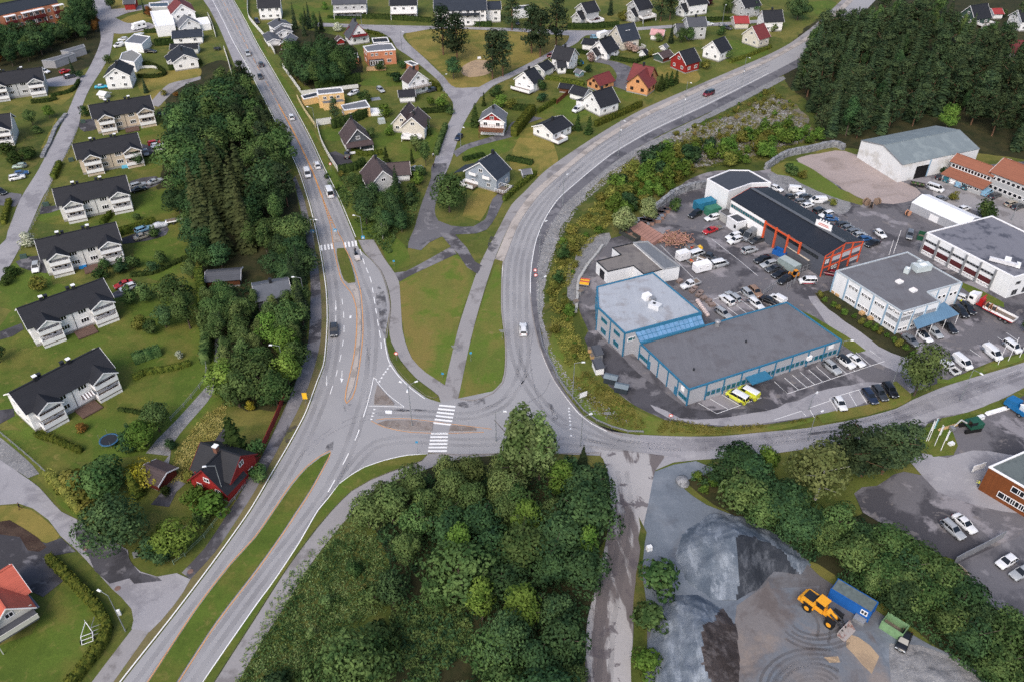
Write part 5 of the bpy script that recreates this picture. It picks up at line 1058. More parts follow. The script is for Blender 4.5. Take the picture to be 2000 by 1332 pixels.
def car_parts(kind,rgb,panel=False,roofc=None,rails=False,lower=None):
    L,Wd,H,hood,belt,xc,rf,rr,rb,tail=CARS[kind];p=paint(rgb);hw=Wd/2;hl=L/2
    b=MB();rings=[]
    st=[(-hl,.80,tail*.62,.34),(-hl+.06,.93,tail*.93,.28),(-hl+.25,.985,tail,.22),(rb+.1,1,max(tail,belt-.02),.2),(-.6,1,belt,.2),(.3,1,belt,.2),(xc,.995,belt-.03,.2),(xc+(hl-xc)*.4,.98,hood,.2),(hl-.3,.95,hood-.08,.22),(hl-.06,.86,hood-.22,.28),(hl,.74,hood-.36,.34)]
    for x,wf,zt,zb in st:
        w=hw*wf;rings.append([(x,-w*.94,zb),(x,-w,zb+.14),(x,-w,zt-.24),(x,-w*.95,zt-.06),(x,-w*.8,zt),(x,w*.8,zt),(x,w*.95,zt-.06),(x,w,zt-.24),(x,w,zb+.14),(x,w*.94,zb)])
    loft(b,rings,p)
    wb,wr=hw*.9,hw*.74 if kind not in('van','bigvan','smallvan','jeep')else hw*.84
    zr=H;rp=paint(roofc)if roofc else p
    # roof shell, slightly crowned
    vs=[];rows=[rf+.02,rf-.25,(rf+rr)/2,rr+.25,rr-.02];zz=[zr-.05,zr-.01,zr,zr-.01,zr-.05]
    for x,z in zip(rows,zz):
        for y,dz in((-wr-.03,-.09),(-wr,-.03),(-wr*.6,0),(wr*.6,0),(wr,-.03),(wr+.03,-.09)):vs.append((x,y,z+dz))
    b.faces(vs,[(j*6+i,j*6+i+1,(j+1)*6+i+1,(j+1)*6+i)[::-1]for j in range(4)for i in range(5)],rp,True)
    # pillars: thin painted strips at the greenhouse corners and the middle
    zb=belt-.03
    A=dict(fb=(xc,zb),rf=(rf,zr-.1),rr=(rr,zr-.1),rb=(rb,zb))
    for s in(-1,1):
        for(x0,z0),(x1,z1)in((A['fb'],A['rf']),(A['rb'],A['rr'])):
            b.tube((x0,s*wb,z0),(x1,s*wr,z1),.06,.05,p,5)
        if panel:
            x0=rf-.75;b.faces([(x0,s*(wb+.015),zb),(rb-.01,s*(wb+.015),zb),(rr,s*(wr+.03),zr-.08),(x0,s*(wr+.03),zr-.08)],[(0,1,2,3)if s>0 else(3,2,1,0)],p)
        else:
            for x in((rf+rr)/2+.25,rr+.55):b.tube((x,s*(wb+.005),zb),(x,s*(wr+.01),zr-.1),.045,.04,p,4)
    if panel:b.faces([(rb-.02,-wb,zb),(rb-.02,wb,zb),(rr-.02,wr,zr-.08),(rr-.02,-wr,zr-.08)],[(3,2,1,0)],p)
    out={'body':b.mesh('body')}
    if rails:
        b2=MB()
        for s in(-1,1):b2.tube((rf-.25,s*wr*.92,zr+.06),(rr+.2,s*wr*.92,zr+.06),.03,.03,BLACKTRIM,5)
        out['roof_rail']=b2.mesh('roof_rail')
    g=MB();g.poly([(xc,-wb,zb),(xc,wb,zb),(rf,wr,zr-.08),(rf,-wr,zr-.08)],CARGLASS);out['windscreen']=g.mesh('windscreen')
    if not panel:g=MB();g.poly([(rb,wb,zb),(rb,-wb,zb),(rr,-wr,zr-.08),(rr,wr,zr-.08)],CARGLASS);out['rear_window']=g.mesh('rear_window')
    out['side']=[]
    for s in(-1,1):
        g=MB();q=[(xc,s*wb,zb),(rb,s*wb,zb),(rr,s*wr,zr-.09),(rf,s*wr,zr-.09)]
        g.poly(q if s>0 else q[::-1],CARGLASS);out['side'].append(g.mesh('side_window'))
    hl_,tl_=[],[]
    for s in(-1,1):
        g=MB();g.box((hl-.14,s*hw*.66,hood-.26),(.2,.36,.15),LAMPW);hl_.append(g.mesh('headlight'))
        g=MB();g.box((-hl+.06,s*hw*.76,tail*.8),(.12,.26,.24),LAMPR);tl_.append(g.mesh('tail_light'))
    out['hl'],out['tl']=hl_,tl_
    g=MB();g.box((hl-.04,0,.44),(.14,Wd*.62,.2),BLACKTRIM);out['grille']=g.mesh('grille')
    g=MB()
    for x in(hl-.01,-hl-.0):g.box((x,0,.52),(.06,.5,.12),LAMPW)
    out['plate']=g.mesh('number_plate')
    if lower:
        g=MB()
        for s in(-1,1):g.box((0,s*(hw+.004),.5),(L*.72,.02,.3),paint(lower))
        out['side_stripe']=g.mesh('side_stripe')
    return out
def heading(x,y,dx,dy,z=.5):
    a,b2=P(x,y,z),P(x+dx,y+dy,z);return math.atan2((b2-a).y,(b2-a).x)
def car(x,y,dx,dy,kind,col,label,name=None,group=None,cat=None,**kw):
    key=(kind,col,tuple(sorted(kw.items())))
    if key not in CARM:CARM[key]=car_parts(kind,COL[col],**kw)
    m=CARM[key];L,Wd,H=CARS[kind][:3]
    pos=P(x,y,H*.42);pos.z=.07
    nm=name or('panel_van' if 'van' in kind else 'car');t=thing(nm,label,cat or('van' if 'van' in kind else 'car'),pos,heading(x,y,dx,dy),group)
    for k in('body','windscreen','rear_window','roof_rail','grille','number_plate','side_stripe'):
        kk='plate' if k=='number_plate' else k
        if kk in m:link(k,m[kk],t)
    for q in m['side']:link('side_window',q,t)
    for q in m['hl']:link('headlight',q,t)
    for q in m['tl']:link('tail_light',q,t)
    hl=L/2;r=.33 if kind in('sedan','hatch','wagon')else .36
    for sx in(hl-.85,-hl+.85):
        for s in(-1,1):wheel(t,sx,s*(Wd/2-.1),r)
    return t
for a in[
    # on the roads
    (484,105,6,15,'suv','silver','silver blue car driving towards the camera, topmost on the main road'),(510,126,-6,-15,'suv','dark','dark off-roader driving away on the main road near the top'),
    (508,150,6,15,'sedan','dark','dark grey car coming down the main road behind the dark off-roader'),(569,229,-8,-20,'suv','white','white car driving away on the main road beside the solid orange line'),
    (619,323,-8,-18,'suv','white','white car with black roof bars driving away level with the fence end',dict(rails=True)),(600,339,6,18,'van','white','white minibus driving down towards the crossing',dict(roofc=(222,223,225))),
    (643,375,-9,-22,'bigvan','white','white high roof van driving away above the hatched road marking'),(652,645,0,15,'suv','dark','dark estate waiting in the left lane beside the narrow median'),
    (1022,643,-1,-18,'wagon','white','white estate with dark roof box on the curving road',dict(rails=True)),(1384,183,-14,5,'van','maroon','dark red van with dark roof on the straight of the curving road',dict(roofc=(40,60,66))),
    # left streets
    (88,140,9,2,'hatch','white','white car parked behind the grey row house at the left edge'),(127,140,10,-3,'hatch','red','red car parked by the small spruce near the garages'),(136,150,8,-2,'hatch','dark','dark car with white roof by the drive below the red car',dict(roofc=(222,223,225))),
    (198,170,12,-1,'sedan','turquoise','turquoise and white racing striped car beside the white street house',dict(roofc=(222,223,225))),(240,77.5,-9,1,'hatch','white','white car by the white flat roofed workshop, upper of two'),(232,89,-9,2,'smallvan','white','white van by the end of the white flat roofed workshop',dict(panel=True)),
    (294,101,12,0,'wagon','black','black estate parked between garage and hedge near the top left'),(38,325,-10,1,'hatch','palegreen','pale green hatchback in the left edge driveway'),(42,339,10,-2,'hatch','blue','blue grey car behind the white off-roader by the left street'),(33,347,10,-2,'suv','white','white off-roader parked left of the street, upper left'),
    (2,375,6,3,'hatch','black','black car cut by the left edge beside the side drive'),(303,279.5,10,-2,'wagon','red','red car behind two white cars by the lower beige house'),(307,285,10,-2,'hatch','white','white car in the middle beside the lower beige house'),(310,291,10,-2,'smallvan','white','white van nearest the camera beside the lower beige house'),
    (285,299,2,8,'hatch','silver','silver car close to the gable of the lower beige house'),(270,362,11,-3,'wagon','silver','silver estate behind the black car on the drive of a grey row house'),(271,370.5,11,-3,'sedan','black','black car on the drive of a grey row house'),(303,355,11,-4,'sedan','silver','silver car at the tree end of the row house drive'),
    (280,448,11,-4,'wagon','lightblue','light blue estate next to the covered car'),(278,462,11,-4,'sedan','beige','beige silver car half under a round shrub near the covered car'),(70,523,-1,9,'suv','white','white car with dark bonnet parked left of a grey row house',dict(roofc=(160,164,168))),
    (241,556,-12,4,'sedan','red','red car above the white car behind the second white row house'),(250,562,-11,4,'hatch','white','white car under the shrubs beside the red car'),
    # middle quarter
    (690,182.5,-10,4,'wagon','white','white estate parked behind the yellow flat roofed house'),(743.5,176,6,5,'wagon','silver','silver estate on a gravel bay below the orange house'),(843,176.5,-8,2,'hatch','dark','dark grey hatchback beside the white balcony house'),(678,303,0,-7,'suv','black','small black off-roader in the fenced gravel yard'),
    (896,269,-5,5,'hatch','navy','dark blue car inside the carport under the red gable house deck'),(813,330,9,-3,'sedan','silver','silver car beside the brown roofed house near the street'),(502,42,3,5,'suv','black','black off-roader behind the white fence at the top'),
    (1129,214,-9,4,'van','white','white van in front of the white house with black roof',dict(panel=True)),(1134,207,-9,4,'hatch','white','white car behind the white van by the house with blue porch'),(1384,47.5,11,-1,'sedan','white','white car by the two storey grey house'),(1420,55,9,2,'wagon','dark','dark estate in front of the red roofed garage'),(1412,50,9,1,'hatch','silver','silver car behind the dark estate by the red roofed garage'),
    (1086,134,8,-4,'hatch','white','white car between garage and tall white house'),(1162,73,8,0,'hatch','lightblue','light blue car behind the low black roofed garage'),(1010,45,2,6,'hatch','black','black car behind the tall pines at the top'),(1075,108,4,-5,'hatch','maroon','dark red car partly hidden behind the tall white house'),
    # industrial yard: middle
    (1387,451,-11,4,'sedan','red','red open top sports car in the middle of the yard'),(1357.5,419,-10,5,'suv','black','black off-roader left of the green container'),(1391,426,-12,3,'wagon','white','white estate in front of the green container'),
    (1432,462,-12,4,'wagon','white','white estate, further of two white cars below the hut'),(1435.5,470,-12,4,'suv','white','white off-roader, nearer of two white cars below the hut'),(1450,455,-11,5,'suv','black','black off-roader between hut and tall grey van'),(1464,460,-12,8,'bigvan','grey','tall grey van against the dark workshop wall',dict(panel=True)),(1478,470,-12,4,'sedan','dark','dark car right of the tall grey van'),
    (1464,489,12,-3,'suv','silver','lone silver off-roader in front of the workshop',dict(rails=True)),(1489,508,-11,3,'suv','black','black off-roader at the upper end of the parked line'),(1501,516.5,-11,3,'wagon','silver','silver estate second in the parked line'),(1511.5,525.5,-11,3,'sedan','dark','dark saloon third in the parked line'),(1523,535.5,-11,4,'sedan','black','black saloon fourth in the parked line'),(1532.5,547,-9,5,'suv','black','black off-roader last in the parked line by the gate'),
    (1361,496,12,-4,'van','silver','silver minibus between the white box trailer and the dark pickup',dict(roofc=(222,223,225))),(1405,515.5,13,-3,'van','silver','silver van with white roof hitched beside the white caravan',dict(roofc=(222,223,225))),
    (1420,586,-9,-7,'suv','white','white off-roader, leftmost in the inner bays'),(1432,579.5,-9,-7,'wagon','silver','silver estate right behind the white off-roader in the inner bays'),(1462.5,575,9,8,'wagon','silver','silver estate left of the bronze off-roader'),(1476,570.5,9,9,'suv','bronze','bronze off-roader in the inner bays'),
    (1477,594,10,8,'wagon','white','white estate nearest the dark roof edge in the inner bays'),(1413,612.5,10,7,'wagon','silver','silver estate with dark windows between roof edge and pallets',dict(rails=True)),(1503.5,588,10,4,'sedan','black','black saloon beside the white delivery van in the inner bays'),(1519.5,584,-11,-6,'smallvan','white','white delivery van beside the black saloon',dict(panel=True)),
    (1577.5,549,-11,0,'smallvan','white','white delivery van with a red stripe at the gate',dict(lower=(150,30,50))),(1622,534,-10,-2,'sedan','maroon','dark red car half hidden behind the white office'),
    # row behind the workshop
    (1517,369,10,4,'hatch','white','white hatchback at the upper corner of the workshop'),(1556.5,371,11,1,'van','white','white van, upper of two behind the workshop',dict(panel=True)),(1564,382,11,-4,'wagon','white','white estate between dark cars behind the workshop',dict(rails=True)),(1545,385,10,-2,'hatch','dark','dark hatchback tight behind the workshop roof'),(1574.5,386.5,10,-2,'suv','dark','dark off-roader below the white estate behind the workshop'),
    (1567,394.5,11,-1,'wagon','grey','grey blue estate behind the workshop'),(1577,402,9,-3,'hatch','white','small white car peeping above the workshop roof'),(1598,392,-11,0,'van','white','white van, lower of two, in front of a green bush',dict(panel=True)),(1600,412.5,10,-4,'jeep','dark','dark square off-roader behind the workshop'),(1613.5,420,-11,3,'suv','white','white off-roader in the row behind the workshop'),
    (1623.5,427.5,10,1,'hatch','blue','blue hatchback next to the white off-roader'),(1646,439,10,-3,'wagon','dark','dark estate above the grey cars in the back row'),(1655,445.5,10,-4,'hatch','grey','dark grey hatchback in the middle of the back row'),(1668,452.5,10,-3,'wagon','grey','grey estate in the back row level with the roof sign'),(1679,459.5,10,-2,'hatch','silver','silver grey hatchback before the blue one in the back row'),(1689.5,467,10,-2,'hatch','blue','blue car next to the orange gable corner'),(1704,476,-11,4,'sedan','black','black saloon at the orange gable corner'),
    (1719,457.5,9,7,'hatch','white','white hatchback standing alone on the open yard'),(1777,459.5,-2,10,'wagon','grey','grey estate with open boot beside the green skip'),
    # by the tiled office
    (1838,345,8,-5,'suv','black','black off-roader nearest the warehouse gateway'),(1853,349.5,8,-5,'smallvan','teal','dark teal van beside the black off-roader',dict(panel=True)),(1866,353.5,8,-5,'smallvan','white','white van left of the white and teal one',dict(panel=True)),(1876.5,359,8,-5,'smallvan','lightblue','pale blue van with white roof by the tiled office',dict(panel=True,roofc=(222,223,225))),(1889,364.5,8,-5,'wagon','teal','dark teal estate at the end of the van row'),
    (1827,368,12,4,'van','white','white works van with ladder rack crossing the tiled office yard',dict(rails=True)),(1928,376.5,8,-4,'smallvan','lightblue','pale blue and white van by the office porch',dict(panel=True)),(1944,382.5,9,-4,'wagon','dark','dark grey estate by the office porch'),(1975.5,398,9,-3,'wagon','beige','beige estate by the shrub at the right edge'),(1989,404,9,-3,'wagon','dark','dark estate beside the beige one at the right edge'),(1838,389,10,-2,'hatch','grey','grey car behind the white roofed hall'),(1883,408,10,-3,'hatch','white','white car behind the round tree in the office yard'),
    # in front of the signed office and along the street
    (1779,664.5,10,8,'sedan','grey','grey saloon behind the large roadside tree'),(1806,658,10,8,'hatch','white','white hatchback with black roof at the signed office',dict(roofc=(26,27,30))),(1827,650,9,8,'hatch','silver','silver blue hatchback under the canopy edge'),(1854,639.5,9,8,'sedan','black','black saloon under the blue canopy'),(1877,609,9,9,'suv','black','black estate nearest the canopy, one of two by the red lorry'),(1891,603,9,9,'suv','black','black estate nearest the red lorry'),(1872.5,580,-8,-3,'hatch','white','white car tucked beside the white office corner'),
    (1880,707,10,8,'van','white','white van beside the white pickup',dict(panel=True)),(1938.5,689,10,8,'van','white','white van between empty bays near the flagpoles',dict(panel=True)),(1977.5,677,10,7,'smallvan','white','white car behind the flagpoles at the right edge'),
    (1625,717.5,10,8,'suv','silver','silver off-roader in the outer bays',dict(rails=True)),(1652,707,10,7,'suv','white','white off-roader with black glass roof in the outer bays',dict(roofc=(26,27,30))),(1671.5,704,10,7,'sedan','white','white saloon beside the glass roofed off-roader'),
    (1641,788,6,9,'hatch','white','white electric hatchback alone in the roadside bays'),(1699.5,773.5,7,9,'wagon','navy','dark blue estate in the roadside bays'),(1719,767.5,7,9,'wagon','dark','dark grey estate between blue and black cars in the roadside bays'),(1739,761.5,7,9,'suv','black','black off-roader next to the large roadside tree'),
    (1440,773.5,-11,-6,'van','yellow','yellow van with white roof, nearer of two',dict(roofc=(222,223,225))),(1461,766,-11,-6,'van','yellow','yellow and white panel van, further of two',dict(panel=True,roofc=(222,223,225))),
    (1861,1033,9,8,'wagon','silver','silver estate with roof rails, left of two on the broken asphalt',dict(rails=True)),(1884,1022,9,8,'sedan','white','white saloon, right of two on the broken asphalt'),(1966,1096,-9,5,'hatch','white','white hatchback in the lower right car park'),(1996,1117,-8,4,'wagon','silver','silver car cut by the right edge in the lower car park'),(1765,1251,-4,10,'hatch','black','black car beside the green skip in the quarry yard')]:
    kw=a[7]if len(a)>7 else{}
    car(*a[:7],**kw)
def at(x,y,z=0):q=P(x,y,z);q.z=.06;return q
def pickup(x,y,dx,dy,col,label,bedm=BLACKTRIM,flatbed=False):
    t=thing('pickup_truck',label,'pickup',at(x,y,.7),heading(x,y,dx,dy));p=paint(COL[col]);hl,hw=2.65,.92
    b=MB();rings=[]
    for xx,wf,zt in((.0,1,1.08),(.3,1,1.1),(1.0,.99,1.06),(1.5,.98,1.0),(2.3,.94,.95),(2.58,.85,.8),(2.65,.72,.62)):
        w=hw*wf;rings.append([(xx,-w*.94,.32),(xx,-w,.45),(xx,-w,zt-.2),(xx,-w*.94,zt),(xx,w*.94,zt),(xx,w,zt-.2),(xx,w,.45),(xx,w*.94,.32)])
    rings=[[(-.75,q[1],q[2])for q in rings[0]]]+rings
    loft(b,rings,p)
    b.box((.05,0,1.68),(1.3,1.5,.12),p)
    for s in(-1,1):
        for x0,x1 in((1.15,.65),(-.7,-.55),(.15,.1)):b.tube((x0,s*.84,1.05),(x1,s*.72,1.64),.05,.05,p,5)
    b.build('body',t)
    g=MB();g.poly([(1.15,-.84,1.06),(1.15,.84,1.06),(.65,.72,1.62),(.65,-.72,1.62)],CARGLASS);g.build('windscreen',t)
    g=MB();g.poly([(-.7,.84,1.06),(-.7,-.84,1.06),(-.55,-.72,1.62),(-.55,.72,1.62)],CARGLASS);g.build('rear_window',t)
    for s in(-1,1):
        g=MB();q=[(1.15,s*.84,1.06),(-.7,s*.84,1.06),(-.55,s*.72,1.62),(.65,s*.72,1.62)];g.poly(q if s>0 else q[::-1],CARGLASS);g.build('side_window',t)
        g=MB();g.box((2.52,s*.62,.78),(.2,.34,.14),LAMPW);g.build('headlight',t);g=MB();g.box((-2.62,s*.78,.85),(.08,.16,.3),LAMPR);g.build('tail_light',t)
    b=MB();w=1.0 if flatbed else .9;z=.85 if flatbed else .6;hh=.3 if flatbed else .5;m=plain('alu_bed',(170,172,176),rough=.5)if flatbed else p
    b.box((-1.72,0,z),(1.86,2*w,.08),bedm)
    for s in(-1,1):b.box((-1.72,s*w,z+hh/2),(1.9,.08,hh+.1),m)
    b.box((-2.66,0,z+hh/2),(.08,2*w,hh+.1),m);b.box((-.82,0,z+hh/2),(.08,2*w,hh+.2),m);b.build('load_bed',t)
    for sx in(1.75,-1.65):
        for s in(-1,1):wheel(t,sx,s*.82,.38,.25)
    return t
pickup(1853,716,-10,-8,'white','white pickup with black load bed beside the grass verge')
pickup(1384,502,11,4,'dark','dark pickup towing the white open trailer in the yard')
pickup(1348,556,-12,4,'white','white flatbed truck with tan load bed behind the blue trimmed office',DECK,True)
def trailer(x,y,dx,dy,kind,label,L=3.2,Wd=1.8,H=2.0,m=TRIM,name='trailer',cat='trailer',load=None):
    t=thing(name,label,cat,at(x,y,H*.45),heading(x,y,dx,dy))
    b=MB()
    if kind=='box':
        pr=[(-L/2,.5),(L/2,.5),(L/2+.12,.5+(H-.5)*.5),(L/2-.05,H-.12),(L/2-.25,H),(-L/2+.2,H),(-L/2,H-.15)]
        k=[(x_,-Wd/2,z_)for x_,z_ in pr];k2=[(x_,Wd/2,z_)for x_,z_ in pr];n=len(pr)
        b.faces(k+k2,[tuple(range(n)),tuple(range(2*n-1,n-1,-1))]+[(i,n+i,n+(i+1)%n,(i+1)%n)for i in range(n)],m);b.build('body',t)
        for s in(-1,1):
            for xx in(-L*.25,L*.2):window(t,.7,.45,(xx,s*(Wd/2+.01),H*.68),0 if s<0 else math.pi,m,0)
    else:
        b.box((0,0,.62),(L,Wd,.08),DECK)
        for s in(-1,1):b.box((0,s*Wd/2,.78),(L,.05,.35),m)
        for s in(-1,1):b.box((s*L/2,0,.78),(.05,Wd,.35),m)
        b.build('load_bed',t)
        if load:
            for k in range(5):
                g=MB();g.box((random.uniform(-L*.35,L*.35),random.uniform(-Wd*.3,Wd*.3),.82),(random.uniform(.3,.9),random.uniform(.2,.6),.35),load[k%len(load)],random.uniform(0,3));g.build('load',t)
    d=MB();d.tube((L/2,-.5,.5),(L/2+1.1,0,.5),.05,.05,GREYSTEEL,5);d.tube((L/2,.5,.5),(L/2+1.1,0,.5),.05,.05,GREYSTEEL,5);d.tube((L/2+1.05,0,.06),(L/2+1.05,0,.55),.05,.04,GREYSTEEL,5);d.build('drawbar',t)
    for s in(-1,1):wheel(t,-.1,s*(Wd/2-.02),.3,.2)
    return t
SPOTTED=ground('spotted_white',(226,226,228),[((60,60,64),2.2,.62,.64,.9)],rough=.5,var=.03,bump=0)
trailer(1333.5,501,10,-3,'box','white box trailer with dark spots beside the grey shed',3.4,2,2.7,SPOTTED,'box_trailer')
trailer(1371,523,12,-3,'box','long white caravan trailer in the middle of the yard',4.6,2.1,2.6,TRIM,'caravan','caravan')
trailer(1353.5,512,11,-4,'open','open trailer loaded with orange gear next to the white caravan',3,1.7,.9,GREYSTEEL,load=[ORANGEP,TRIM,DECKWOOD])
trailer(1371.5,506,9,3,'open','white open trailer behind the dark pickup',2.4,1.5,.9,TRIM)
trailer(1402,446.5,9,-2,'open','small grey trailer behind the red sports car',2.4,1.5,.9,GREYSTEEL)
trailer(1350,486,10,-3,'open','grey trailer bed at the end of the log heap',3.2,1.8,.9,GREYSTEEL,load=[GREYSTEEL,ORANGEP])
trailer(1792,362.5,11,2,'open','black trailer filled with green cuttings beside the warehouse',4,1.9,.9,BLACKTRIM,load=[plain('cut_greens',(70,96,50))])
trailer(1229,173.5,9,1,'open','small white trailer below the apricot house',2.4,1.4,.9,TRIM)
trailer(1176.5,69.5,9,-3,'box','white caravan behind the low black roofed garage',5.2,2.2,2.7,TRIM,'caravan','caravan')
trailer(641,94,-4,8,'box','white caravan under the trees beside the dark carport',5,2.2,2.5,TRIM,'caravan','caravan')
# motorhome
t=thing('motorhome','white motorhome with overcab bed at the top left street','motorhome',at(271,52,1.3),heading(271,52,-12,3))
b=MB();b.prism([(-3,-1.1),(1.3,-1.1),(1.3,1.1),(-3,1.1)],.5,2.9,TRIM);b.prism([(1.3,-1.1),(2.5,-1.0),(2.5,1.0),(1.3,1.1)],1.95,2.8,TRIM);b.build('body',t)
b=MB();b.prism([(1.3,-1),(2.4,-1),(3.2,-.9),(3.2,.9),(2.4,1),(1.3,1)],.4,[1.9,1.9,1.1,1.1,1.9,1.9],TRIM);b.build('cab',t)
for s in(-1,1):
    for xx in(-2,.2):window(t,1,.6,(xx,s*1.115,1.9),0 if s<0 else math.pi,DARKMETAL,0)
    for sx in(2.3,-1.8):wheel(t,sx,s*.95,.36)
g=MB();g.poly([(2.42,-.9,1.86),(3.1,-.85,1.2),(3.1,.85,1.2),(2.42,.9,1.86)][::-1],CARGLASS);g.build('windscreen',t)
# covered car, boat, motorcycle with trailer
t=thing('covered_car','car under a silvery white fitted cover beside the hedge','car',at(310,440.5,.7),heading(310,440.5,11,-3))
b=MB();rings=[]
for x,w,z in((-2.3,.6,.5),(-2.15,.86,.9),(-1.4,.92,1.2),(-.6,.9,1.5),(.2,.88,1.5),(.9,.92,1.1),(1.7,.9,.95),(2.2,.8,.75),(2.35,.6,.4)):
    rings.append([(x,-w,.05),(x,-w,z*.55),(x,-w*.75,z*.95),(x,0,z),(x,w*.75,z*.95),(x,w,z*.55),(x,w,.05)])
loft(b,rings,ground('silver_cover',(206,210,216),[((170,176,184),1.5,.5,.55,.7)],rough=.35,var=.04,bump=.3));b.build('cover',t)
def boat(x,y,dx,dy,label,L=5,tarp=False):
    t=thing('boat',label,'boat',at(x,y,.6),heading(x,y,dx,dy));b=MB();rings=[]
    for k in range(9):
        s=k/8;xx=-L/2+L*s;w=.95*(1-max(0,s-.45)**2*3.0);z0=.35+.5*max(0,s-.6)
        rings.append([(xx,-w*.2,z0),(xx,-w*.8,z0+.3),(xx,-w,1.0+.15*s),(xx,w,1.0+.15*s),(xx,w*.8,z0+.3),(xx,w*.2,z0)])
    loft(b,rings,TRIM);b.build('hull',t)
    b=MB();b.prism([(-L*.42,-.7),(L*.2,-.7),(L*.36,0),(L*.2,.7),(-L*.42,.7)],1.06,1.3 if tarp else 1.1,plain('boat_tarp',(188,194,198))if tarp else DECK);b.build('tarpaulin' if tarp else 'deck',t)
    b=MB();b.box((0,0,.28),(L*.9,.12,.1),GREYSTEEL);b.box((-.3,0,.3),(.12,1.7,.1),GREYSTEEL);b.build('cradle',t)
    for s in(-1,1):wheel(t,-.3,s*.9,.28,.18)
boat(340,433,12,-2,'white upturned style boat hull at the edge of the wood',4.6)
boat(1196,104,12,1,'boat under a white tarpaulin beside the pink shrub',5.5,True)
boat(272,69,10,-2,'small white boat beside the white workshop',4.2,True)
t=thing('motorcycle','black motorcycle with rider just past the crossing','motorcycle',at(694,494,.7),heading(694,494,-7,-16))
b=MB();b.prism([(-.7,-.16),(.55,-.2),(.7,0),(.55,.2),(-.7,.16)],.5,[.85,1.0,.9,1.0,.85],paint(COL['black']));b.tube((.45,-.4,1.1),(.45,.4,1.1),.03,.03,DARKMETAL,5);b.box((-.75,0,.75),(.5,.8,.4),paint(COL['black']));b.build('body',t)
for x in(.75,-.65):w=link('wheel',None,t,(x,0,.32));link('tyre',WHEELS[(.33,.22,True)][0],w)
HELM=plain('helmet_black',(22,22,24),rough=.25)
def person(x,y,label,top,legs,skin=(196,152,128),hair=(60,44,34),walk=0,rz=0,seated=False,z=.06,h=1.74,arm=.0):
    """small standing or walking figure: one continuous body, hair and clothing as children"""
    q=P(x,y,.85);q.z=z;t=thing('person',label,'person',q,rz);s=h/1.74
    me=bpy.data.meshes.new('figure');V=[];E=[];Rr=[]
    def v(p,r,par=None):
        V.append(tuple(c*s for c in p));Rr.append(r*s)
        if par is not None:E.append((par,len(V)-1))
        return len(V)-1
    pel=v((0,0,.93),.15);ch=v((.02,0,1.28),.17,pel);nk=v((.02,0,1.5),.06,ch);hd=v((.04,0,1.6),.095,nk);v((.04,0,1.69),.085,hd)
    for sd in(-1,1):
        sw=walk*sd;hip=v((0,sd*.1,.88),.105,pel)
        kn=v((.12*sw+(.35 if seated else 0),sd*.11,.5 if not seated else .75),.075,hip);an=v((.28*sw-(.05 if sw<0 else 0)+(.3 if seated else 0),sd*.11,.09 if not seated else .35),.05,kn);v((.28*sw+.14+(.3 if seated else 0),sd*.115,.05 if not seated else .3),.04,an)
        sh=v((.02,sd*.2,1.42),.07,ch);el=v((.02-.1*sw+arm*.2,sd*.27,1.15),.05,sh);hn=v((.08-.18*sw+arm*.4,sd*.26,.93+arm*.2),.04,el);v((.11-.2*sw+arm*.45,sd*.255,.86+arm*.2),.032,hn)
    me.from_pydata(V,E,[]);o=link('body',me,t);sk=o.modifiers.new('skin','SKIN')
    for i,r in enumerate(Rr):me.skin_vertices[0].data[i].radius=(r,r)
    me.skin_vertices[0].data[0].use_root=True
    o.modifiers.new('smooth','SUBSURF').levels=1;bpy.context.view_layer.update()
    m2=bpy.data.meshes.new_from_object(o.evaluated_get(bpy.context.evaluated_depsgraph_get()));o.modifiers.clear();o.data=m2
    ms=[plain('skin_tone',skin,rough=.6),plain('cloth_%d_%d_%d'%top,top,rough=.9),plain('cloth_%d_%d_%d'%legs,legs,rough=.9),plain('shoe_dark',(40,38,38))]
    m2.materials.clear();[m2.materials.append(k)for k in ms]
    for p in m2.polygons:
        c=p.center/s;p.use_smooth=True
        p.material_index=0 if c.z>1.5 or(abs(c.y)>.21 and c.z<.95 and not seated)else 1 if c.z>.92 else 3 if c.z<.1 else 2
    b=MB();b.lathe((.03*s,0,1.62*s),[(.102*s,0),(.11*s,.05*s),(.085*s,.11*s),(.0,.135*s)],plain('hair_%d'%hair[0],hair,rough=.8),10);b.build('hair',t)
    return t
pr=person(694,490,'rider in black leathers and helmet on the motorcycle',(26,26,28),(26,26,28),hair=(22,22,24),seated=True,z=.1,rz=heading(694,494,-7,-16),h=1.7)
t=thing('trailer','small pale trailer pulled by the motorcycle','trailer',at(698,505,.5),heading(698,505,-7,-16))
b=MB();b.prism([(-.9,-.65),(.7,-.65),(1.0,0),(.7,.65),(-.9,.65)],.35,[1.0,.95,.6,.95,1.0],plain('trailer_beige',(204,196,192),rough=.4));b.build('body',t)
b=MB();b.tube((1.0,0,.4),(1.9,0,.45),.04,.04,GREYSTEEL,5);b.build('drawbar',t)
for s in(-1,1):wheel(t,-.2,s*.68,.25,.15)
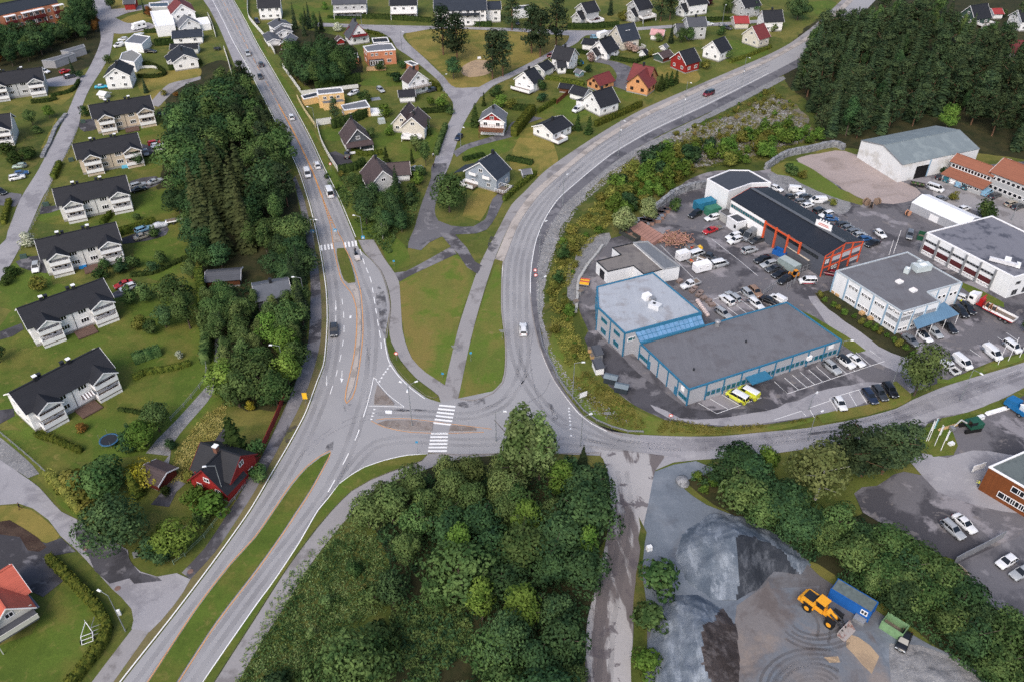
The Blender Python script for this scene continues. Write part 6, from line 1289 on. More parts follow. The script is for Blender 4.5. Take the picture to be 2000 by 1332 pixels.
# red and white drop-side lorry with cable drums
t=thing('lorry','red and white flatbed lorry with crane beside the grass strip','lorry',at(1935,604,1.2),heading(1935,604,-14,-7));rd=paint(COL['red'])
b=MB();b.prism([(3.6,-1.2),(5.4,-1.2),(5.6,-.9),(5.6,.9),(5.4,1.2),(3.6,1.2)],.8,3.0,TRIM);b.prism([(3.6,-1.1),(5.0,-1.1),(5.0,1.1),(3.6,1.1)],3.0,[3.6,3.1,3.1,3.6],TRIM);b.build('cab',t)
g=MB();g.poly([(5.62,-.85,1.9),(5.62,.85,1.9),(5.45,.85,2.85),(5.45,-.85,2.85)],CARGLASS);g.build('windscreen',t)
for s in(-1,1):g=MB();g.box((4.7,s*1.21,2.3),(1.0,.03,.7),CARGLASS);g.build('side_window',t)
b=MB();b.box((-1.2,0,.85),(9.4,.9,.3),rd);b.build('chassis',t)
b=MB();b.box((-2.3,0,1.18),(7.4,2.4,.12),DECK)
for s in(-1,1):b.box((-2.3,s*1.2,1.5),(7.4,.06,.6),TRIM);b.box((-2.3,s*1.24,1.12),(7.4,.06,.2),rd)
b.box((-6.0,0,1.5),(.06,2.4,.6),TRIM);b.box((1.4,0,1.7),(.08,2.4,1.0),rd);b.build('load_bed',t)
b=MB();b.box((2.4,0,1.9),(1.0,1.4,1.8),rd);b.tube((2.4,.2,2.6),(2.4,-1.0,3.4),.2,.16,rd,6);b.tube((2.4,-1.0,3.4),(2.6,.9,3.1),.15,.12,rd,6);b.build('crane',t)
for sx in(4.5,-3.2,-4.5):
    for s in(-1,1):wheel(t,sx,s*1.0,.5,.35)
def drum(x,y,z,r,w,label,rz,flat_=False,rgb=(176,128,100)):
    q=P(x,y,z+r);t=thing('cable_drum',label,'cable drum',Vector((q.x,q.y,z+.06)),rz,'wooden cable drums');m=lined('drum_wood_%d'%rgb[0],rgb,2,.2,.7,.85,.15)
    for s in(-1,1):b=MB();b.tube((0,s*w/2-.05,r),(0,s*w/2+.05,r),r,r,m,18,smooth=False);b.build('flange',t)
    b=MB();b.tube((0,-w/2,r),(0,w/2,r),r*.55,r*.55,plain('cable_black',(50,46,46)),14);b.build('core',t)
drum(1931,598,1.2,.9,1.0,'wooden cable drum on the lorry nearer its cab',.6);drum(1941,604,1.2,.85,1.0,'wooden cable drum in the middle of the lorry bed',1.0)
for x,y,r,an,lb in((1693,395,1.1,.3,'weathered cable drum at the left of the scrap pile'),(1702,400,1.2,1.2,'cable drum lying towards the camera in the scrap pile'),(1714,394,1.0,2,'cable drum right of the others in the scrap pile'),(1774,417,.8,.5,'tan cable drum at the corner of the white roofed hall')):
    drum(x,y,0,r,.9,lb,an,rgb=(150,128,112)if x<1750 else(204,150,120))
# wheel loader in the quarry
YEL=plain('loader_yellow',(226,158,44),rough=.45,var=.08)
hd=heading(1612,1196,34,26,1.5);t=thing('wheel_loader','yellow wheel loader with lowered bucket in the quarry yard','wheel loader',at(1609,1192,1.3),hd)
b=MB();b.prism([(-3.9,-1.0),(-3.6,-1.25),(-1.2,-1.25),(-1.2,1.25),(-3.6,1.25),(-3.9,1.0)],1.0,[2.0,2.15,2.4,2.4,2.15,2.0],YEL);b.box((-3.95,0,1.2),(.4,2.3,.7),YEL);b.build('engine_hood',t)
b=MB();b.box((-2.6,0,2.36),(1.8,1.7,.12),DARKMETAL);b.tube((-1.7,.5,2.3),(-1.7,.5,3.1),.1,.1,DARKMETAL,8);b.build('engine_grille',t)
b=MB();b.box((-.6,0,1.6),(1.5,1.7,.9),YEL);b.box((-.55,0,3.38),(1.75,1.75,.16),YEL)
for x in(-1.3,.15):
    for s in(-1,1):b.tube((x,s*.75,1.9),(x*.9-.05,s*.75,3.3),.06,.06,DARKMETAL,5)
b.build('cab',t)
g=MB();g.box((-.58,0,2.65),(1.36,1.5,1.3),CARGLASS);g.build('cab_glass',t)
b=MB();b.box((1.2,0,1.25),(2.2,1.0,.7),YEL);b.prism([(.6,-.5),(2.2,-.35),(2.2,.35),(.6,.5)],1.5,[2.2,1.8,1.8,2.2],YEL);b.build('front_frame',t)
for s in(-1,1):
    b=MB();b.tube((1.3,s*.45,2.1),(3.0,s*.5,1.5),.17,.17,DARKMETAL,6);b.tube((3.0,s*.5,1.5),(3.9,s*.5,.6),.17,.15,DARKMETAL,6);b.build('lift_arm',t)
    b=MB();b.box((1.9,s*1.15,1.78),(1.7,.7,.1),BLACKTRIM);b.build('mudguard',t)
    b=MB();b.box((-2.2,s*1.2,1.75),(1.7,.7,.1),BLACKTRIM);b.build('mudguard',t)
BK=ground('worn_bucket_steel',(158,152,150),[((120,70,60),1.5,.5,.6,.7)],rough=.5,var=.12,bump=.1)
b=MB();pr_=[(3.7,1.35),(3.55,.7),(3.8,.15),(5.1,.08),(5.15,.14),(4.0,.28),(3.75,.75),(3.85,1.33)];n=len(pr_);vs=[(x,-1.6,z)for x,z in pr_]+[(x,1.6,z)for x,z in pr_]
b.faces(vs,[(i,n+i,n+(i+1)%n,(i+1)%n)for i in range(n)],BK)
for s in(-1,1):b.poly([(3.6,s*1.6,.7),(3.8,s*1.6,.12),(5.1,s*1.6,.1),(3.75,s*1.6,1.35)],BK)
b.build('bucket',t)
for sx in(1.9,-2.2):
    for s in(-1,1):
        w=link('wheel',None,t,(sx,s*1.15,.85));u=MB();u.tube((0,-.33,0),(0,.33,0),.85,.85,TYRE,18);u.build('tyre',w);u=MB();u.tube((0,s*.30,0),(0,s*.36,0),.48,.42,YEL,12);u.build('rim',w)
# small digger by the gate and row of plant
hd=heading(1551,535,-10,4);t=thing('excavator','small orange excavator beside the parked line near the gate','excavator',at(1551,538,.8),hd);OR=plain('digger_orange',(206,132,40),rough=.5)
for s in(-1,1):b=MB();b.box((0,s*.6,.3),(2.0,.4,.6),TYRE);b.build('track',t)
b=MB();b.prism([(-1,-.8),(.5,-.8),(.5,.8),(-1,.8)],.65,[1.5,1.2,1.2,1.5],OR);b.build('body',t)
b=MB();b.box((.1,.3,1.7),(.9,.8,1.3),CARGLASS);b.box((.1,.3,2.38),(1,.9,.08),OR);b.build('cab',t)
b=MB();b.tube((.5,-.3,1.1),(1.6,-.3,2.2),.13,.12,OR,6);b.tube((1.6,-.3,2.2),(2.3,-.3,1.0),.11,.09,OR,6);b.prism([(2.2,-.6),(2.6,-.6),(2.6,0),(2.2,0)],.6,1.05,DARKMETAL);b.build('digging_arm',t)
# fork lift style works machine with yellow panels by the office corner
t=thing('barrier_trailer','grey trailer carrying yellow and red striped road panels at the office corner','trailer',at(1142,552,.8),heading(1142,552,3,-10))
b=MB();b.box((0,0,.7),(2.6,2.4,.15),GREYSTEEL);b.build('load_bed',t)
for k in range(4):b=MB();b.box((-.9+.6*k,0,1.0),(.45,2.3,.45),plain('signal_yellow',(232,178,50))if k%2==0 else plain('sign_red',(196,92,78)));b.build('striped_panel',t)
for s in(-1,1):wheel(t,0,s*1.15,.3)
# blue works truck and green machine on the right yard
t=thing('works_truck','bright blue works machine with hoses cut by the right edge','works machine',at(1987,794,1.3),heading(1987,794,12,8));BL=plain('machine_blue',(30,104,158),rough=.5)
b=MB();b.box((0,0,1.2),(4.6,2.2,.9),BL);b.prism([(-2.2,-1),(.2,-1),(.2,1),(-2.2,1)],1.65,[2.4,2.7,2.7,2.4],BL);b.build('body',t)
b=MB();b.box((1.4,0,2.0),(1.2,1.6,.8),plain('machine_pale',(196,204,210)));b.tube((.6,-.6,2.6),(1.6,.6,2.7),.15,.15,TRIM,6);b.build('hose_reel',t)
for sx in(1.5,-1.5):
    for s in(-1,1):wheel(t,sx,s*1.0,.45,.3)
t=thing('excavator','green excavator with folded boom beside the flagpole bed','excavator',at(1897,829,1.2),heading(1897,829,-12,2));GR=plain('machine_green',(36,82,66),rough=.5)
for s in(-1,1):b=MB();b.box((0,s*1.0,.4),(3.6,.5,.8),TYRE);b.build('track',t)
b=MB();b.prism([(-2,-1.2),(.9,-1.2),(.9,1.2),(-2,1.2)],.9,[2.1,1.8,1.8,2.1],GR);b.build('body',t)
b=MB();b.box((.3,.6,2.2),(1.3,1.0,1.2),CARGLASS);b.box((.3,.6,2.84),(1.4,1.1,.1),GR);b.build('cab',t)
b=MB();b.tube((.9,-.3,1.5),(2.6,-.3,2.7),.2,.18,plain('boom_grey',(176,178,178)),6);b.tube((2.6,-.3,2.7),(3.8,-.3,1.2),.17,.13,plain('boom_grey',(176,178,178)),6);b.prism([(3.5,-.8),(4.3,-.8),(4.3,.2),(3.5,.2)],.3,1.0,GREYSTEEL);b.build('digging_arm',t)
# people
person(153.5,213,'person in dark clothes walking on the left street',(40,40,46),(34,36,44),walk=1,rz=-1.2)
person(846,304,'person in white top beside the garden gate by the street',(220,220,220),(40,42,50),rz=-1)
person(847,325,'person in black jacket on the street edge near the brown roofed house',(36,36,40),(40,42,50),walk=.8,rz=-1.5)
person(1877,590,'person in yellow high visibility jacket by the red lorry',(206,214,60),(50,60,90),rz=2,arm=.5)
person(1912,944,'person in yellow high visibility jacket at the brown building corner',(226,226,90),(40,46,60),rz=2.5,arm=1)
person(37,988,'person in dark clothing on the dry lawn at the left edge',(40,40,44),(60,40,44),walk=.8,rz=.5)
person(1634,483,'person in black on the flatbed beside the workshop',(36,36,40),(34,34,40),rz=-1,z=1.9)if False else None
# ---------------------------------------------------------------- vegetation
def leafmat(name,dark,light,tr=.14,tint=.16,cs=.4):
    if name in MATS:return MATS[name]
    n=NB(name);t=n.t
    oi=t.nodes.new('ShaderNodeObjectInfo')
    m=n.ramp(n.noise(cs,3,.6),.38,.62);col=n.mix(m,lin(dark),lin(light))
    f=n.ramp(n.noise(3.2,2,.6),.25,.75,.7,1.3);col=n.rgb_mul(col,f)
    rv=n.ramp(oi.outputs['Random'],0,1,1-tint*1.6,1+tint*1.6);col=n.rgb_mul(col,rv)
    hs=t.nodes.new('ShaderNodeHueSaturation');hs.inputs['Saturation'].default_value=1.0
    r2=n.math('FRACT',n.math('MULTIPLY',oi.outputs['Random'],7.31));n.link(n.ramp(r2,0,1,.5-.022,.5+.012),hs.inputs['Hue']);n.link(col,hs.inputs['Color'])
    d=t.nodes.new('ShaderNodeBsdfDiffuse');n.link(hs.outputs[0],d.inputs[0]);q=t.nodes.new('ShaderNodeBsdfTranslucent');n.link(hs.outputs[0],q.inputs[0])
    mx=t.nodes.new('ShaderNodeMixShader');mx.inputs[0].default_value=tr;n.link(d.outputs[0],mx.inputs[1]);n.link(q.outputs[0],mx.inputs[2]);n.link(mx.outputs[0],n.out.inputs[0])
    t.nodes.remove(n.b);MATS[name]=n.m;return n.m
L_OAK=leafmat('oak_leaves',(52,76,44),(92,114,66),tint=.18)
L_DARK=leafmat('dark_leaves',(42,64,44),(74,100,62),tint=.18)
L_BIRCH=leafmat('birch_leaves',(70,90,52),(102,120,72))
L_WILLOW=leafmat('willow_leaves',(108,120,78),(142,150,102))
L_PALEB=leafmat('pale_birch_leaves',(92,102,60),(122,128,80))
L_POP=leafmat('poplar_leaves',(80,104,60),(116,134,86))
L_STRAW=leafmat('straw_grass',(128,120,66),(168,156,98))
L_BRIGHT=leafmat('bright_leaves',(70,98,42),(108,134,62))
L_YELLOW=leafmat('yellow_leaves',(140,140,44),(190,182,76))
L_OLIVE=leafmat('olive_scrub',(92,98,46),(138,136,70))
L_SPRUCE=leafmat('spruce_needles',(36,50,38),(60,74,50),tr=.1)
L_PINE=leafmat('pine_needles',(42,58,44),(72,88,58),tr=.1)
L_BROWNSP=leafmat('brownish_spruce_needles',(50,58,38),(78,86,54),tr=.1)
L_THUJA=leafmat('hedge_leaves',(62,78,34),(98,106,46),cs=1.2)
L_DKHEDGE=leafmat('dark_hedge_leaves',(40,56,30),(62,78,40),cs=1.2)
L_PINK=leafmat('pinkish_blossom',(150,128,118),(186,164,152))
L_WHITEB=leafmat('white_blossom',(130,142,112),(206,208,190),cs=1.6)
L_PURPLE=leafmat('purple_leaves',(56,26,36),(84,40,50))
L_RUST=leafmat('rust_leaves',(104,72,40),(140,100,56))
BARK=plain('bark',(84,74,66),var=.25);BARKP=plain('pine_bark',(110,84,66),var=.25);BARKB=plain('birch_bark',(180,178,172),var=.3)
rnd=random.Random(11)
def rdir():
    z=rnd.uniform(-1,1);a=rnd.uniform(0,2*math.pi);r=math.sqrt(1-z*z);return Vector((r*math.cos(a),r*math.sin(a),z))
def leaf(vs,fs,p,nrm,s):
    """one folded leaf clump: two triangles bent along the middle"""
    n=(nrm+rdir()*.6).normalized();u=n.orthogonal().normalized();a=rnd.uniform(0,6.283);w=n.cross(u)
    d=u*math.cos(a)+w*math.sin(a);e=n.cross(d);k=len(vs)
    q=(nrm*.8+n*.45).normalized();vs+=[(p+d*s,q),(p+e*s*.55+n*s*.12,q),(p-d*s*.8,q),(p-e*s*.55+n*s*.1,q)];fs.append((k,k+1,k+2,k+3))
def broad_mesh(h,w,lobes,n,ls,base=.22,squash=1.0,top=1.0,droop=0):
    """crown: leaf clumps over irregular lobes; returns crown mesh data"""
    vs=[];fs=[];cz=h*(base+1)/2;rz=h*(1-base)/2;L=[]
    for k in range(lobes):
        d=rdir();rr=rnd.uniform(.5,.76);c=Vector((d.x*w/2*rr,d.y*w/2*rr,cz+d.z*rz*rr*.95));tt=(c.z-h*base)/(h*(1-base));sh=1-abs(tt-.42)*.75*top
        c.x*=sh;c.y*=sh;L.append((c,w*rnd.uniform(.17,.27)*sh+.25,rz*rnd.uniform(.24,.36)))
    L.append((Vector((0,0,cz)),w*.3,rz*.6))
    tot=sum(r*r for c,r,v in L)
    for c,r,v in L:
        for i in range(int(n*r*r/tot)):
            d=rdir();q=rnd.uniform(.86,1.06)if rnd.random()<.9 else rnd.uniform(.3,.85)
            if d.z<-.4 and rnd.random()<.6:continue
            p=c+Vector((d.x*r*q,d.y*r*q,d.z*v*q));nn=(d+(p-Vector((0,0,cz))).normalized()*.5+Vector((0,0,.25))).normalized()
            if droop:p.z-=droop*rnd.random()*math.hypot(p.x,p.y)/w*2
            leaf(vs,fs,p,nn,ls*rnd.uniform(.6,1.25))
    return vs,fs
def trunk_mesh(h,r,m,top=.75,limbs=5,lean=0):
    b=MB();b.tube((0,0,-.2),(lean*.5,0,h*.35),r,r*.75,m,8,cap=False);b.tube((lean*.5,0,h*.35),(lean,0,h*top),r*.75,r*.2,m,7)
    for k in range(limbs):
        a=2.4*k;z=h*(.25+.09*k);l=h*rnd.uniform(.16,.28);b.tube((lean*.5,0,z),(math.cos(a)*l,math.sin(a)*l,z+l*.8),r*.42,r*.1,m,5)
    return b.mesh('trunk')
def mesh_of(vs,fs,m,name='crown'):
    me=bpy.data.meshes.new(name);me.from_pydata([tuple(v[0])if isinstance(v,tuple)else tuple(v)for v in vs],[],fs);me.materials.append(m);me.polygons.foreach_set('use_smooth',[True]*len(fs));me.update()
    me.normals_split_custom_set_from_vertices([tuple(v[1])if isinstance(v,tuple)else tuple(me.vertices[i].normal)for i,v in enumerate(vs)]);return me
def spruce_data(h,w,n=20,per=11):
    vs=[];fs=[]
    for i in range(n):
        t=i/(n-1);z=h*(.06+.92*t);r=w/2*(1-t)**.85*rnd.uniform(.85,1.1)+.12;k=max(5,int(per*(1-t*.55)));o=rnd.uniform(0,6)
        for j in range(k):
            a=o+2*math.pi*j/k+rnd.uniform(-.2,.2);rr=r*rnd.uniform(.72,1.12);d=Vector((math.cos(a),math.sin(a),0));s=Vector((-d.y,d.x,0));zz=z+rnd.uniform(-.25,.25)
            tip=d*rr+Vector((0,0,zz-rr*.42));mid=d*rr*.55+Vector((0,0,zz-rr*.12));wd=rr*.3+.12
            q=len(vs);vs+=[Vector((0,0,zz+.15)),mid+s*wd-Vector((0,0,wd*.35)),tip,mid-s*wd-Vector((0,0,wd*.35)),mid+Vector((0,0,.08))];fs+=[(q,q+1,q+4),(q+4,q+1,q+2),(q,q+4,q+3),(q+4,q+2,q+3)]
            for e in range(2):leaf(vs,fs,d*rr*rnd.uniform(.5,1)+Vector((0,0,zz-rr*.25+rnd.uniform(-.2,.2)))+s*rnd.uniform(-wd,wd),(d+Vector((0,0,.8))).normalized(),.32*rnd.uniform(.7,1.2)*max(.6,w/5))
    return vs,fs
def pine_data(h,w,n=58):
    vs=[];fs=[]
    for k in range(n):
        t=rnd.random()**.85;z=h*(.2+.76*t);rm=w/2*(1-max(0,t-.35)**1.5*1.2)*(.6+.4*min(1,t*4));a=rnd.uniform(0,6.28);r=rm*rnd.uniform(.25,.9);c=Vector((math.cos(a)*r,math.sin(a)*r,z))
        for i in range(38):
            d=rdir();p=c+Vector((d.x*w*.2,d.y*w*.2,d.z*w*.12));leaf(vs,fs,p,(d+Vector((0,0,.7))).normalized(),.38*rnd.uniform(.6,1.2))
    return vs,fs
# prototype library: kind -> list of (crown data, trunk mesh); crowns are shared per (kind, variant, leaf material)
LIB={}
def lib(kind,fn,tr,k):
    LIB[kind]=[(fn(),tr())for _ in range(k)]
lib('broad',lambda:broad_mesh(12,8.5,17,3300,.36,base=.1),lambda:trunk_mesh(12,.26,BARK),5)
lib('big',lambda:broad_mesh(14,13,30,5600,.38,base=.06),lambda:trunk_mesh(14,.4,BARK),3)
lib('tall',lambda:broad_mesh(16,6.5,18,3200,.36,base=.12,top=.9),lambda:trunk_mesh(16,.26,BARK),3)
lib('poplar',lambda:broad_mesh(18,5.6,26,3400,.4,base=.03,top=.75),lambda:trunk_mesh(18,.3,BARK),2)
lib('birch',lambda:broad_mesh(12,7.5,22,3200,.3,base=.15,droop=.8),lambda:trunk_mesh(12,.2,BARKB),3)
lib('spruce',lambda:spruce_data(16,5.6),lambda:trunk_mesh(16,.22,BARK,.9,0),4)
lib('pine',lambda:pine_data(16,6.2),lambda:trunk_mesh(16,.26,BARKP,.9,6),4)
lib('column',lambda:spruce_data(5,1.9,14,9),lambda:trunk_mesh(5,.1,BARK,.6,0),2)
lib('sapling',lambda:broad_mesh(5,3.6,12,900,.3,base=.0),lambda:trunk_mesh(5,.1,BARK,.7,3),3)
HGT=dict(broad=12,big=14,tall=16,birch=12,poplar=18,spruce=16,pine=16,column=5,sapling=5)
CROWN={}
def tree(base,kind,leafm,h,wf,name,label,group=None,cat='tree',z=0,world=False):
    q=base if world else P(base[0],base[1],0)
    k=rnd.randrange(len(LIB[kind]));(vs,fs),tm=LIB[kind][k];key=(kind,k,leafm.name)
    if key not in CROWN:CROWN[key]=mesh_of(vs,fs,leafm)
    s=h/HGT[kind];o=thing(name,label,cat,(q.x,q.y,z),rnd.uniform(0,6.28),group);o.scale=(s*wf,s*wf,s)
    link('trunk',tm,o);link('crown',CROWN[key],o);return o
def inpoly(x,y,p):
    c=False;j=len(p)-1
    for i in range(len(p)):
        if(p[i][1]>y)!=(p[j][1]>y)and x<(p[j][0]-p[i][0])*(y-p[i][1])/(p[j][1]-p[i][1])+p[i][0]:c=not c
        j=i
    return c
def cluster(px,n,gap,mix,hr,group,seed,cat='tree',avoid=()):
    """individual trees filling a ground polygon; mix = (weight, kind, leaves, width factor, name, label, height factor)"""
    r=random.Random(seed);pts=[P2(p)for p in px];g=[(p.x,p.y)for p in pts];x0,x1=min(p[0]for p in g),max(p[0]for p in g);y0,y1=min(p[1]for p in g),max(p[1]for p in g)
    av=[[tuple(P2(p).xy)for p in a]for a in avoid];out=[];tries=0
    while len(out)<n and tries<n*60:
        tries+=1;x,y=r.uniform(x0,x1),r.uniform(y0,y1)
        if not inpoly(x,y,g)or any(inpoly(x,y,a)for a in av):continue
        if any((x-a)**2+(y-b)**2<gap*gap for a,b in out):continue
        out.append((x,y));w=r.uniform(0,sum(m[0]for m in mix))
        for m in mix:
            w-=m[0]
            if w<=0:break
        hf=m[6]if len(m)>6 else 1
        tree(Vector((x,y,0)),m[1],m[2],r.uniform(*hr)*hf,m[3]*r.uniform(.88,1.15),m[4],m[5],group+', '+m[4].replace('_',' ')+'s',cat,world=True)
    return out
# dark pine wood, upper right
cluster([(1548,165),(1600,262),(1660,286),(1740,262),(1815,240),(1920,258),(1990,300),(2100,340),(2140,200),(2000,130),(1880,85),(1800,55),(1730,50),(1650,70),(1590,105)],285,2.9,
        [(5,'spruce',L_PINE,1.25,'pine_tree','dark conifer standing in the dense wood above the white warehouse'),(5,'pine',L_PINE,1.15,'pine_tree','dark conifer standing in the dense wood above the white warehouse'),(1.2,'tall',L_DARK,.8,'leafy_tree','leafy green tree among the conifers of the dense upper right wood',.85)],(9.5,17),'trees of the dense upper right wood',3)
cluster([(1545,155),(1560,130),(1600,98),(1640,72),(1700,45),(1790,52),(1880,80),(1900,100),(1800,85),(1700,80),(1620,120),(1570,180)],26,3.2,[(1,'tall',L_OAK,.95,'leafy_tree','lighter leafy tree on the far rim of the dense upper right wood')],(9,13),'leafy rim of the upper right wood',4)
# wood between the row houses and the main road
MIXA=[(4,'broad',L_DARK,1.15,'leafy_tree','dark green leafy tree in the wood left of the main road'),(3,'broad',L_OAK,1.15,'leafy_tree','dark green leafy tree in the wood left of the main road'),(1.2,'tall',L_OAK,1.0,'leafy_tree','dark green leafy tree in the wood left of the main road',1.1)]
cluster([(335,330),(352,262),(410,215),(455,205),(480,240),(470,300),(440,350),(400,400),(350,400)],26,4.9,MIXA,(12,16),'wood left of the main road',5)
cluster([(440,210),(480,180),(505,225),(545,300),(572,380),(560,420),(520,400),(490,320),(460,260)],24,4.7,MIXA+[(2.2,'pine',L_SPRUCE,1.0,'pine_tree','dark pine in the wood left of the main road')],(11,15),'wood left of the main road',6)
cluster([(390,420),(440,370),(490,390),(500,450),(485,500),(430,510),(395,480)],13,5.2,[(1,'spruce',L_BROWNSP,1.25,'spruce_tree','brownish dark spruce in the wood left of the main road')],(17,21),'wood left of the main road',7)
cluster([(480,420),(540,400),(590,450),(598,500),(590,545),(560,520),(520,505),(490,500)],14,4.4,MIXA,(8,12),'wood left of the main road',8)
cluster([(345,400),(400,400),(400,470),(440,520),(470,520),(400,540),(375,480)],12,4,MIXA,(7,10),'wood left of the main road',9)
MIXB=[(3,'broad',L_BRIGHT,1.0,'leafy_tree','green leafy tree in the strip below the dark bungalow'),(3,'broad',L_OAK,1.0,'leafy_tree','green leafy tree in the strip below the dark bungalow'),(1.5,'tall',L_BIRCH,1.0,'leafy_tree','green leafy tree in the strip below the dark bungalow')]
cluster([(455,690),(520,660),(585,655),(592,690),(575,750),(545,790),(480,800),(440,790),(430,730)],24,3.9,MIXB,(7.5,11),'strip below the dark bungalow',10)
cluster([(430,590),(470,610),(480,650),(560,645),(600,600),(596,660),(540,670),(450,690),(420,650)],13,3.8,MIXB[1:],(7,10),'strip below the dark bungalow',12)
cluster([(566,560),(596,545),(602,600),(590,625),(568,610)],5,3,[(1,'spruce',L_SPRUCE,1,'spruce_tree','dark spruce between the bungalow and the footpath')],(9,12),'spruces by the bungalow',13)
cluster([(412,605),(480,612),(490,640),(430,680),(408,650)],8,3.6,MIXB[1:],(7,10),'strip below the dark bungalow',42)
cluster([(490,590),(560,600),(600,560),(604,640),(560,650),(500,640)],7,3.6,MIXB[1:],(5,7),'strip below the dark bungalow',43)
cluster([(520,540),(596,500),(600,545),(570,556)],6,3.4,MIXA,(7,9),'wood left of the main road',44)
# wood at the bottom centre
MIXC=[(4,'broad',L_DARK,1.25,'leafy_tree','close standing leafy tree within the wood at the bottom centre'),(3,'broad',L_OAK,1.3,'leafy_tree','close standing leafy tree within the wood at the bottom centre'),(1.6,'tall',L_BRIGHT,1.1,'leafy_tree','close standing leafy tree within the wood at the bottom centre',1.0),(1,'broad',L_BIRCH,1.1,'leafy_tree','close standing leafy tree within the wood at the bottom centre',.75)]
CLEAR=[(790,1180),(880,1190),(930,1300),(900,1420),(790,1420),(760,1290)]
cluster([(712,1005),(765,978),(815,958),(890,935),(960,935),(1010,945),(1020,1010),(960,1010),(900,1030),(840,1060),(800,1100),(770,1060),(725,1045)],26,4.3,[(3,'broad',L_BIRCH,1.0,'leafy_tree','olive green leafy tree on the upper edge of the bottom wood'),(3,'broad',L_OAK,1.0,'leafy_tree','olive green leafy tree on the upper edge of the bottom wood')],(7,11),'upper edge of the bottom wood',14)
cluster([(850,1070),(930,1030),(1010,1010),(1090,970),(1178,985),(1172,1060),(1150,1160),(1135,1260),(1125,1420),(940,1440),(940,1250),(920,1180),(850,1140)],38,5.2,MIXC,(7.5,13),'bottom centre wood',15,avoid=(CLEAR,))
cluster([(1080,930),(1150,930),(1185,960),(1180,1000),(1100,1000)],6,3.4,[(1,'sapling',L_DARK,1.2,'leafy_bush','dark round bush beside the truck lane head')],(5,7),'bushes at the truck lane head',16,'bush')
tree((1020,945),'poplar',L_POP,20.5,1.15,'poplar_tree','tallest poplar like tree at the junction, left stem of two');tree((1053,940),'poplar',L_POP,18,1.1,'poplar_tree','slightly lower poplar like tree at the junction, right stem of two')
tree((992,940),'poplar',L_POP,12,1.1,'poplar_tree','lower pale side stem at the left of the tall poplars')
tree((1000,985),'broad',L_POP,9,1,'leafy_tree','bright leafy tree at the foot of the tall poplars')
tree((690,1345),'big',L_OAK,13.5,1.05,'maple_tree','broad spreading maple by the lower wild meadow');tree((985,1290),'big',L_DARK,12,.8,'maple_tree','pale topped broad tree inside the bottom wood, right of the clearing');tree((905,1400),'tall',L_WILLOW,9.5,1,'leafy_tree','grey green tree at the bottom edge right of the clearing')
for x,y,h in((600,1330,3),(575,1395,4),(655,1290,3.4),(745,1265,6),(640,1180,2.4),(690,1120,3),(735,1180,4.5),(610,1240,2)):tree((x,y),'sapling',L_OAK if h>2.6 else L_POP,h,1.4,'leafy_bush','green bush standing in the rough meadow left of the bottom wood','bushes in the rough meadow','bush')
for x,y,h,k in((512,935,3.6,L_OAK),(372,940,3,L_OLIVE),(395,1020,3,L_OAK),(330,1095,4,L_DARK),(300,1085,4.5,L_DARK)):tree((x,y),'sapling',k,h,1.5,'leafy_bush','garden bush around the dark red house and its lower lawn','bushes round the red house','bush')
tree((850,1190),'broad',L_OAK,8,.8,'leafy_tree','small rounded tree at the top of the clearing');tree((770,1180),'broad',L_DARK,9,.9,'leafy_tree','dark tree on the left rim of the clearing');tree((545,1345),'sapling',L_DARK,4,1.5,'leafy_bush','dark round bush near the bottom of the wild meadow')
# trees right of the truck lane and lower right strip
for x,y,h,lb in((1287,1150,7,'round green bush tree by the truck lane, top of three'),(1268,1222,5.6,'round green bush tree by the truck lane, middle of three'),(1262,1308,4.8,'round green bush tree by the truck lane, lowest of three')):tree((x,y),'sapling',L_BRIGHT if h<5 else L_OAK,h,1.5,'leafy_bush',lb,cat='bush')
MIXF=[(3,'broad',L_OAK,1.35,'leafy_tree','leafy tree in the strip beside the quarry yard'),(3,'broad',L_DARK,1.35,'leafy_tree','leafy tree in the strip beside the quarry yard')]
cluster([(1400,930),(1470,925),(1530,985),(1560,1060),(1500,1030),(1420,990)],13,3.6,MIXF,(6.5,9.5),'strip beside the quarry yard',17)
cluster([(1540,1010),(1620,1040),(1700,1085),(1790,1125),(1840,1165),(1830,1215),(1780,1215),(1700,1165),(1640,1115),(1570,1075)],32,3.5,MIXF,(6,9),'strip beside the quarry yard',18)
cluster([(1830,1180),(1900,1195),(1970,1250),(2060,1320),(2040,1400),(1960,1340),(1900,1280),(1830,1230)],24,3.4,MIXF,(5.5,8.5),'strip beside the quarry yard',19)
tree((1700,1160),'birch',L_BIRCH,7.5,1,'birch_tree','olive birch in the strip behind the blue container');tree((1740,1195),'broad',L_DARK,9,1.05,'leafy_tree','dark rounded tree right behind the blue container')
for x,y,h,w in((1362,935,2.2,1.5),(1390,945,2.4,1.5),(1375,960,1.8,1.6),(1420,962,2.6,1.4)):tree((x,y),'sapling',L_BRIGHT,h,w,'leafy_bush','low green bush around the big boulder by the quarry entrance','bushes around the boulder','bush')
tree((1492,912),'sapling',L_BRIGHT,6,1,'leafy_tree','slim bright tree left of the pale birch at the street');tree((1592,975),'birch',L_PALEB,14.5,1.35,'birch_tree','large pale weeping birch beside the street');tree((1785,772),'broad',L_BIRCH,15,.78,'lime_tree','large olive roadside tree beside the parked cars');tree((1640,905),'pine',L_SPRUCE,11,1.4,'pine_tree','dark pine immediately right of the pale birch')
tree((1682,930),'pine',L_PINE,12,1.6,'pine_tree','dark pine with visible trunk, middle of the three by the street');tree((1722,925),'pine',L_PINE,12.5,1.5,'pine_tree','dark spreading pine, right of the visible trunk');tree((1752,912),'pine',L_PINE,12,1.4,'pine_tree','rightmost dark pine by the side lane')
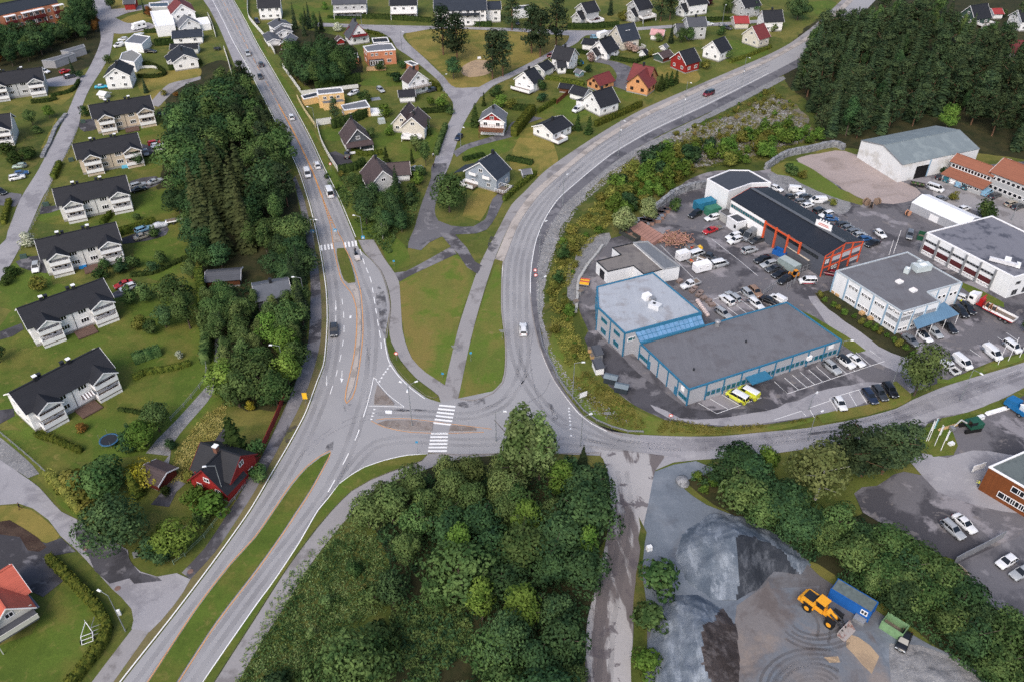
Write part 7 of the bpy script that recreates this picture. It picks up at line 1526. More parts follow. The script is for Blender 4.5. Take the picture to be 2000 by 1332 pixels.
tree((1138,908),'spruce',L_SPRUCE,5.5,1.3,'spruce_tree','small dark spruce at the head of the truck lane');tree((2000,650),'pine',L_PINE,8,1,'pine_tree','dark pine cut by the right edge near the flagpoles')
# slope scrub between the curving road and the yard
SLOPE=[(1078,640),(1072,560),(1092,480),(1135,425),(1200,365),(1240,350),(1300,345),(1250,400),(1190,440),(1140,490),(1112,560),(1120,640),(1150,700),(1110,720)]
cluster(SLOPE,46,2.2,[(3,'sapling',L_OLIVE,1.5,'leafy_bush','scrub bush on the slope beside the curving road'),(2,'sapling',L_BRIGHT,1.4,'leafy_bush','scrub bush on the slope beside the curving road')],(1.0,3.4),'scrub bushes on the road slope',20,'bush')
cluster([(1200,365),(1300,300),(1400,275),(1350,345),(1290,385),(1230,420),(1180,420)],60,2.5,[(3,'sapling',L_BRIGHT,1.3,'leafy_bush','green shrub on the slope behind the timber stacks'),(2,'sapling',L_OLIVE,1.4,'leafy_bush','green shrub on the slope behind the timber stacks'),(1.4,'sapling',L_DARK,1.3,'leafy_bush','green shrub on the slope behind the timber stacks')],(3,6.5),'shrubs behind the timber stacks',21,'bush')
cluster([(1380,290),(1440,280),(1540,250),(1605,275),(1560,290),(1480,320),(1390,330)],32,2.7,[(3,'sapling',L_BRIGHT,1.2,'leafy_bush','fresh green shrub below the rocky cutting'),(1,'sapling',L_OLIVE,1.3,'leafy_bush','fresh green shrub below the rocky cutting')],(3,6),'shrubs below the rocky cutting',22,'bush')
cluster([(1290,270),(1400,225),(1500,180),(1560,200),(1520,230),(1420,270),(1320,300)],44,2.8,[(3,'sapling',L_OLIVE,1.5,'leafy_bush','small scrub bush scattered over the rocky cutting'),(1.4,'sapling',L_BRIGHT,1.4,'leafy_bush','small scrub bush scattered over the rocky cutting'),(.8,'sapling',L_STRAW,1.4,'leafy_bush','small scrub bush scattered over the rocky cutting')],(.9,2.4),'scrub on the rocky cutting',23,'bush')
tree((1216,458),'broad',L_WILLOW,9.5,1.0,'willow_tree','pale grey green willow behind the timber stacks, left of two');tree((1263,436),'broad',L_WILLOW,8.5,.95,'willow_tree','pale grey green willow behind the timber stacks, right of two');tree((1320,415),'sapling',L_OAK,5,1,'leafy_bush','green bush against the stone wall')
for x,y,h,k in((1100,505,4.5,L_OAK),(1090,555,4,L_OAK),(1118,490,4.5,L_OLIVE)):tree((x,y),'sapling',k,h,1.3,'leafy_bush','larger dark bush on the slope edge beside the lamp posts','larger bushes on the slope edge','bush')
for x,y,h in((1550,345,3.5),(1568,350,3),(1540,338,3.5),(1625,402,2.5),(1612,396,2),(1862,392,3)):tree((x,y),'sapling',L_OLIVE if h<3.2 else L_OAK,h,1.4,'leafy_bush','rough bush on the weedy yard edge','rough yard bushes','bush')
tree((1845,258),'broad',L_BRIGHT,10.5,.95,'leafy_tree','single bright green tree behind the white warehouse');tree((1917,428),'sapling',L_OAK,6.5,1.35,'leafy_tree','round green tree in the office yard')
for k in range(15):
    t=k/14;x,y=1598+186*t,582+112*t;tree((x+rnd.uniform(-4,4),y+rnd.uniform(-3,3)),'sapling',L_BRIGHT if k%3 else L_OLIVE,rnd.uniform(1.2,2.2),1.3,'leafy_bush','low planted bush in the bed beside the signed office','bed of low bushes by the signed office','bush')
# park pines and trees of the upper quarters
for x,y,h,lb in((866,108,20,'tall dark park pine, leftmost'),(893,122,20,'tall dark park pine above the small round tree'),(962,155,19,'tall dark park pine by the playground, left'),(982,150,18,'tall dark park pine by the playground, right'),(1038,105,20,'tall dark pine at the street bend, left of the group'),(1055,112,20,'tall dark pine at the street bend, front of the group'),(1086,92,20,'tall dark pine at the street bend, right of the group'),(1000,60,17,'dark pine behind the park street'),(1290,42,16,'dark pine between the grey and white top row houses'),(1308,40,14,'dark pine beside the white top row house'),(1985,55,12,'dark pine in front of the white house at the right edge'),(1722,38,15,'dark lone pine at the top of the road'),(1606,75,12,'dark pine beside the road above the wood corner')):
    tree((x,y),'pine',L_SPRUCE if h>18 else L_PINE,h,1.15,'pine_tree',lb)
tree((886,155),'broad',L_DARK,9,1.1,'leafy_tree','round dark tree below the park pines');tree((878,415),'broad',L_OAK,13,1.15,'oak_tree','large leafy tree beside the street dead end');tree((1557,40),'broad',L_DARK,12,1.3,'leafy_tree','large round dark tree at the upper right road corner');tree((1192,30),'spruce',L_SPRUCE,10,1,'spruce_tree','dark spruce between the two grey top row houses')
cluster([(690,410),(725,385),(770,400),(800,420),(795,450),(770,462),(710,440)],12,3.2,[(2,'broad',L_DARK,1,'leafy_tree','dark tree in the thicket below the brown roofed house'),(1.5,'broad',L_OAK,1,'leafy_tree','dark tree in the thicket below the brown roofed house')],(6,9),'thicket below the brown roofed house',24)
tree((748,468),'birch',L_BIRCH,7,.9,'birch_tree','weeping pale birch in the thicket by the crossing');tree((775,385),'spruce',L_SPRUCE,10,1.2,'spruce_tree','dark spruce in front of the brown roofed house');tree((708,385),'column',L_DKHEDGE,7,1.6,'thuja_tree','dark column thuja left of the brown roofed gable')
for x,y,lm,h in((640,350,L_OAK,2),(668,345,L_OLIVE,2),(690,360,L_OAK,3),(660,372,L_BRIGHT,2),(805,380,L_OAK,4),(815,360,L_BRIGHT,4),(800,400,L_DARK,4),(820,345,L_OAK,4),(802,345,L_BRIGHT,3),(780,345,L_PURPLE,3)):tree((x,y),'sapling',lm,h,1.3,'leafy_bush','garden bush in the overgrown plot by the dead end street' if lm is not L_PURPLE else 'dark red leaved bush in the overgrown plot',None if lm is L_PURPLE else 'bushes of the overgrown plot','bush')
cluster([(560,130),(600,112),(640,128),(688,150),(690,178),(630,180),(585,165)],24,3.4,[(3,'broad',L_DARK,1,'leafy_tree','dark tree in the thicket between fence and orange house'),(1,'spruce',L_SPRUCE,1,'spruce_tree','dark spruce in the thicket between fence and orange house'),(1,'broad',L_OAK,1,'leafy_tree','dark tree in the thicket between fence and orange house')],(8,13),'thicket between fence and orange house',25)
cluster([(565,60),(600,45),(640,62),(630,75),(590,72)],8,3.6,[(2,'tall',L_OAK,.9,'leafy_tree','leafy tree behind the white house with grey roof'),(1,'spruce',L_SPRUCE,1,'spruce_tree','slim spruce behind the white house with grey roof')],(8,11),'trees behind the grey roofed white house',26)
cluster([(0,135),(60,128),(78,112),(112,98),(165,84),(192,62),(188,35),(150,40),(125,62),(60,78),(-40,85),(-60,140)],46,4.0,[(3,'broad',L_DARK,1,'leafy_tree','dark tree in the wood below the brick apartments'),(1.2,'broad',L_OAK,1,'leafy_tree','dark tree in the wood below the brick apartments'),(.8,'broad',L_RUST,.8,'leafy_tree','brownish tree in the wood below the brick apartments',.8)],(7,11),'wood below the brick apartments',27)
cluster([(150,30),(185,20),(190,60),(165,72)],7,4,[(1,'tall',L_DARK,1.1,'leafy_tree','tall dark tree at the street corner near the brick apartments')],(13,16),'tall trees at the upper left corner',28)
# garden trees and bushes one by one: x, y of the foot, kind, leaves, height, width factor, label
for x,y,k,lm,h,wf,lb in[
    (465,892,'column',L_DKHEDGE,10.5,1.5,'large dark thuja beside the red house drive'),(268,968,'column',L_THUJA,6.5,1.3,'column thuja in front of the yellow shrub'),(238,1062,'big',L_DARK,11.5,1.12,'big round chestnut at the lower left street corner'),(350,1074,'broad',L_BRIGHT,7.5,1.5,'yellow green tree right of the big chestnut'),
    (418,1000,'sapling',L_BRIGHT,5,1.9,'bright bush in front of the red house'),(385,985,'sapling',L_BRIGHT,4.5,1.4,'bright rounded bush left of the red house corner'),(205,965,'broad',L_OAK,9,1.6,'broad green tree left of the yellow shrub'),(150,958,'sapling',L_OLIVE,5,1.7,'olive tree at the end of the low fence'),(172,990,'sapling',L_OLIVE,4.5,1.6,'olive bush row end beside the lower left street'),
    (290,872,'broad',L_BRIGHT,7,1.3,'bright tree by the gravel track'),(312,842,'broad',L_BIRCH,7.5,1.15,'silvery green tree right of the blue trampoline'),(255,880,'sapling',L_DARK,5,1.2,'dark bush right below the blue trampoline'),(282,872,'sapling',L_BRIGHT,5,1.3,'bright bush at the lower end of the gravel track'),(252,845,'sapling',L_DARK,2.6,.9,'small dark bush above the trampoline'),
    (162,842,'sapling',L_RUST,2.4,1.4,'round rust coloured bush on the lawn'),(325,965,'sapling',L_DKHEDGE,2.2,1.5,'dark plant clump in the dry meadow'),(333,875,'sapling',L_DARK,2.5,1.4,'dark bush on the dry meadow edge'),(490,800,'sapling',L_YELLOW,2.6,1.1,'yellow bush by the red fence'),(505,895,'sapling',L_OAK,5,1.1,'bush between thuja and red fence'),
    (0,708,'broad',L_DARK,6,.9,'dark tree cut by the left edge'),(352,700,'sapling',L_WHITEB,2.4,1.1,'small white flowering bush on the lawn'),(275,640,'sapling',L_OLIVE,3.6,1.4,'rounded olive bush on the terrace lawn'),(300,650,'sapling',L_OAK,3.8,1.3,'rounded green bush right of the olive one'),(325,640,'broad',L_DARK,6.5,1.2,'dark bush at the shrub row end'),(372,642,'tall',L_OAK,11,1.3,'tall loose tree on the garden side of the thuja row'),
    (348,605,'broad',L_OAK,10,1.25,'grey green tree above the thuja row'),(285,588,'sapling',L_BIRCH,5.6,1.1,'slim green tree right of the red car'),(255,592,'sapling',L_OAK,5,1.1,'dark tree below the white parked car'),(375,545,'broad',L_BIRCH,6.5,.8,'light tree in front of the weathered grey shed'),(205,545,'sapling',L_OAK,4.5,1.3,'bushy tree beside the paved terrace'),(240,530,'sapling',L_DARK,4,1.6,'wide dark bush in the garden border'),(260,525,'sapling',L_OAK,4,1.3,'green bush in the garden border middle'),(300,530,'sapling',L_DARK,3,1.8,'low dark bush at the garden border end'),(315,515,'sapling',L_OAK,4,1.2,'green bush at the right of the garden border'),
    (205,525,'sapling',L_OAK,3.2,1.3,'clipped round bush beside the grey row house'),(180,512,'sapling',L_RUST,3.4,1.1,'reddish bush against the grey row house wall'),(80,565,'sapling',L_OLIVE,4.2,1.4,'round olive tree above the second white row house'),(58,482,'sapling',L_WHITEB,4.6,1.4,'white flowering tree by the left street'),(302,462,'sapling',L_OAK,3.2,1.5,'round shrub beside the beige silver car'),(268,432,'sapling',L_BIRCH,2.6,1.2,'pale green bush before the clipped hedge'),(25,540,'sapling',L_DKHEDGE,3,2,'dark wide shrub at the left street edge'),(15,555,'sapling',L_DKHEDGE,2.6,1.8,'dark shrub below at the left street edge'),
    (65,245,'broad',L_OAK,6,1.1,'loose tree left of the street bank'),(98,232,'broad',L_BRIGHT,5,1.2,'bright tree at the top of the street bank'),(75,262,'sapling',L_OAK,3,1.5,'bush on the street bank'),(145,148,'spruce',L_SPRUCE,7,1,'small dark spruce by the garages'),(158,152,'sapling',L_DARK,3,1.3,'dark bush beside the small spruce'),(168,228,'sapling',L_OAK,4.4,1.1,'green bush at the corner of the upper beige house'),(272,325,'broad',L_DARK,6,.9,'dark tree beside the lower beige house'),(240,172,'broad',L_OAK,5.5,.9,'tree in front of the white street house'),(286,182,'spruce',L_SPRUCE,6,1.1,'small dark conifer right of the striped parasols'),
    (212,125,'sapling',L_BIRCH,4,1.1,'thin pale tree by the flat garage'),(218,18,'broad',L_DARK,7,1,'dark tree on the lawn at the top left'),(283,28,'spruce',L_SPRUCE,7,.8,'slim spruce beside the white compound'),(292,33,'sapling',L_RUST,5,1,'brown hedge tree beside the white compound'),(320,188,'sapling',L_OLIVE,2.5,1.4,'olive bush on the rough meadow'),(345,190,'sapling',L_RUST,2,1.4,'rust bush on the rough meadow'),(15,300,'sapling',L_DKHEDGE,4,2.2,'wide dark hedge shrub left, upper'),(55,310,'sapling',L_DKHEDGE,4,2.0,'wide dark hedge shrub left, right part'),(30,318,'sapling',L_DKHEDGE,3.6,2.2,'wide dark hedge shrub left, lower part'),
    (656,238,'pine',L_PINE,9,1,'dark round pine in front of the yellow house'),(715,200,'sapling',L_OAK,4.6,1.5,'green spreading tree between the two yellow houses'),(752,228,'sapling',L_BRIGHT,5,1.5,'bright broad bush beside the yellow house terrace'),(728,272,'sapling',L_BIRCH,4.5,1.0,'thin fruit tree on the lawn of the brown house'),(762,265,'sapling',L_BRIGHT,3.6,1.3,'rounded bush beside the twin gables'),(812,296,'sapling',L_BIRCH,6,1.2,'fruit tree on the lawn of the twin gable house'),(832,325,'tall',L_OAK,9,.9,'slender tall tree beside the street'),(805,320,'column',L_DKHEDGE,5,.9,'slim column thuja below the twin gables'),(755,320,'column',L_DKHEDGE,5.5,1.4,'stout column thuja beside the clipped hedge'),(838,265,'column',L_DKHEDGE,6,.9,'slim thuja at the corner of the twin gable house'),
    (840,208,'sapling',L_BRIGHT,4,1,'light tree behind the round shrubs by the street'),(866,210,'sapling',L_BRIGHT,5,1.4,'bright tree at the street curve'),(880,225,'sapling',L_OAK,3,1.4,'round shrub at the street curve'),(928,248,'column',L_DKHEDGE,8,1.3,'large dark thuja left of the red gable house'),(945,208,'column',L_DKHEDGE,5,1,'slim dark thuja beside the street fork'),(970,190,'sapling',L_OAK,5,1.4,'dark tree at the inner corner of the street fork'),(978,210,'sapling',L_BRIGHT,5,1.6,'broad bright tree behind the red gable house'),(1000,215,'sapling',L_OLIVE,4.5,1.4,'olive tree right of the red gable house'),(745,138,'sapling',L_OAK,3.6,1.6,'green bush beside the orange house deck'),(785,135,'sapling',L_OAK,3.6,1.5,'green bush right of the orange house deck'),(775,160,'sapling',L_DARK,4,1.8,'dark bush mass left of the white balcony house'),
    (1055,178,'sapling',L_OAK,4.6,1.2,'green tree beside the terrace house near the pines'),(1060,200,'sapling',L_DARK,3.6,1.7,'dark round bush below the terrace house'),(1128,255,'column',L_DKHEDGE,5.5,1.6,'stout thuja right of the bungalow, left one'),(1150,262,'column',L_DKHEDGE,6,1.6,'stout thuja right of the bungalow, right one'),(1113,258,'sapling',L_BIRCH,3.4,1.1,'pale bush at the bungalow corner'),(1154,122,'sapling',L_PINK,4.4,1.2,'pink flowering tree near the blue tarpaulin'),(1228,102,'sapling',L_PINK,4.6,1.2,'pink flowering tree left of the terrace'),(1240,104,'sapling',L_PINK,3.6,1.1,'pink flowering shrub right of its twin'),(1150,142,'sapling',L_DARK,3.4,1.3,'dark bush below the blue tarpaulin'),(1132,130,'sapling',L_OAK,3.4,1.3,'green bush beside the pink flowering tree'),
    (1290,178,'column',L_DKHEDGE,6,1.6,'dark thuja beside the apricot house, left of four'),(1300,172,'column',L_DKHEDGE,5.6,1.5,'dark thuja beside the apricot house, second of four'),(1310,168,'column',L_DKHEDGE,5.4,1.5,'dark thuja beside the apricot house, third of four'),(1320,164,'column',L_DKHEDGE,5,1.5,'dark thuja beside the apricot house, right of four'),(1310,85,'spruce',L_SPRUCE,8,1.1,'dark conifer in the garden with white playhouse'),(1285,82,'sapling',L_BIRCH,4,1.4,'grey green bush left of the dark garden conifer'),(1330,84,'broad',L_OAK,7,1,'green tree right of the dark garden conifer'),(1345,82,'broad',L_OAK,6.5,1,'green tree next to the grey two storey house'),(1272,112,'sapling',L_OLIVE,3.6,1.3,'olive bush between playhouse and dark red shed'),(1380,135,'sapling',L_OLIVE,3.6,1.6,'rough fruit tree right of the bright red house'),(1420,115,'sapling',L_BIRCH,4,1.2,'pale tree at the corner of the clipped gable house'),(1408,70,'sapling',L_OAK,4.5,1.2,'tree behind the clipped gable house'),
    (1218,42,'sapling',L_OLIVE,5,1.3,'yellowish tree below the grey top row house'),(1166,46,'sapling',L_PURPLE,2.6,1.7,'dark purple bush above the street hedge'),(1386,12,'sapling',L_PURPLE,3.4,1.4,'dark red bush at the top beside the white terrace house'),(1420,28,'broad',L_OAK,8,1,'leafy tree behind the red roofed garage'),(1435,25,'broad',L_DARK,7,1,'dark leafy tree at the top behind the red roofed garage'),(1470,30,'broad',L_DARK,7,1.3,'round dark tree left of the white house at the upper right'),(1510,62,'sapling',L_BIRCH,4,1.2,'pale tree in front of the white house at the upper right'),
    (1830,30,'broad',L_OAK,9,1,'leafy tree at the top edge of the wood'),(1955,35,'sapling',L_OAK,4,1.5,'green bush between the houses behind the wood'),(1940,60,'sapling',L_OAK,4,1.4,'green bush below the houses behind the wood'),(1960,62,'sapling',L_DARK,4,1.4,'dark bush below the houses behind the wood'),(660,62,'sapling',L_WHITEB,4,1.6,'white flowering bush behind the dark carport'),(635,20,'sapling',L_BRIGHT,4,1,'pale bush left of the grey twin house'),(1975,390,'sapling',L_OAK,2.4,1.4,'round shrub by the office at the right edge'),(1922,372,'sapling',L_OAK,2,1.3,'round shrub by the office porch'),(1838,338,'sapling',L_DARK,2.6,1.3,'dark shrub at the end of the office wing')]:
    tree((x,y),k,lm,h,wf,'thuja_tree' if k=='column' else 'spruce_tree' if k=='spruce' else 'pine_tree' if k=='pine' else 'leafy_bush' if h<4.7 else 'leafy_tree',lb,cat='bush' if h<4.7 and k=='sapling' else 'tree')
# yellow climbing shrub over the red shed
vs,fs=broad_mesh(3.4,7.5,14,1500,.3,base=.1);q=P(288,948,0);o=link('yellow_shrub',mesh_of(vs,fs,L_YELLOW,'yellow_shrub'),None,(q.x-1,q.y+1,.6));tag(o,'yellow leaved climbing shrub sprawling over the small dark red shed','shrub')
# hedges: one mesh each
def hedge(pts,h,w,m,label,name='hedge',dens=9,ls=.24,rough=.12):
    c=crv(pl(pts),1.5);vs=[];fs=[]
    for a,b2 in zip(c,c[1:]):
        d=b2-a;L=d.length
        if L<.01:continue
        d/=L;n=Vector((-d.y,d.x,0))
        for k in range(int(L*(2*h+w)*dens)):
            t=rnd.random()*L;s=rnd.uniform(0,2*h+w);bump_=1+rough*noise.noise((a+d*t)*.7)
            if s<h:p=a+d*t+n*w/2*bump_+Vector((0,0,s));nn=n
            elif s<h+w:p=a+d*t+n*(s-h-w/2)+Vector((0,0,h*bump_));nn=Vector((0,0,1))
            else:p=a+d*t-n*w/2*bump_+Vector((0,0,s-h-w));nn=-n
            leaf(vs,fs,p+rdir()*.07,(nn+Vector((0,0,.3))).normalized(),ls*rnd.uniform(.7,1.3))
        k=len(vs);i=.16;q=[a+n*(w/2-i),b2+n*(w/2-i),b2-n*(w/2-i),a-n*(w/2-i)]
        vs+=[p+Vector((0,0,z))for z in(0,h-i)for p in q];fs+=[(k,k+1,k+5,k+4),(k+2,k+3,k+7,k+6),(k+4,k+5,k+6,k+7),(k+1,k+2,k+6,k+5),(k+3,k,k+4,k+7)]
    o=link(name,mesh_of(vs,fs,m,name));return tag(o,label,'hedge')
HD=[([(98,1093),(122,1118),(160,1155),(198,1200),(212,1232),(200,1262),(165,1308),(135,1345),(100,1400)],1.7,1.6,L_THUJA,'long curved clipped hedge around the cottage lawn'),([(73,850),(110,862),(160,884)],1.2,1.3,L_THUJA,'low clipped hedge below the nearest white row house'),([(100,935),(125,962),(155,1000)],2.6,1.6,L_OLIVE,'tall yellowish hedge along the lower left street'),
    ([(262,708),(285,700),(315,690)],2.0,2.4,L_OAK,'bulky clipped shrub hedge on the middle lawn'),([(262,742),(285,730),(340,722),(372,712)],1.3,1.3,L_THUJA,'low hedge across the middle lawn'),([(228,462),(270,450),(305,438)],2.2,1.6,L_THUJA,'dense clipped hedge behind the covered car'),([(200,440),(210,430),(216,420)],1.4,1.5,L_THUJA,'short clipped hedge between two grey row houses'),([(392,545),(398,590),(403,640)],3.6,2.0,L_THUJA,'row of tall clipped thujas beside the gravel track'),([(404,650),(406,680),(402,712)],3.0,2.2,L_OAK,'dark hedge continuing below the thuja row'),
    ([(255,540),(300,535),(345,515),(385,500)],1.0,1.4,L_DKHEDGE,'low dark border hedge across the lawn'),([(232,800),(300,812)],.8,.9,L_DKHEDGE,'low dark hedge line behind the trampoline lawn'),([(62,202),(90,200),(112,195)],1.2,1.6,L_DKHEDGE,'dark hedge in front of the grey row house'),([(100,190),(140,180),(155,160)],1.2,1.2,L_DKHEDGE,'hedge around the dry lawn by the left street'),([(15,385),(22,360),(30,390)],1.2,1,L_THUJA,'short hedge at the left side drive')if False else([(8,440),(14,415),(20,395)],1.4,1.4,L_THUJA,'clipped hedge beside the left street drive'),([(120,490),(118,480),(116,470)],1.0,1.0,L_THUJA,'tiny clipped hedge')if False else([(105,352),(112,335),(118,322)],1.6,1.6,L_THUJA,'hedge along the street above the grey row house'),
    ([(282,65),(310,64),(336,62)],1.6,1.6,L_DKHEDGE,'clipped hedge below the motorhome'),([(303,90),(350,86),(398,78)],2.6,2,L_DKHEDGE,'tall dark hedge in front of the slate blue outbuilding'),([(330,138),(360,134),(395,126)],2.0,1.6,L_DKHEDGE,'clipped dark hedge below the low white house'),([(265,133),(285,127),(315,138),(322,148),(300,153),(270,152)],1.4,1.3,L_DKHEDGE,'curved hedge round the small oval lawn'),
    ([(1003,268),(1018,250),(1040,222)],3.4,2.4,L_THUJA,'tall bright hedge left of the bungalow'),([(1162,248),(1200,232),(1252,208)],2.0,1.5,L_THUJA,'bright clipped hedge along the curving road'),([(1425,124),(1460,112),(1505,94)],1.3,1.3,L_THUJA,'low hedge along the road below the clipped gable house'),([(1127,103),(1180,114),(1238,124)],1.5,1.4,L_DKHEDGE,'dark clipped hedge along the curved lane'),([(1240,125),(1268,112)],1.4,1.2,L_DKHEDGE,'short dark hedge beside the small white playhouse'),([(1066,155),(1100,160),(1140,168)],1.5,1.6,L_THUJA,'bright hedge in front of the tall white house'),([(1088,140),(1125,146)],1.6,1.8,L_DKHEDGE,'block of clipped hedge by the white car'),([(1000,215),(1045,218)],2.2,1.4,L_DKHEDGE,'dark hedge row below the terrace house'),([(1050,222),(1085,200)],1.5,1.2,L_THUJA,'bright hedge beside the white vans drive'),
    ([(984,394),(1005,375),(1028,356),(1046,342)],1.6,1.3,L_THUJA,'clipped hedge between blue grey house and cycle path'),([(905,315),(925,310),(945,305)],1.2,1.8,L_DKHEDGE,'low dark hedge behind the blue grey house'),([(990,312),(1040,322)],1.4,2.0,L_DKHEDGE,'dark bush hedge right of the blue grey house'),([(686,290),(692,300),(720,305),(748,302)],1.6,1.5,L_THUJA,'clipped hedge round the veranda of the brown house'),([(852,305),(860,280),(871,250)],2.0,1.6,L_OAK,'hedge along the street beside the twin gable house'),([(816,222),(850,220),(884,218)],1.6,1.8,L_DKHEDGE,'clipped hedge behind the twin gable house'),([(838,165),(855,172),(858,180)],1.6,1.6,L_THUJA,'hedge block beside the white balcony house'),([(650,252),(690,240),(720,226)],3.2,1.8,L_DKHEDGE,'dark thuja hedge between yellow and brown houses'),([(617,178),(660,170),(704,160)],3.4,1.8,L_DKHEDGE,'dark tall thuja hedge above the yellow house'),([(662,338),(690,334),(712,322)],2.4,1.6,L_DKHEDGE,'dark hedge at the end of the fenced yard'),([(718,64),(745,72),(762,84)],1.4,1.2,L_THUJA,'clipped hedge along the street fork by the red balcony house'),
    ([(640,36),(690,38),(705,38)],1.2,1.2,L_DKHEDGE,'low dark hedge below the grey twin house'),([(708,36),(760,38),(842,44)],2.0,2.0,L_DKHEDGE,'long dark hedge below the white top row'),([(908,50),(960,52)],2.2,2,L_DKHEDGE,'dark hedge below the long white apartment row'),([(1108,56),(1160,56),(1208,52)],2.2,2,L_DKHEDGE,'long clipped hedge below the grey house with terrace stair'),([(1375,42),(1425,40)],1.6,1.4,L_DKHEDGE,'clipped hedge behind the white car at the top'),([(755,148),(775,150),(800,158)],1,1.2,L_DKHEDGE,'low hedge on the bank below the orange house')]
for a in HD:hedge(*a)
# rough meadow plants at the bottom, and tufts on verges and banks: nobody could count them
def tufts(name,label,px,n,hr,m,seed,avoid=()):
    r=random.Random(seed);g=[tuple(P2(p).xy)for p in px];x0,x1=min(p[0]for p in g),max(p[0]for p in g);y0,y1=min(p[1]for p in g),max(p[1]for p in g);vs=[];fs=[];c=0;tr=0
    while c<n and tr<n*12:
        tr+=1;x,y=r.uniform(x0,x1),r.uniform(y0,y1)
        if not inpoly(x,y,g)or noise.noise(Vector((x*.12,y*.12,seed)))<-.25:continue
        c+=1;h=r.uniform(*hr)
        for k in range(4):leaf(vs,fs,Vector((x+r.uniform(-.35,.35),y+r.uniform(-.35,.35),.05+h*r.random())),(rdir()+Vector((0,0,1.4))).normalized(),.11+h*.2)
    o=link(name,mesh_of(vs,fs,m,name));return tag(o,label,'plants',kind='stuff')
tufts('meadow_plants','rough green meadow plants at the bottom centre',[(660,1020),(560,1125),(470,1290),(430,1420),(640,1420),(740,1250),(770,1130),(730,1040)],2600,(.1,.5),L_POP,31)
tufts('meadow_plants','dark leafy weeds among the bottom meadow grass',[(670,1040),(570,1145),(490,1290),(450,1420),(640,1420),(740,1250),(770,1130),(730,1050)],2600,(.1,.8),L_OAK,41)
tufts('meadow_plants','dark undergrowth in the clearing of the bottom wood',[(770,1180),(900,1180),(950,1300),(930,1430),(740,1430),(740,1300)],3000,(.2,.9),L_OAK,32)
tufts('bank_plants','tall yellowish grass on the bank above the long grey building',[(1110,680),(1160,740),(1230,790),(1300,815),(1400,834),(1500,828),(1596,812),(1590,820),(1400,848),(1290,845),(1200,830),(1130,770),(1085,700)],1500,(.1,.5),L_OLIVE,33)
tufts('bank_plants','scrubby grass on the slope beside the curving road',SLOPE,5200,(.1,.7),L_OLIVE,34)
tufts('bank_plants','sparse weeds on the rocky cutting',[(1170,380),(1300,290),(1400,230),(1510,170),(1600,270),(1500,310),(1380,330),(1250,400)],5200,(.1,.6),L_OLIVE,35)
tufts('bank_plants','green tangle around the thicket by the dead end street',[(640,360),(690,340),(760,370),(820,380),(800,470),(760,500),(710,455),(660,390)],2600,(.2,.9),L_OAK,36)
tufts('bank_plants','long grass in the dry garden beside the gravel track',[(330,950),(345,880),(400,810),(440,790),(440,830),(400,880),(350,960)],1400,(.05,.3),L_STRAW,37)
tufts('undergrowth','dark leafy undergrowth beneath the bottom centre wood',[(720,1010),(800,930),(1010,920),(1185,940),(1170,1080),(1140,1300),(1130,1420),(760,1420),(780,1150)],4200,(.2,1.4),L_DARK,61)
tufts('undergrowth','dark leafy undergrowth along the strip beside the quarry yard',[(1350,935),(1500,945),(1700,1080),(1850,1170),(2050,1320),(1950,1360),(1800,1240),(1600,1110),(1430,1000)],3200,(.2,1.2),L_DARK,62)
tufts('undergrowth','low green plants under the strip below the dark bungalow',[(410,560),(600,540),(600,690),(560,790),(480,800),(425,740)],2200,(.2,1.2),L_DARK,63)

# loose stones on the gravel slopes
def stones(label,px,n,sr,seed):
    r=random.Random(seed);g=[tuple(P2(p).xy)for p in px];x0,x1=min(p[0]for p in g),max(p[0]for p in g);y0,y1=min(p[1]for p in g),max(p[1]for p in g);b=MB();m=ground('loose_stone',(138,138,140),[((104,102,102),1,.5,.6,.7)],var=.3,fine=3);c=0
    while c<n:
        x,y=r.uniform(x0,x1),r.uniform(y0,y1)
        if not inpoly(x,y,g):continue
        c+=1;s=r.uniform(*sr);z=.06
        v=[(x+s*r.uniform(.5,1),y,z),(x,y+s*r.uniform(.5,1),z),(x-s*r.uniform(.5,1),y,z),(x,y-s*r.uniform(.5,1),z),(x+s*r.uniform(-.2,.2),y+s*r.uniform(-.2,.2),z+s*r.uniform(.4,.8))];b.faces(v,[(0,1,4),(1,2,4),(2,3,4),(3,0,4)],m)
    tag(b.build('loose_stones'),label,'stones',kind='stuff')
stones('loose grey stones on the gravel slope round the bend',[(1180,340),(1290,285),(1200,345),(1130,405),(1085,485),(1064,560),(1062,620),(1080,690),(1110,735),(1180,790),(1240,830),(1150,808),(1100,755),(1066,690),(1048,600),(1047,520),(1062,460),(1105,395)],2600,(.1,.35),51)
stones('broken rock scattered over the cutting',[(1230,300),(1330,255),(1440,225),(1520,190),(1590,270),(1480,300),(1360,330),(1280,330)],1800,(.15,.7),52)
# ---------------------------------------------------------------- street furniture, fences, yard goods
LAMPG=plain('lamp_post_steel',(140,146,150),rough=.5,metal=.3);LAMPH=plain('lamp_head',(226,228,230),rough=.4)
def lamp(x,y,h,ax,ay,label,arms=1):
    """post with curved arm; ax, ay: pixel direction of the arm"""
    q=P(x,y,0);t=thing('street_lamp',label,'street lamp',q,heading(x,y,ax,ay,0),'street lamps')
    b=MB();b.tube((0,0,0),(0,0,h),.1,.06,LAMPG,7);b.tube((0,0,0),(0,0,.5),.14,.14,LAMPG,7);b.build('post',t)
    for k in range(arms):
        a=math.pi*2*k/max(1,arms);d=Vector((math.cos(a),math.sin(a),0));L=1.5
        b=MB();b.tube((0,0,h-.05),d*L+Vector((0,0,h+.25)),.05,.04,LAMPG,6);b.build('arm',t)
        b=MB();b.box((0,0,0),(.8,.34,.16),LAMPH,0,.7);b.build('lamp_head',t,d*(L+.3)+Vector((0,0,h+.24)),a)
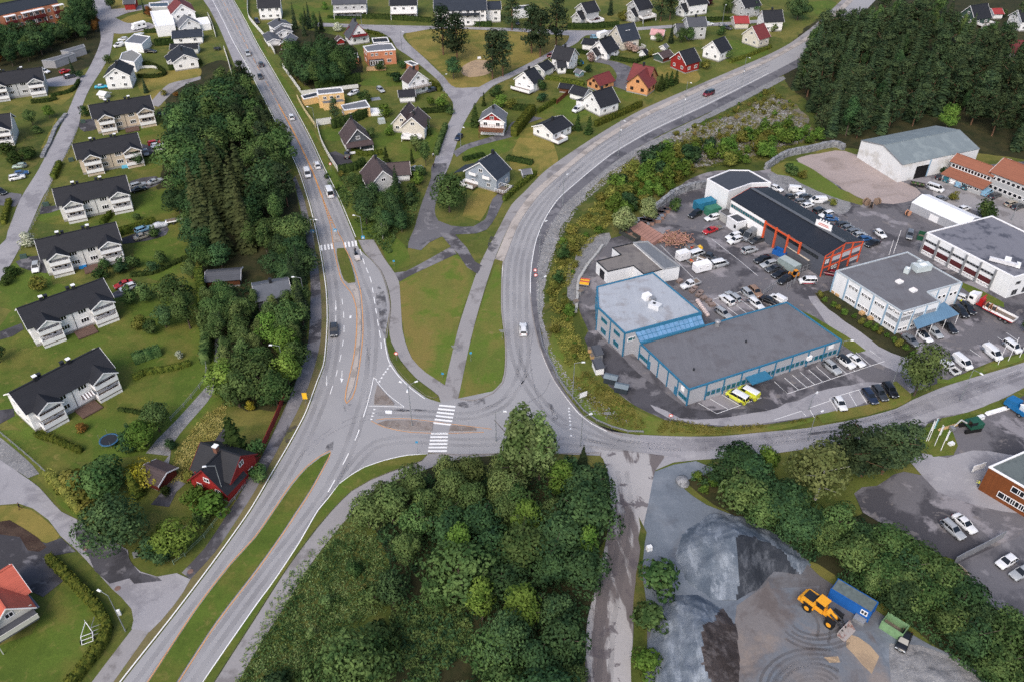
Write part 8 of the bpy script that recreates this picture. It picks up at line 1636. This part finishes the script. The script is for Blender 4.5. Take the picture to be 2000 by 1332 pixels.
for a in[(245,1232,9.5,-6,-3,'street lamp by the cottage hedge'),(441,977,9.3,-6,1,'street lamp in front of the red house'),(600,612,10.2,-6,0,'street lamp beside the dark bungalow wood'),(558,735,8.5,-6,0,'street lamp at the red fence end of the wood'),(614,480,8,6,1,'street lamp left of the crossing'),(709,468,7,-8,-1,'street lamp right of the crossing'),(805,832,11,-5,-2,'three headed street lamp on the cobbled island',3),(969,862,8,3,0,'street lamp above the south crossing'),(1134,872,8,3,-1,'street lamp beside the small spruce at the truck lane'),(1118,780,10,3,0,'street lamp on the gravel slope opposite the bins'),
          (1052,615,10,2,-1,'street lamp on the slope edge, lower of the bend'),(1054,495,9,3,-1,'street lamp on the slope edge, middle of the bend'),(1099,402,9,3,-2,'street lamp on the slope edge, upper of the bend'),(1207,306,8,1,-2,'street lamp right of the curving road by the gravel'),(1332,238,7,1,-2,'street lamp on the cutting side, fourth along the road'),(1446,180,7,1,-2,'street lamp on the cutting side, furthest up'),(1210,268,6,2,1,'street lamp left of the curving road near the hedge'),(1339,192,6,2,1,'street lamp left of the road, middle'),(1453,142,6,2,1,'street lamp left of the road, furthest'),(1411,45,7,1,-1,'street lamp by the grey two storey house'),
          (1875,782,8.5,6,4,'street lamp on the verge by the bare poles'),(1742,752,6.5,3,-2,'street lamp behind the large roadside tree'),(1580,800,3.5,2,-2,'short lamp at the car park exit'),(1578,860,7,2,-1,'street lamp behind the pale birch'),(616,250,7,-8,-1,'street lamp by the fence of the brown house yard'),(866,180,6,6,-2,'street lamp at the street fork'),(785,100,8,2,1,'ivy grown post at the upper street fork'),(707,52,6,2,1,'street lamp below the twin house'),(900,287,7,2,1,'street lamp left of the carport drive'),(1256,52,6,2,0,'street lamp behind the cream house'),(1975,432,6,4,-2,'dark lamp post in the office yard'),(1641,690,3.5,1,0,'small lamp at the end of the long grey building')]:lamp(*a)
SIGNB=plain('sign_blue',(56,150,200),rough=.4);SIGNY=plain('sign_yellow',(236,186,50),rough=.4);SIGNR=plain('sign_red_disc',(206,60,50),rough=.4)
def sign(x,y,h,kind,label,yaw=0):
    t=thing('road_sign',label,'road sign',P(x,y,0),yaw);b=MB();b.tube((0,0,0),(0,0,h),.04,.04,LAMPG,6);b.build('post',t);b=MB()
    if kind=='crossing':
        b.box((0,-.05,h-.45),(.9,.05,.9),SIGNB);b.build('sign_plate',t);b=MB();b.poly([(-.34,-.08,h-.78),(.34,-.08,h-.78),(0,-.08,h-.12)],WHITE);b.box((0,-.09,h-.5),(.07,.01,.34),BLACKP);b.tube((0,-.085,h-.27),(0,-.095,h-.27),.05,.05,BLACKP,8);b.build('pedestrian_symbol',t);return
    if kind=='yellow':b.prism([(-.5,-.06),(.5,-.06),(.5,0),(-.5,0)],h-1.9,h-.2,SIGNY)
    elif kind=='disc':b.tube((0,-.06,h-.4),(0,0,h-.4),.45,.45,SIGNR,16,smooth=False);b.tube((0,-.08,h-.4),(0,-.06,h-.4),.3,.3,WHITE,16,smooth=False)
    elif kind=='board':b.box((0,-.05,h-.7),(1.8,.06,1.3),TRIM)
    elif kind=='arrow':b.box((0,-.05,h-.2),(1.4,.06,.3),GREYSTEEL);b.box((.1,-.09,h-.55),(1.1,.06,.3),GREYSTEEL)
    else:b.box((0,-.05,h-.3),(.5,.05,.5),SIGNB)
    b.build('sign_plate',t)
for a in[(613,468,3,'crossing','blue crossing sign left of the main road'),(657,466,3,'crossing','blue crossing sign on the median island'),(711,480,3,'crossing','blue crossing sign on the right pavement'),(598,789,3.4,'yellow','yellow direction sign by the left footpath'),(1045,545,3,'disc','red and white round sign on the bend'),(1046,548,2,'disc','lower round sign beside the bend post'),(1308,826,2.6,'disc','round red sign on the bank by the long grey building'),(1138,786,3,'board','white board sign on the gravel slope',.5),(1185,822,2.6,'arrow','grey arrow sign on the bank above the guard rail'),(920,706,2.8,'plate','blue plate sign in the grass strip by the curving road'),(981,664,3,'arrow','double pale sign at the top of the grass strip'),(865,738,1.6,'plate','small blue plate low in the meadow tip'),(770,520,1.8,'plate','small blue plate by the link path'),(816,886,3.6,'plate','thin sign post at the south crossing'),(888,692,2.6,'arrow','weathered arrow signs on the path side of the meadow'),(775,705,2.6,'disc','round sign on the kerbed grass strip'),(647,336,3,'disc','two disc sign at the white fence end'),(1425,925,1.2,'disc','small red marker by the quarry entrance')]:sign(*a)
t=thing('billboard','white leaning board on posts before the brown timber building','sign board',P(1907,922,0),.35);b=MB();b.box((0,0,1.5),(3,.1,1.6),TRIM);b.build('board',t)
for s in(-1.2,1.2):b=MB();b.tube((s,.1,0),(s,.1,1.9),.05,.05,GREYSTEEL,5);b.build('post',t)
# fences: boards and posts along ground lines
def fence(pts,h,m,label,post=None,gap=2.4,solid=True,name='fence',world=False):
    c=crv(pts if world else pl(pts),gap);o=c[0].copy();t=thing(name,label,'fence',o);b=MB();k0=0
    for a,e in zip(c,c[1:]):
        d=e-a;L=d.length;m_=(a+e)/2-o;an=math.atan2(d.y,d.x)
        if L<.05:continue
        if solid:b.box((m_.x,m_.y,h*.52),(L,.06,h*.9),m,an);b.box((m_.x,m_.y,h+.01),(L,.12,.06),m,an)
        else:
            for z in(h*.95,h*.5):b.box((m_.x,m_.y,z),(L,.06,.07),m,an)
    b.build('panel',t);b=MB()
    for a in c:a=a-o;b.box((a.x,a.y,h*.52),(.13,.13,h*1.06),post or m)
    b.build('posts',t)
WB=lined('white_boards',(214,214,210),0,.2,.85,.7,.08);RB=siding((124,42,38),0)
fence([(484,0),(486,36),(500,55),(513,70),(526,88),(537,107)],1.9,WB,'white board fence beside the main road, upper stretch');fence([(553,134),(570,158),(588,184)],1.9,WB,'white board fence beside the main road behind the dark thicket');fence([(589,186),(640,180),(700,173)],1.5,WB,'low white fence behind the yellow house');fence([(581,194),(597,222),(617,250)],1.5,siding((212,196,156)),'cream fence on the roadside of the yellow house garden')
fence([(619,246),(628,280),(642,308),(660,336)],1.9,WB,'white board fence beside the brown house yard');fence([(619,247),(648,243)],2.4,WB,'tall white panel fence at the yard corner');fence([(438,98),(446,122),(453,148)],1.6,WB,'white fence left of the main road near the parked boat');fence([(407,33),(415,52),(422,74)],1.8,WB,'white fence around the white compound')
fence([(557,775),(545,810),(525,855),(500,908),(478,945)],1.9,RB,'dark red board fence along the main road footpath');fence([(334,822),(360,795),(402,742),(404,720),(398,692)],1.1,GREYSTEEL,'thin pale wire fence around the middle lawn',solid=False);fence([(-5,842),(50,888),(96,930),(110,950)],1.0,GREYSTEEL,'low wire fence along the lower left street',solid=False);fence([(430,1010),(400,1050),(362,1086),(340,1102)],1.1,plain('green_wire',(110,130,110)),'green wire fence beside the left footpath',solid=False)
fence([(432,1008),(460,975),(488,935)],.9,GREYSTEEL,'grey rail at the foot of the red house',solid=False);fence([(103,353),(90,390),(66,440),(40,490)],1.0,GREYSTEEL,'thin rail fence along the left street',solid=False);fence([(152,252),(140,285),(124,316)],1.0,GREYSTEEL,'thin rail fence on the upper left street',solid=False);fence([(322,141),(300,134),(268,136),(260,142)],1.0,WB,'low curved white fence inside the oval hedge');fence([(1087,205),(1118,178)],1.7,siding((110,60,40)),'brown board fence around the cluttered yard')
fence([(1535,567),(1548,560),(1560,538),(1590,527)],2.2,GREYSTEEL,'open steel mesh gate at the yard entrance',solid=False,gap=1.2,name='gate');fence([(1489,582),(1515,562)],2.2,GREYSTEEL,'steel mesh gate leaf beside the inner bays',solid=False,gap=1.2,name='gate');fence([(1862,1102),(1880,1092),(1920,1072),(1958,1051)],2.0,GREYSTEEL,'long grey panel fence between the two lower right yards')
# guard rail of the bend
c=crv(pl([(1048,650),(1054,680),(1066,706),(1084,742),(1107,775),(1133,807),(1158,826),(1188,839),(1220,848),(1250,849)]),2);c=[p+Vector((.7,.4,0))for p in c];o=c[0].copy();t=thing('guard_rail','steel guard rail round the inside of the bend at the junction','guard rail',o);b=MB()
for a,e in zip(c,c[1:]):d=e-a;m_=(a+e)/2-o;b.box((m_.x,m_.y,.62),(d.length+.02,.12,.34),GREYSTEEL,math.atan2(d.y,d.x))
b.build('rail',t);b=MB()
for a in c:a=a-o;b.box((a.x,a.y,.36),(.1,.14,.72),GREYSTEEL)
b.build('posts',t)
# stone walls and concrete barrier
STONE=ground('grey_stone_blocks',(142,144,148),[((96,98,102),.9,.5,.56,.8)],var=.25,fine=3,bump=.8)
def wall(pts,h,w,m,label,name='stone_wall'):
    c=crv(pl(pts),1.6);o=c[0].copy();b=MB();r=random.Random(3)
    for a,e in zip(c,c[1:]):
        d=e-a;an=math.atan2(d.y,d.x)
        for k in range(max(1,int(h/.7))):m_=(a+e)/2-o;b.box((m_.x+r.uniform(-.12,.12),m_.y+r.uniform(-.12,.12),.35+.7*k),(d.length*r.uniform(.9,1),w-.1*k,.68),m,an+r.uniform(-.05,.05))
    tag(b.build(name,None,o),label,'wall')
wall([(1280,412),(1298,398),(1316,384),(1345,372),(1378,366)],2.2,1.4,STONE,'grey stone block wall between willows and workshop');wall([(1495,332),(1512,320),(1537,306),(1580,297),(1630,287),(1648,294)],2.2,1.2,STONE,'grey stone retaining wall above the pink gravel');wall([(1125,612),(1127,580),(1130,550),(1142,528),(1160,505),(1178,482)],1.0,.6,plain('barrier_concrete',(168,168,166)),'low concrete barrier curving behind the office and sheds','barrier');wall([(130,225),(110,250),(95,285),(82,310)],1.0,1.2,STONE,'rough stone bank beside the upper left street')
# gravel heaps: angle-of-repose slopes rise from every edge, freshly cut faces are steeper and darker
def fines(name,a,c,st):
    n=NB(name);col=n.mix(n.ramp(n.noise(.2,6,.6),.4,.62),lin(a),lin(c));col=n.mix(n.ramp(n.noise(.6,5,.7,vec=n.scaled(st)),.5,.64,0,.7),col,lin(tuple(min(255,v+34)for v in c)));f=n.noise(2.4,6,.75)
    col=n.rgb_mul(col,n.ramp(f,.2,.8,.75,1.25));n.bump(f,.5,.25);return n.set(col,.95,0,.15)
FA,FAD,FBD=fines('heap_fines',(84,94,106),(114,122,132),(1,.25,1)),fines('cut_face_fines',(46,50,57),(60,64,71),(1,.3,1)),fines('brown_cut_face',(56,50,49),(76,69,68),(.3,1,1))
def heap(px,faces,h,m,md,label,seed,sl=.62,fs_=.8):
    ring=pl(px);g=[tuple(p.xy)for p in ring];n=len(g);x0,x1,y0,y1=min(p[0]for p in g),max(p[0]for p in g),min(p[1]for p in g),max(p[1]for p in g);st=.42;nx,ny=int((x1-x0)/st)+2,int((y1-y0)/st)+2;vs=[];idx={};cut={}
    for j in range(ny):
        for i in range(nx):
            x,y=x0+i*st,y0+j*st;q=Vector((x*.2,y*.2,seed));wob=1.1*noise.noise(q)+.5*noise.noise(q*2.7);best=None
            for k in range(n):
                a,b_=g[k],g[(k+1)%n];t=max(0,min(1,((x-a[0])*(b_[0]-a[0])+(y-a[1])*(b_[1]-a[1]))/max(1e-6,(b_[0]-a[0])**2+(b_[1]-a[1])**2)));d=math.dist((x,y),(a[0]+(b_[0]-a[0])*t,a[1]+(b_[1]-a[1])*t));f=k in faces;z=(d+wob*(.4 if f else 1))*(fs_ if f else sl)
                if best is None or z<best[0]:best=(z,f,d)
            z,f,d=best
            if not inpoly(x,y,g):z=-.12
            else:z=max(-.03,min(z,h+.5*noise.noise(q*1.3)+.12*(z-h)))+(.22*noise.noise(q*6)+.5*abs(noise.noise(Vector((x*.9,y*.25,seed))))-.2)*min(1,d/2)*(.5 if f else 1)
            idx[i,j]=len(vs);cut[i,j]=f;vs.append((x,y,z))
    fs=[];mi=[]
    for j in range(ny-1):
        for i in range(nx-1):
            c=((i,j),(i+1,j),(i+1,j+1),(i,j+1))
            if max(vs[idx[a]][2]for a in c)>-.05:fs.append(tuple(idx[a]for a in c));mi.append(1 if sum(cut[a]for a in c)>1 else 0)
    me=bpy.data.meshes.new('gravel_heap');me.from_pydata(vs,[],fs);me.materials.append(m);me.materials.append(md);me.polygons.foreach_set('material_index',mi);[setattr(q_,'use_smooth',True)for q_ in me.polygons];tag(link('gravel_heap',me,None,(0,0,.06)),label,'gravel heap')
heap([(1318,1085),(1328,1040),(1385,1003),(1455,1008),(1530,1052),(1588,1100),(1560,1122),(1512,1116),(1482,1150),(1440,1172),(1390,1172),(1345,1140)],(6,7,8),8,FA,FAD,'large blue grey heap of quarry fines with a dark cut face',2)
heap([(1262,1215),(1305,1165),(1362,1160),(1410,1180),(1438,1225),(1445,1290),(1440,1430),(1262,1430)],(3,4,5),6,FA,FBD,'blue grey heap of quarry fines at the bottom edge with a brown cut face',5,.6,.8)
heap([(1770,1282),(1800,1268),(1860,1290),(1920,1330),(1930,1430),(1760,1430)],(),1.8,GRAVEL,GRAVEL,'low pale gravel heap at the bottom right',8,.25)
# containers, skips, bins
def container(x,y,dx,dy,L,Wd,H,m,label,roof=None,name='container',open_=False,win=False):
    t=thing(name,label,name,at(x,y,H*.5),heading(x,y,dx,dy));b=MB()
    if open_:
        for s in(-1,1):b.box((0,s*Wd/2,H/2),(L,.08,H),m)
        for s in(-1,1):b.box((s*L/2,0,H/2),(.08,Wd,H),m)
        b.box((0,0,.15),(L-.1,Wd-.1,.2),DECK)
    else:b.box((0,0,H/2),(L,Wd,H),m)
    b.build('body',t);b=MB()
    for s in(-1,1):
        for e in(-1,1):b.box((s*L/2,e*Wd/2,H/2),(.16,.16,H+.06),m)
        b.box((0,s*Wd/2,H),(L,.14,.12),m)
    b.build('frame',t)
    if roof:b=MB();b.box((0,0,H+.03),(L-.2,Wd-.2,.08),roof);b.build('roof',t)
    if win:window(t,1.1,1.0,(L*.36,-Wd/2-.02,1.7),0);b=MB();b.box((L*.34,-Wd/2-.7,.35),(1.8,1.2,.7),GREYSTEEL);b.build('step',t)
CB=lined('blue_corrugated',(30,92,166),0,.3,.8,.6,.08);CT=lined('teal_corrugated',(44,116,146),0,.3,.8,.6,.1);CG=lined('green_corrugated',(56,116,96),0,.3,.8,.6,.1)
container(1665,1172,40,24,6.8,2.6,2.6,CB,'long blue site container with white window in the quarry yard',plain('dusty_roof',(96,106,106),var=.3),win=True);container(1746,1224,34,22,3.4,2.2,1.9,plain('pale_green_skip',(116,150,110),var=.2),'pale green open skip beside the blue container',name='skip',open_=True);container(1376,400,12,-3,6,2.5,2.5,CT,'blue green shipping container above the green one');container(1392,412,12,-3,4,2.4,2.2,CG,'small green container below the blue one');container(1864,1126,9,-5,4.2,2.2,1.7,plain('beige_skip',(164,156,136),var=.2),'beige open skip at the hedge corner of the car park',name='skip',open_=True);container(1800,462,3,-9,3,1.8,1.3,plain('skip_green',(34,84,62)),'dark green skip by the maroon bayed office',name='skip',open_=True);container(1524,494,10,4,3.4,2,1.4,CB,'bright blue skip against the workshop wall',name='skip',open_=True)
container(1562,502,12,8,8.5,3,2.6,plain('stage_grey',(86,88,94)),'long dark grey flatbed platform beside the workshop',plain('platform_deck',(196,184,168)));container(1541,518,12,7,5.5,2.4,2.2,plain('tank_grey',(136,150,150)),'grey green tank container behind the parked line',plain('tank_top',(160,172,172)));container(1230,460,14,8,6,2,1.2,plain('rust_tray',(60,64,62)),'dark long tray beside the brick coloured stacks',name='skip',open_=True)
for x,y,lb in((1193,740,'dark waste container with grey lid, left of two'),(1214,758,'dark waste container with grey lid, right of two')):
    t=thing('waste_container',lb,'bin',at(x,y,.9),heading(x,y,14,3));b=MB();b.prism([(-1.4,-.9),(1.4,-.9),(1.4,.9),(-1.4,.9)],.1,1.5,plain('bin_dark',(46,54,62)));b.build('body',t);b=MB();b.slab([(-1.5,-1,1.55),(1.5,-1,1.55),(1.5,0,1.95),(-1.5,0,1.95)],.08,plain('bin_lid',(112,124,132)));b.slab([(-1.5,1,1.55),(1.5,1,1.55),(1.5,0,1.95),(-1.5,0,1.95)],.08,plain('bin_lid',(112,124,132)));b.build('lid',t)
for x,y,lb in((1166,690,'small grey roofed bin shelter, upper of two'),(1168,716,'small grey roofed bin shelter with white sides, lower of two')):
    t=thing('bin_shelter',lb,'shelter',at(x,y,1),heading(x,y,6,14));b=MB();b.box((0,0,.8),(3.2,1.8,1.6),TRIM if y>700 else GREYSTEEL);b.build('wall',t);b=MB();b.slab([(-1.8,-1.1,1.75),(1.8,-1.1,1.75),(1.8,1.1,1.95),(-1.8,1.1,1.95)],.1,MIDGREY);b.build('roof',t)
# timber stacks, logs, pallets
LOGM=lined('split_logs',(164,124,112),2,.25,.6,.9,.25);LOGD=plain('log_heap',(148,116,92),var=.4,fine=2)
r=random.Random(5)
for k in range(30):
    i,j=k%6,k//6;x,y=1250+11*i-5.5*j+r.uniform(-1.5,1.5),447-5*i+6.2*j-12;t=thing('timber_pallet','covered pallet of timber in the dark topped block behind the sheds','pallet',at(x,y,0),.15+r.uniform(-.1,.1),'covered timber pallets');b=MB();b.box((0,0,.55),(1.6,1.3,1.1),plain('stacked_timber',(140,112,100),var=.3));b.build('timber',t);b=MB();b.box((0,0,1.13),(1.7,1.4,.07),plain('pallet_cover',(58,56,60),var=.3)if r.random()<.75 else GREYSTEEL);b.build('cover',t)
for k in range(8):x,y=1243+5.5*k,449+3.6*k;t=thing('log_stack','long pink brown stack of split logs beside the shed roof','log stack',at(x,y,0),-.75,'split log stacks');b=MB();b.box((0,0,.6),(1.2,5.5,1.2),LOGM);b.build('logs',t)
b=MB()
for k in range(420):a=r.uniform(0,3.14);x,y=1318+r.gauss(0,15),470+r.gauss(0,5.5);q=P(x,y,0);e=Vector((math.cos(a),math.sin(a),r.uniform(-.2,.2)))*r.uniform(.3,.6);q.z=.15+max(0,1.3-abs(x-1315)*.03)*r.random();b.tube(q-e,q+e,.13,.12,LOGM if k%3 else LOGD,5)
tag(b.build('log_heap'),'loose heap of split logs spilling into the yard','log heap',kind='stuff')
for k,(x,y)in enumerate(((1356,566),(1352,571),(1367,574),(1364,579),(1374,585),(1384,591),(1390,598),(1327,552),(1630,572),(1638,578),(1701,624),(1684,614))):
    t=thing('pallet_stack',['grey pallets stacked along the office wall side of the yard','fresh wooden crates by the signed office bed'][k>7],'pallet',at(x,y,0),.6+r.uniform(-.3,.3),['grey yard pallets','wooden crates by the signed office'][k>7]);b=MB();m=DECKWOOD if k>7 else lined('grey_pallet',(136,120,114),0,.2,.6,.9,.2)
    for z in range(3):b.box((0,0,.15+.22*z),(1.6,1.1,.15),m,r.uniform(-.05,.05))
    b.build('pallets',t)
for k in range(9):x,y=1362+2.4*k,591+3.4*k;b=MB();q=at(x,y,0);vs,fs=[],[];b.lathe((0,0,0),[(.1,0),(.55,.1),(.6,.5),(.4,.85),(.05,.95)],plain('bulk_bag',(206,190,186),var=.15),8);tag(b.build('bulk_bag',None,q,k),'pale bulk bag in the row between office wall and inner bays','bag','pale bulk bags')
for k,(x,y)in enumerate(((1153,687),(1158,700),(1125,595),(1134,575))):b=MB();b.box((0,0,.5),(1.2,1,1),DECKWOOD if k<2 else GREYSTEEL);b.box((0,0,1.03),(1.3,1.1,.06),DECK);tag(b.build('crate',None,at(x,y,0),.3*k),'wooden crate beside the bin shelters' if k<2 else 'grey crate against the concrete barrier','crate','wooden crates by the bin shelters' if k<2 else 'crates at the barrier')
# boulder, planks, tarpaulin, trampolines, flagpoles, boat cradles
bm=bmesh.new();bmesh.ops.create_icosphere(bm,subdivisions=3,radius=1.3)
for v in bm.verts:v.co*=1+.3*noise.noise(v.co*.9);v.co.z*=.75
me=bpy.data.meshes.new('boulder');bm.to_mesh(me);bm.free();me.materials.append(STONE);tag(link('boulder',me,None,at(1333,944,0)+Vector((0,0,.5))),'big grey boulder at the quarry entrance','boulder')
def trampoline(x,y,r_,label,rim=plain('trampoline_blue',(52,96,130))):
    t=thing('trampoline',label,'trampoline',at(x,y,.8));b=MB();b.lathe((0,0,.8),[(r_,0),(r_,.08),(r_-.3,.1),(r_-.32,.02)],rim,20);b.build('rim',t);b=MB();b.poly([((r_-.3)*math.cos(a*.314),(r_-.3)*math.sin(a*.314),.84)for a in range(20)],plain('mesh_black',(40,44,50)));b.build('mat',t)
    for k in range(6):a=k*1.047;b=MB();b.tube((r_*math.cos(a),r_*math.sin(a),0),(r_*math.cos(a),r_*math.sin(a),2.2),.03,.03,GREYSTEEL,5);b.build('leg',t)
trampoline(213,859,1.9,'round trampoline with blue rim on the lowest lawn');trampoline(318,222,1.9,'round dark trampoline behind the upper beige house',BLACKTRIM);trampoline(424,95,1.5,'small dark trampoline beside the low white house',BLACKTRIM)
def pole(x,y,h,label,flag=None):
    t=thing('flagpole',label,'flagpole',P(x,y,0));b=MB();b.tube((0,0,0),(0,0,h),.08,.05,TRIM,7);b.tube((0,0,h),(0,0,h+.1),.08,.04,TRIM,7);b.build('pole',t)
    if flag:b=MB();b.faces([(.06,0,h-.2),(.5,.2,h-.3),(.3,-.1,h-2.6),(.06,0,h-2.7),(.45,.1,h-2.5)],[(0,1,4,3),(0,3,2),(1,4,2)],flag);b.build('flag',t)
FW=plain('flag_pale',(206,212,214));FT=plain('flag_teal',(96,150,156))
for a in[(1809,861,5.6,'flagpole with limp pale flag, leftmost in the planted bed',FW),(1813,861,6.2,'flagpole with limp teal flag in the planted bed',FT),(1825,870,5.6,'flagpole with limp pale flag in the middle of the planted bed',FW),(1837,880,5.6,'flagpole with limp pale flag, rightmost in the planted bed',FW),(1949,712,6,'bare white flagpole on the verge, left of three'),(1969,705,6.5,'bare white flagpole on the verge, middle of three'),(1991,698,6.5,'bare white flagpole on the verge, right of three'),(1736,499,4.5,'short bare pole behind the signed office'),(1745,496,7,'tall bare pole behind the signed office')]:pole(*a)
for x,y,an,lb in((170,1240,1.2,'white metal boat trailer on the cottage lawn'),(190,1222,1.0,'grey boat trailer frame near the hedge on the cottage lawn')):
    t=thing('boat_trailer',lb,'trailer',at(x,y,.4),heading(x,y,2,20));m=TRIM if x<180 else GREYSTEEL;b=MB()
    for s in(-1,1):b.tube((-2.6,0,.5),(0,s*.9,.5),.06,.06,m,5);b.tube((0,s*.9,.5),(1.6,s*.8,.5),.06,.06,m,5)
    for q in(0,.8,1.6):b.tube((q,-.9,.5),(q,.9,.5),.05,.05,m,5)
    b.tube((-2.5,0,.5),(-2.5,0,1.1),.05,.05,m,5);b.build('frame',t)
    for s in(-1,1):wheel(t,.9,s*1.0,.3,.18)
tag(container(0,0,1,0,1,1,1,TRIM,'')or t,t['label'],'trailer')if False else None
for x,y,w,d,h,m,n,lb,c_ in[(1131,123,3.2,2.4,.8,plain('tarp_blue',(36,128,196),rough=.4),'tarpaulin','bright blue tarpaulin over garden goods by the tall white house','tarpaulin'),(265,1083,.9,.5,1.1,GREYSTEEL,'cabinet','pale utility cabinet on the corner verge by the side street','cabinet'),(1268,1070,1,.8,.9,LAMPH,'cabinet','white utility cabinet between truck lane and quarry','cabinet'),(232,1196,.6,.4,1.2,LAMPH,'cabinet','small white cabinet on the cottage street lamp','cabinet'),(310,572,.9,.6,.3,plain('toy_red',(210,60,40)),'toy','red plastic toy lying on the lawn','toy'),(162,521,2,1.4,.7,plain('tarp_blue',(36,128,196),rough=.4),'paddling_pool','blue pool on the terrace of a grey row house','pool'),(246,325,2.6,2,.6,plain('pool_cyan',(90,170,200)),'paddling_pool','pale blue pool behind the lower beige house','pool'),(162,238,1.6,.7,1.1,GREENG,'wheelie_bins','green bins by the upper beige house drive','bin'),(139,313,1.6,.7,1.1,GREENG,'wheelie_bins','green bins by the lower beige house','bin'),(90,400,1.8,.7,1.1,GREENG,'wheelie_bins','green bins at the drive of the fourth row house','bin'),(46,502,1.8,.7,1.1,GREENG,'wheelie_bins','green and red lidded bins at the drive of the third row house','bin'),(1366,484,1.4,1.4,.5,SIGNY,'machine_part','orange ring shaped machine part on the trailer','machine'),(1858,866,1.2,.8,.5,LAMPH,'rubble_bag','white bag on the pavement by the planted bed','bag'),(1915,815,1.6,.9,.8,LAMPH,'rubble_bag','white bag beside the green excavator','bag'),(1950,801,6.5,.9,.35,TRIM,'plank_pile','long pile of white planks on the right verge','planks'),(1852,834,5,.5,.3,DECKWOOD,'plank_pile','fresh timber planks left of the green excavator','planks'),(734,194,3.5,2.4,.2,GREYSTEEL,'roof_panel','low grey cover beside the white shed','cover'),(745,237,2.4,2.2,1.5,plain('greenhouse_pale',(176,184,182),rough=.3),'greenhouse','small pale greenhouse on the lawn of the brown house','greenhouse'),(936,114,1.4,.8,.7,TRIM,'play_table','white play equipment on the park sand','play equipment')]:
    b=MB();b.box((0,0,h/2),(w,d,h),m,0,.85);b.box((0,0,h*.93),(w*.9,d*.9,h*.2),m);tag(b.build(n,None,at(x,y,h/2),.35),lb,c_)
A('sand_pit',[(905,130),(930,118),(960,122),(955,145),(915,152),(900,142)],.03,SAND,jag=.5)
A('quarry_track',[(1330,1040),(1262,1060),(1262,1000),(1300,960),(1340,985)],.05,QUARRY,jag=1)
for x,y in((175,1058),(167,1071),(230,1149),(372,1116)):b=MB();b.tube((0,0,0),(0,0,.03),.5,.5,plain('manhole_rust',(120,96,88),var=.3),16,smooth=False);o=b.build('manhole_cover',None,P(x,y,0)+Vector((0,0,.075)));tag(o,'round manhole cover in the lower left side street','manhole cover','manhole covers')
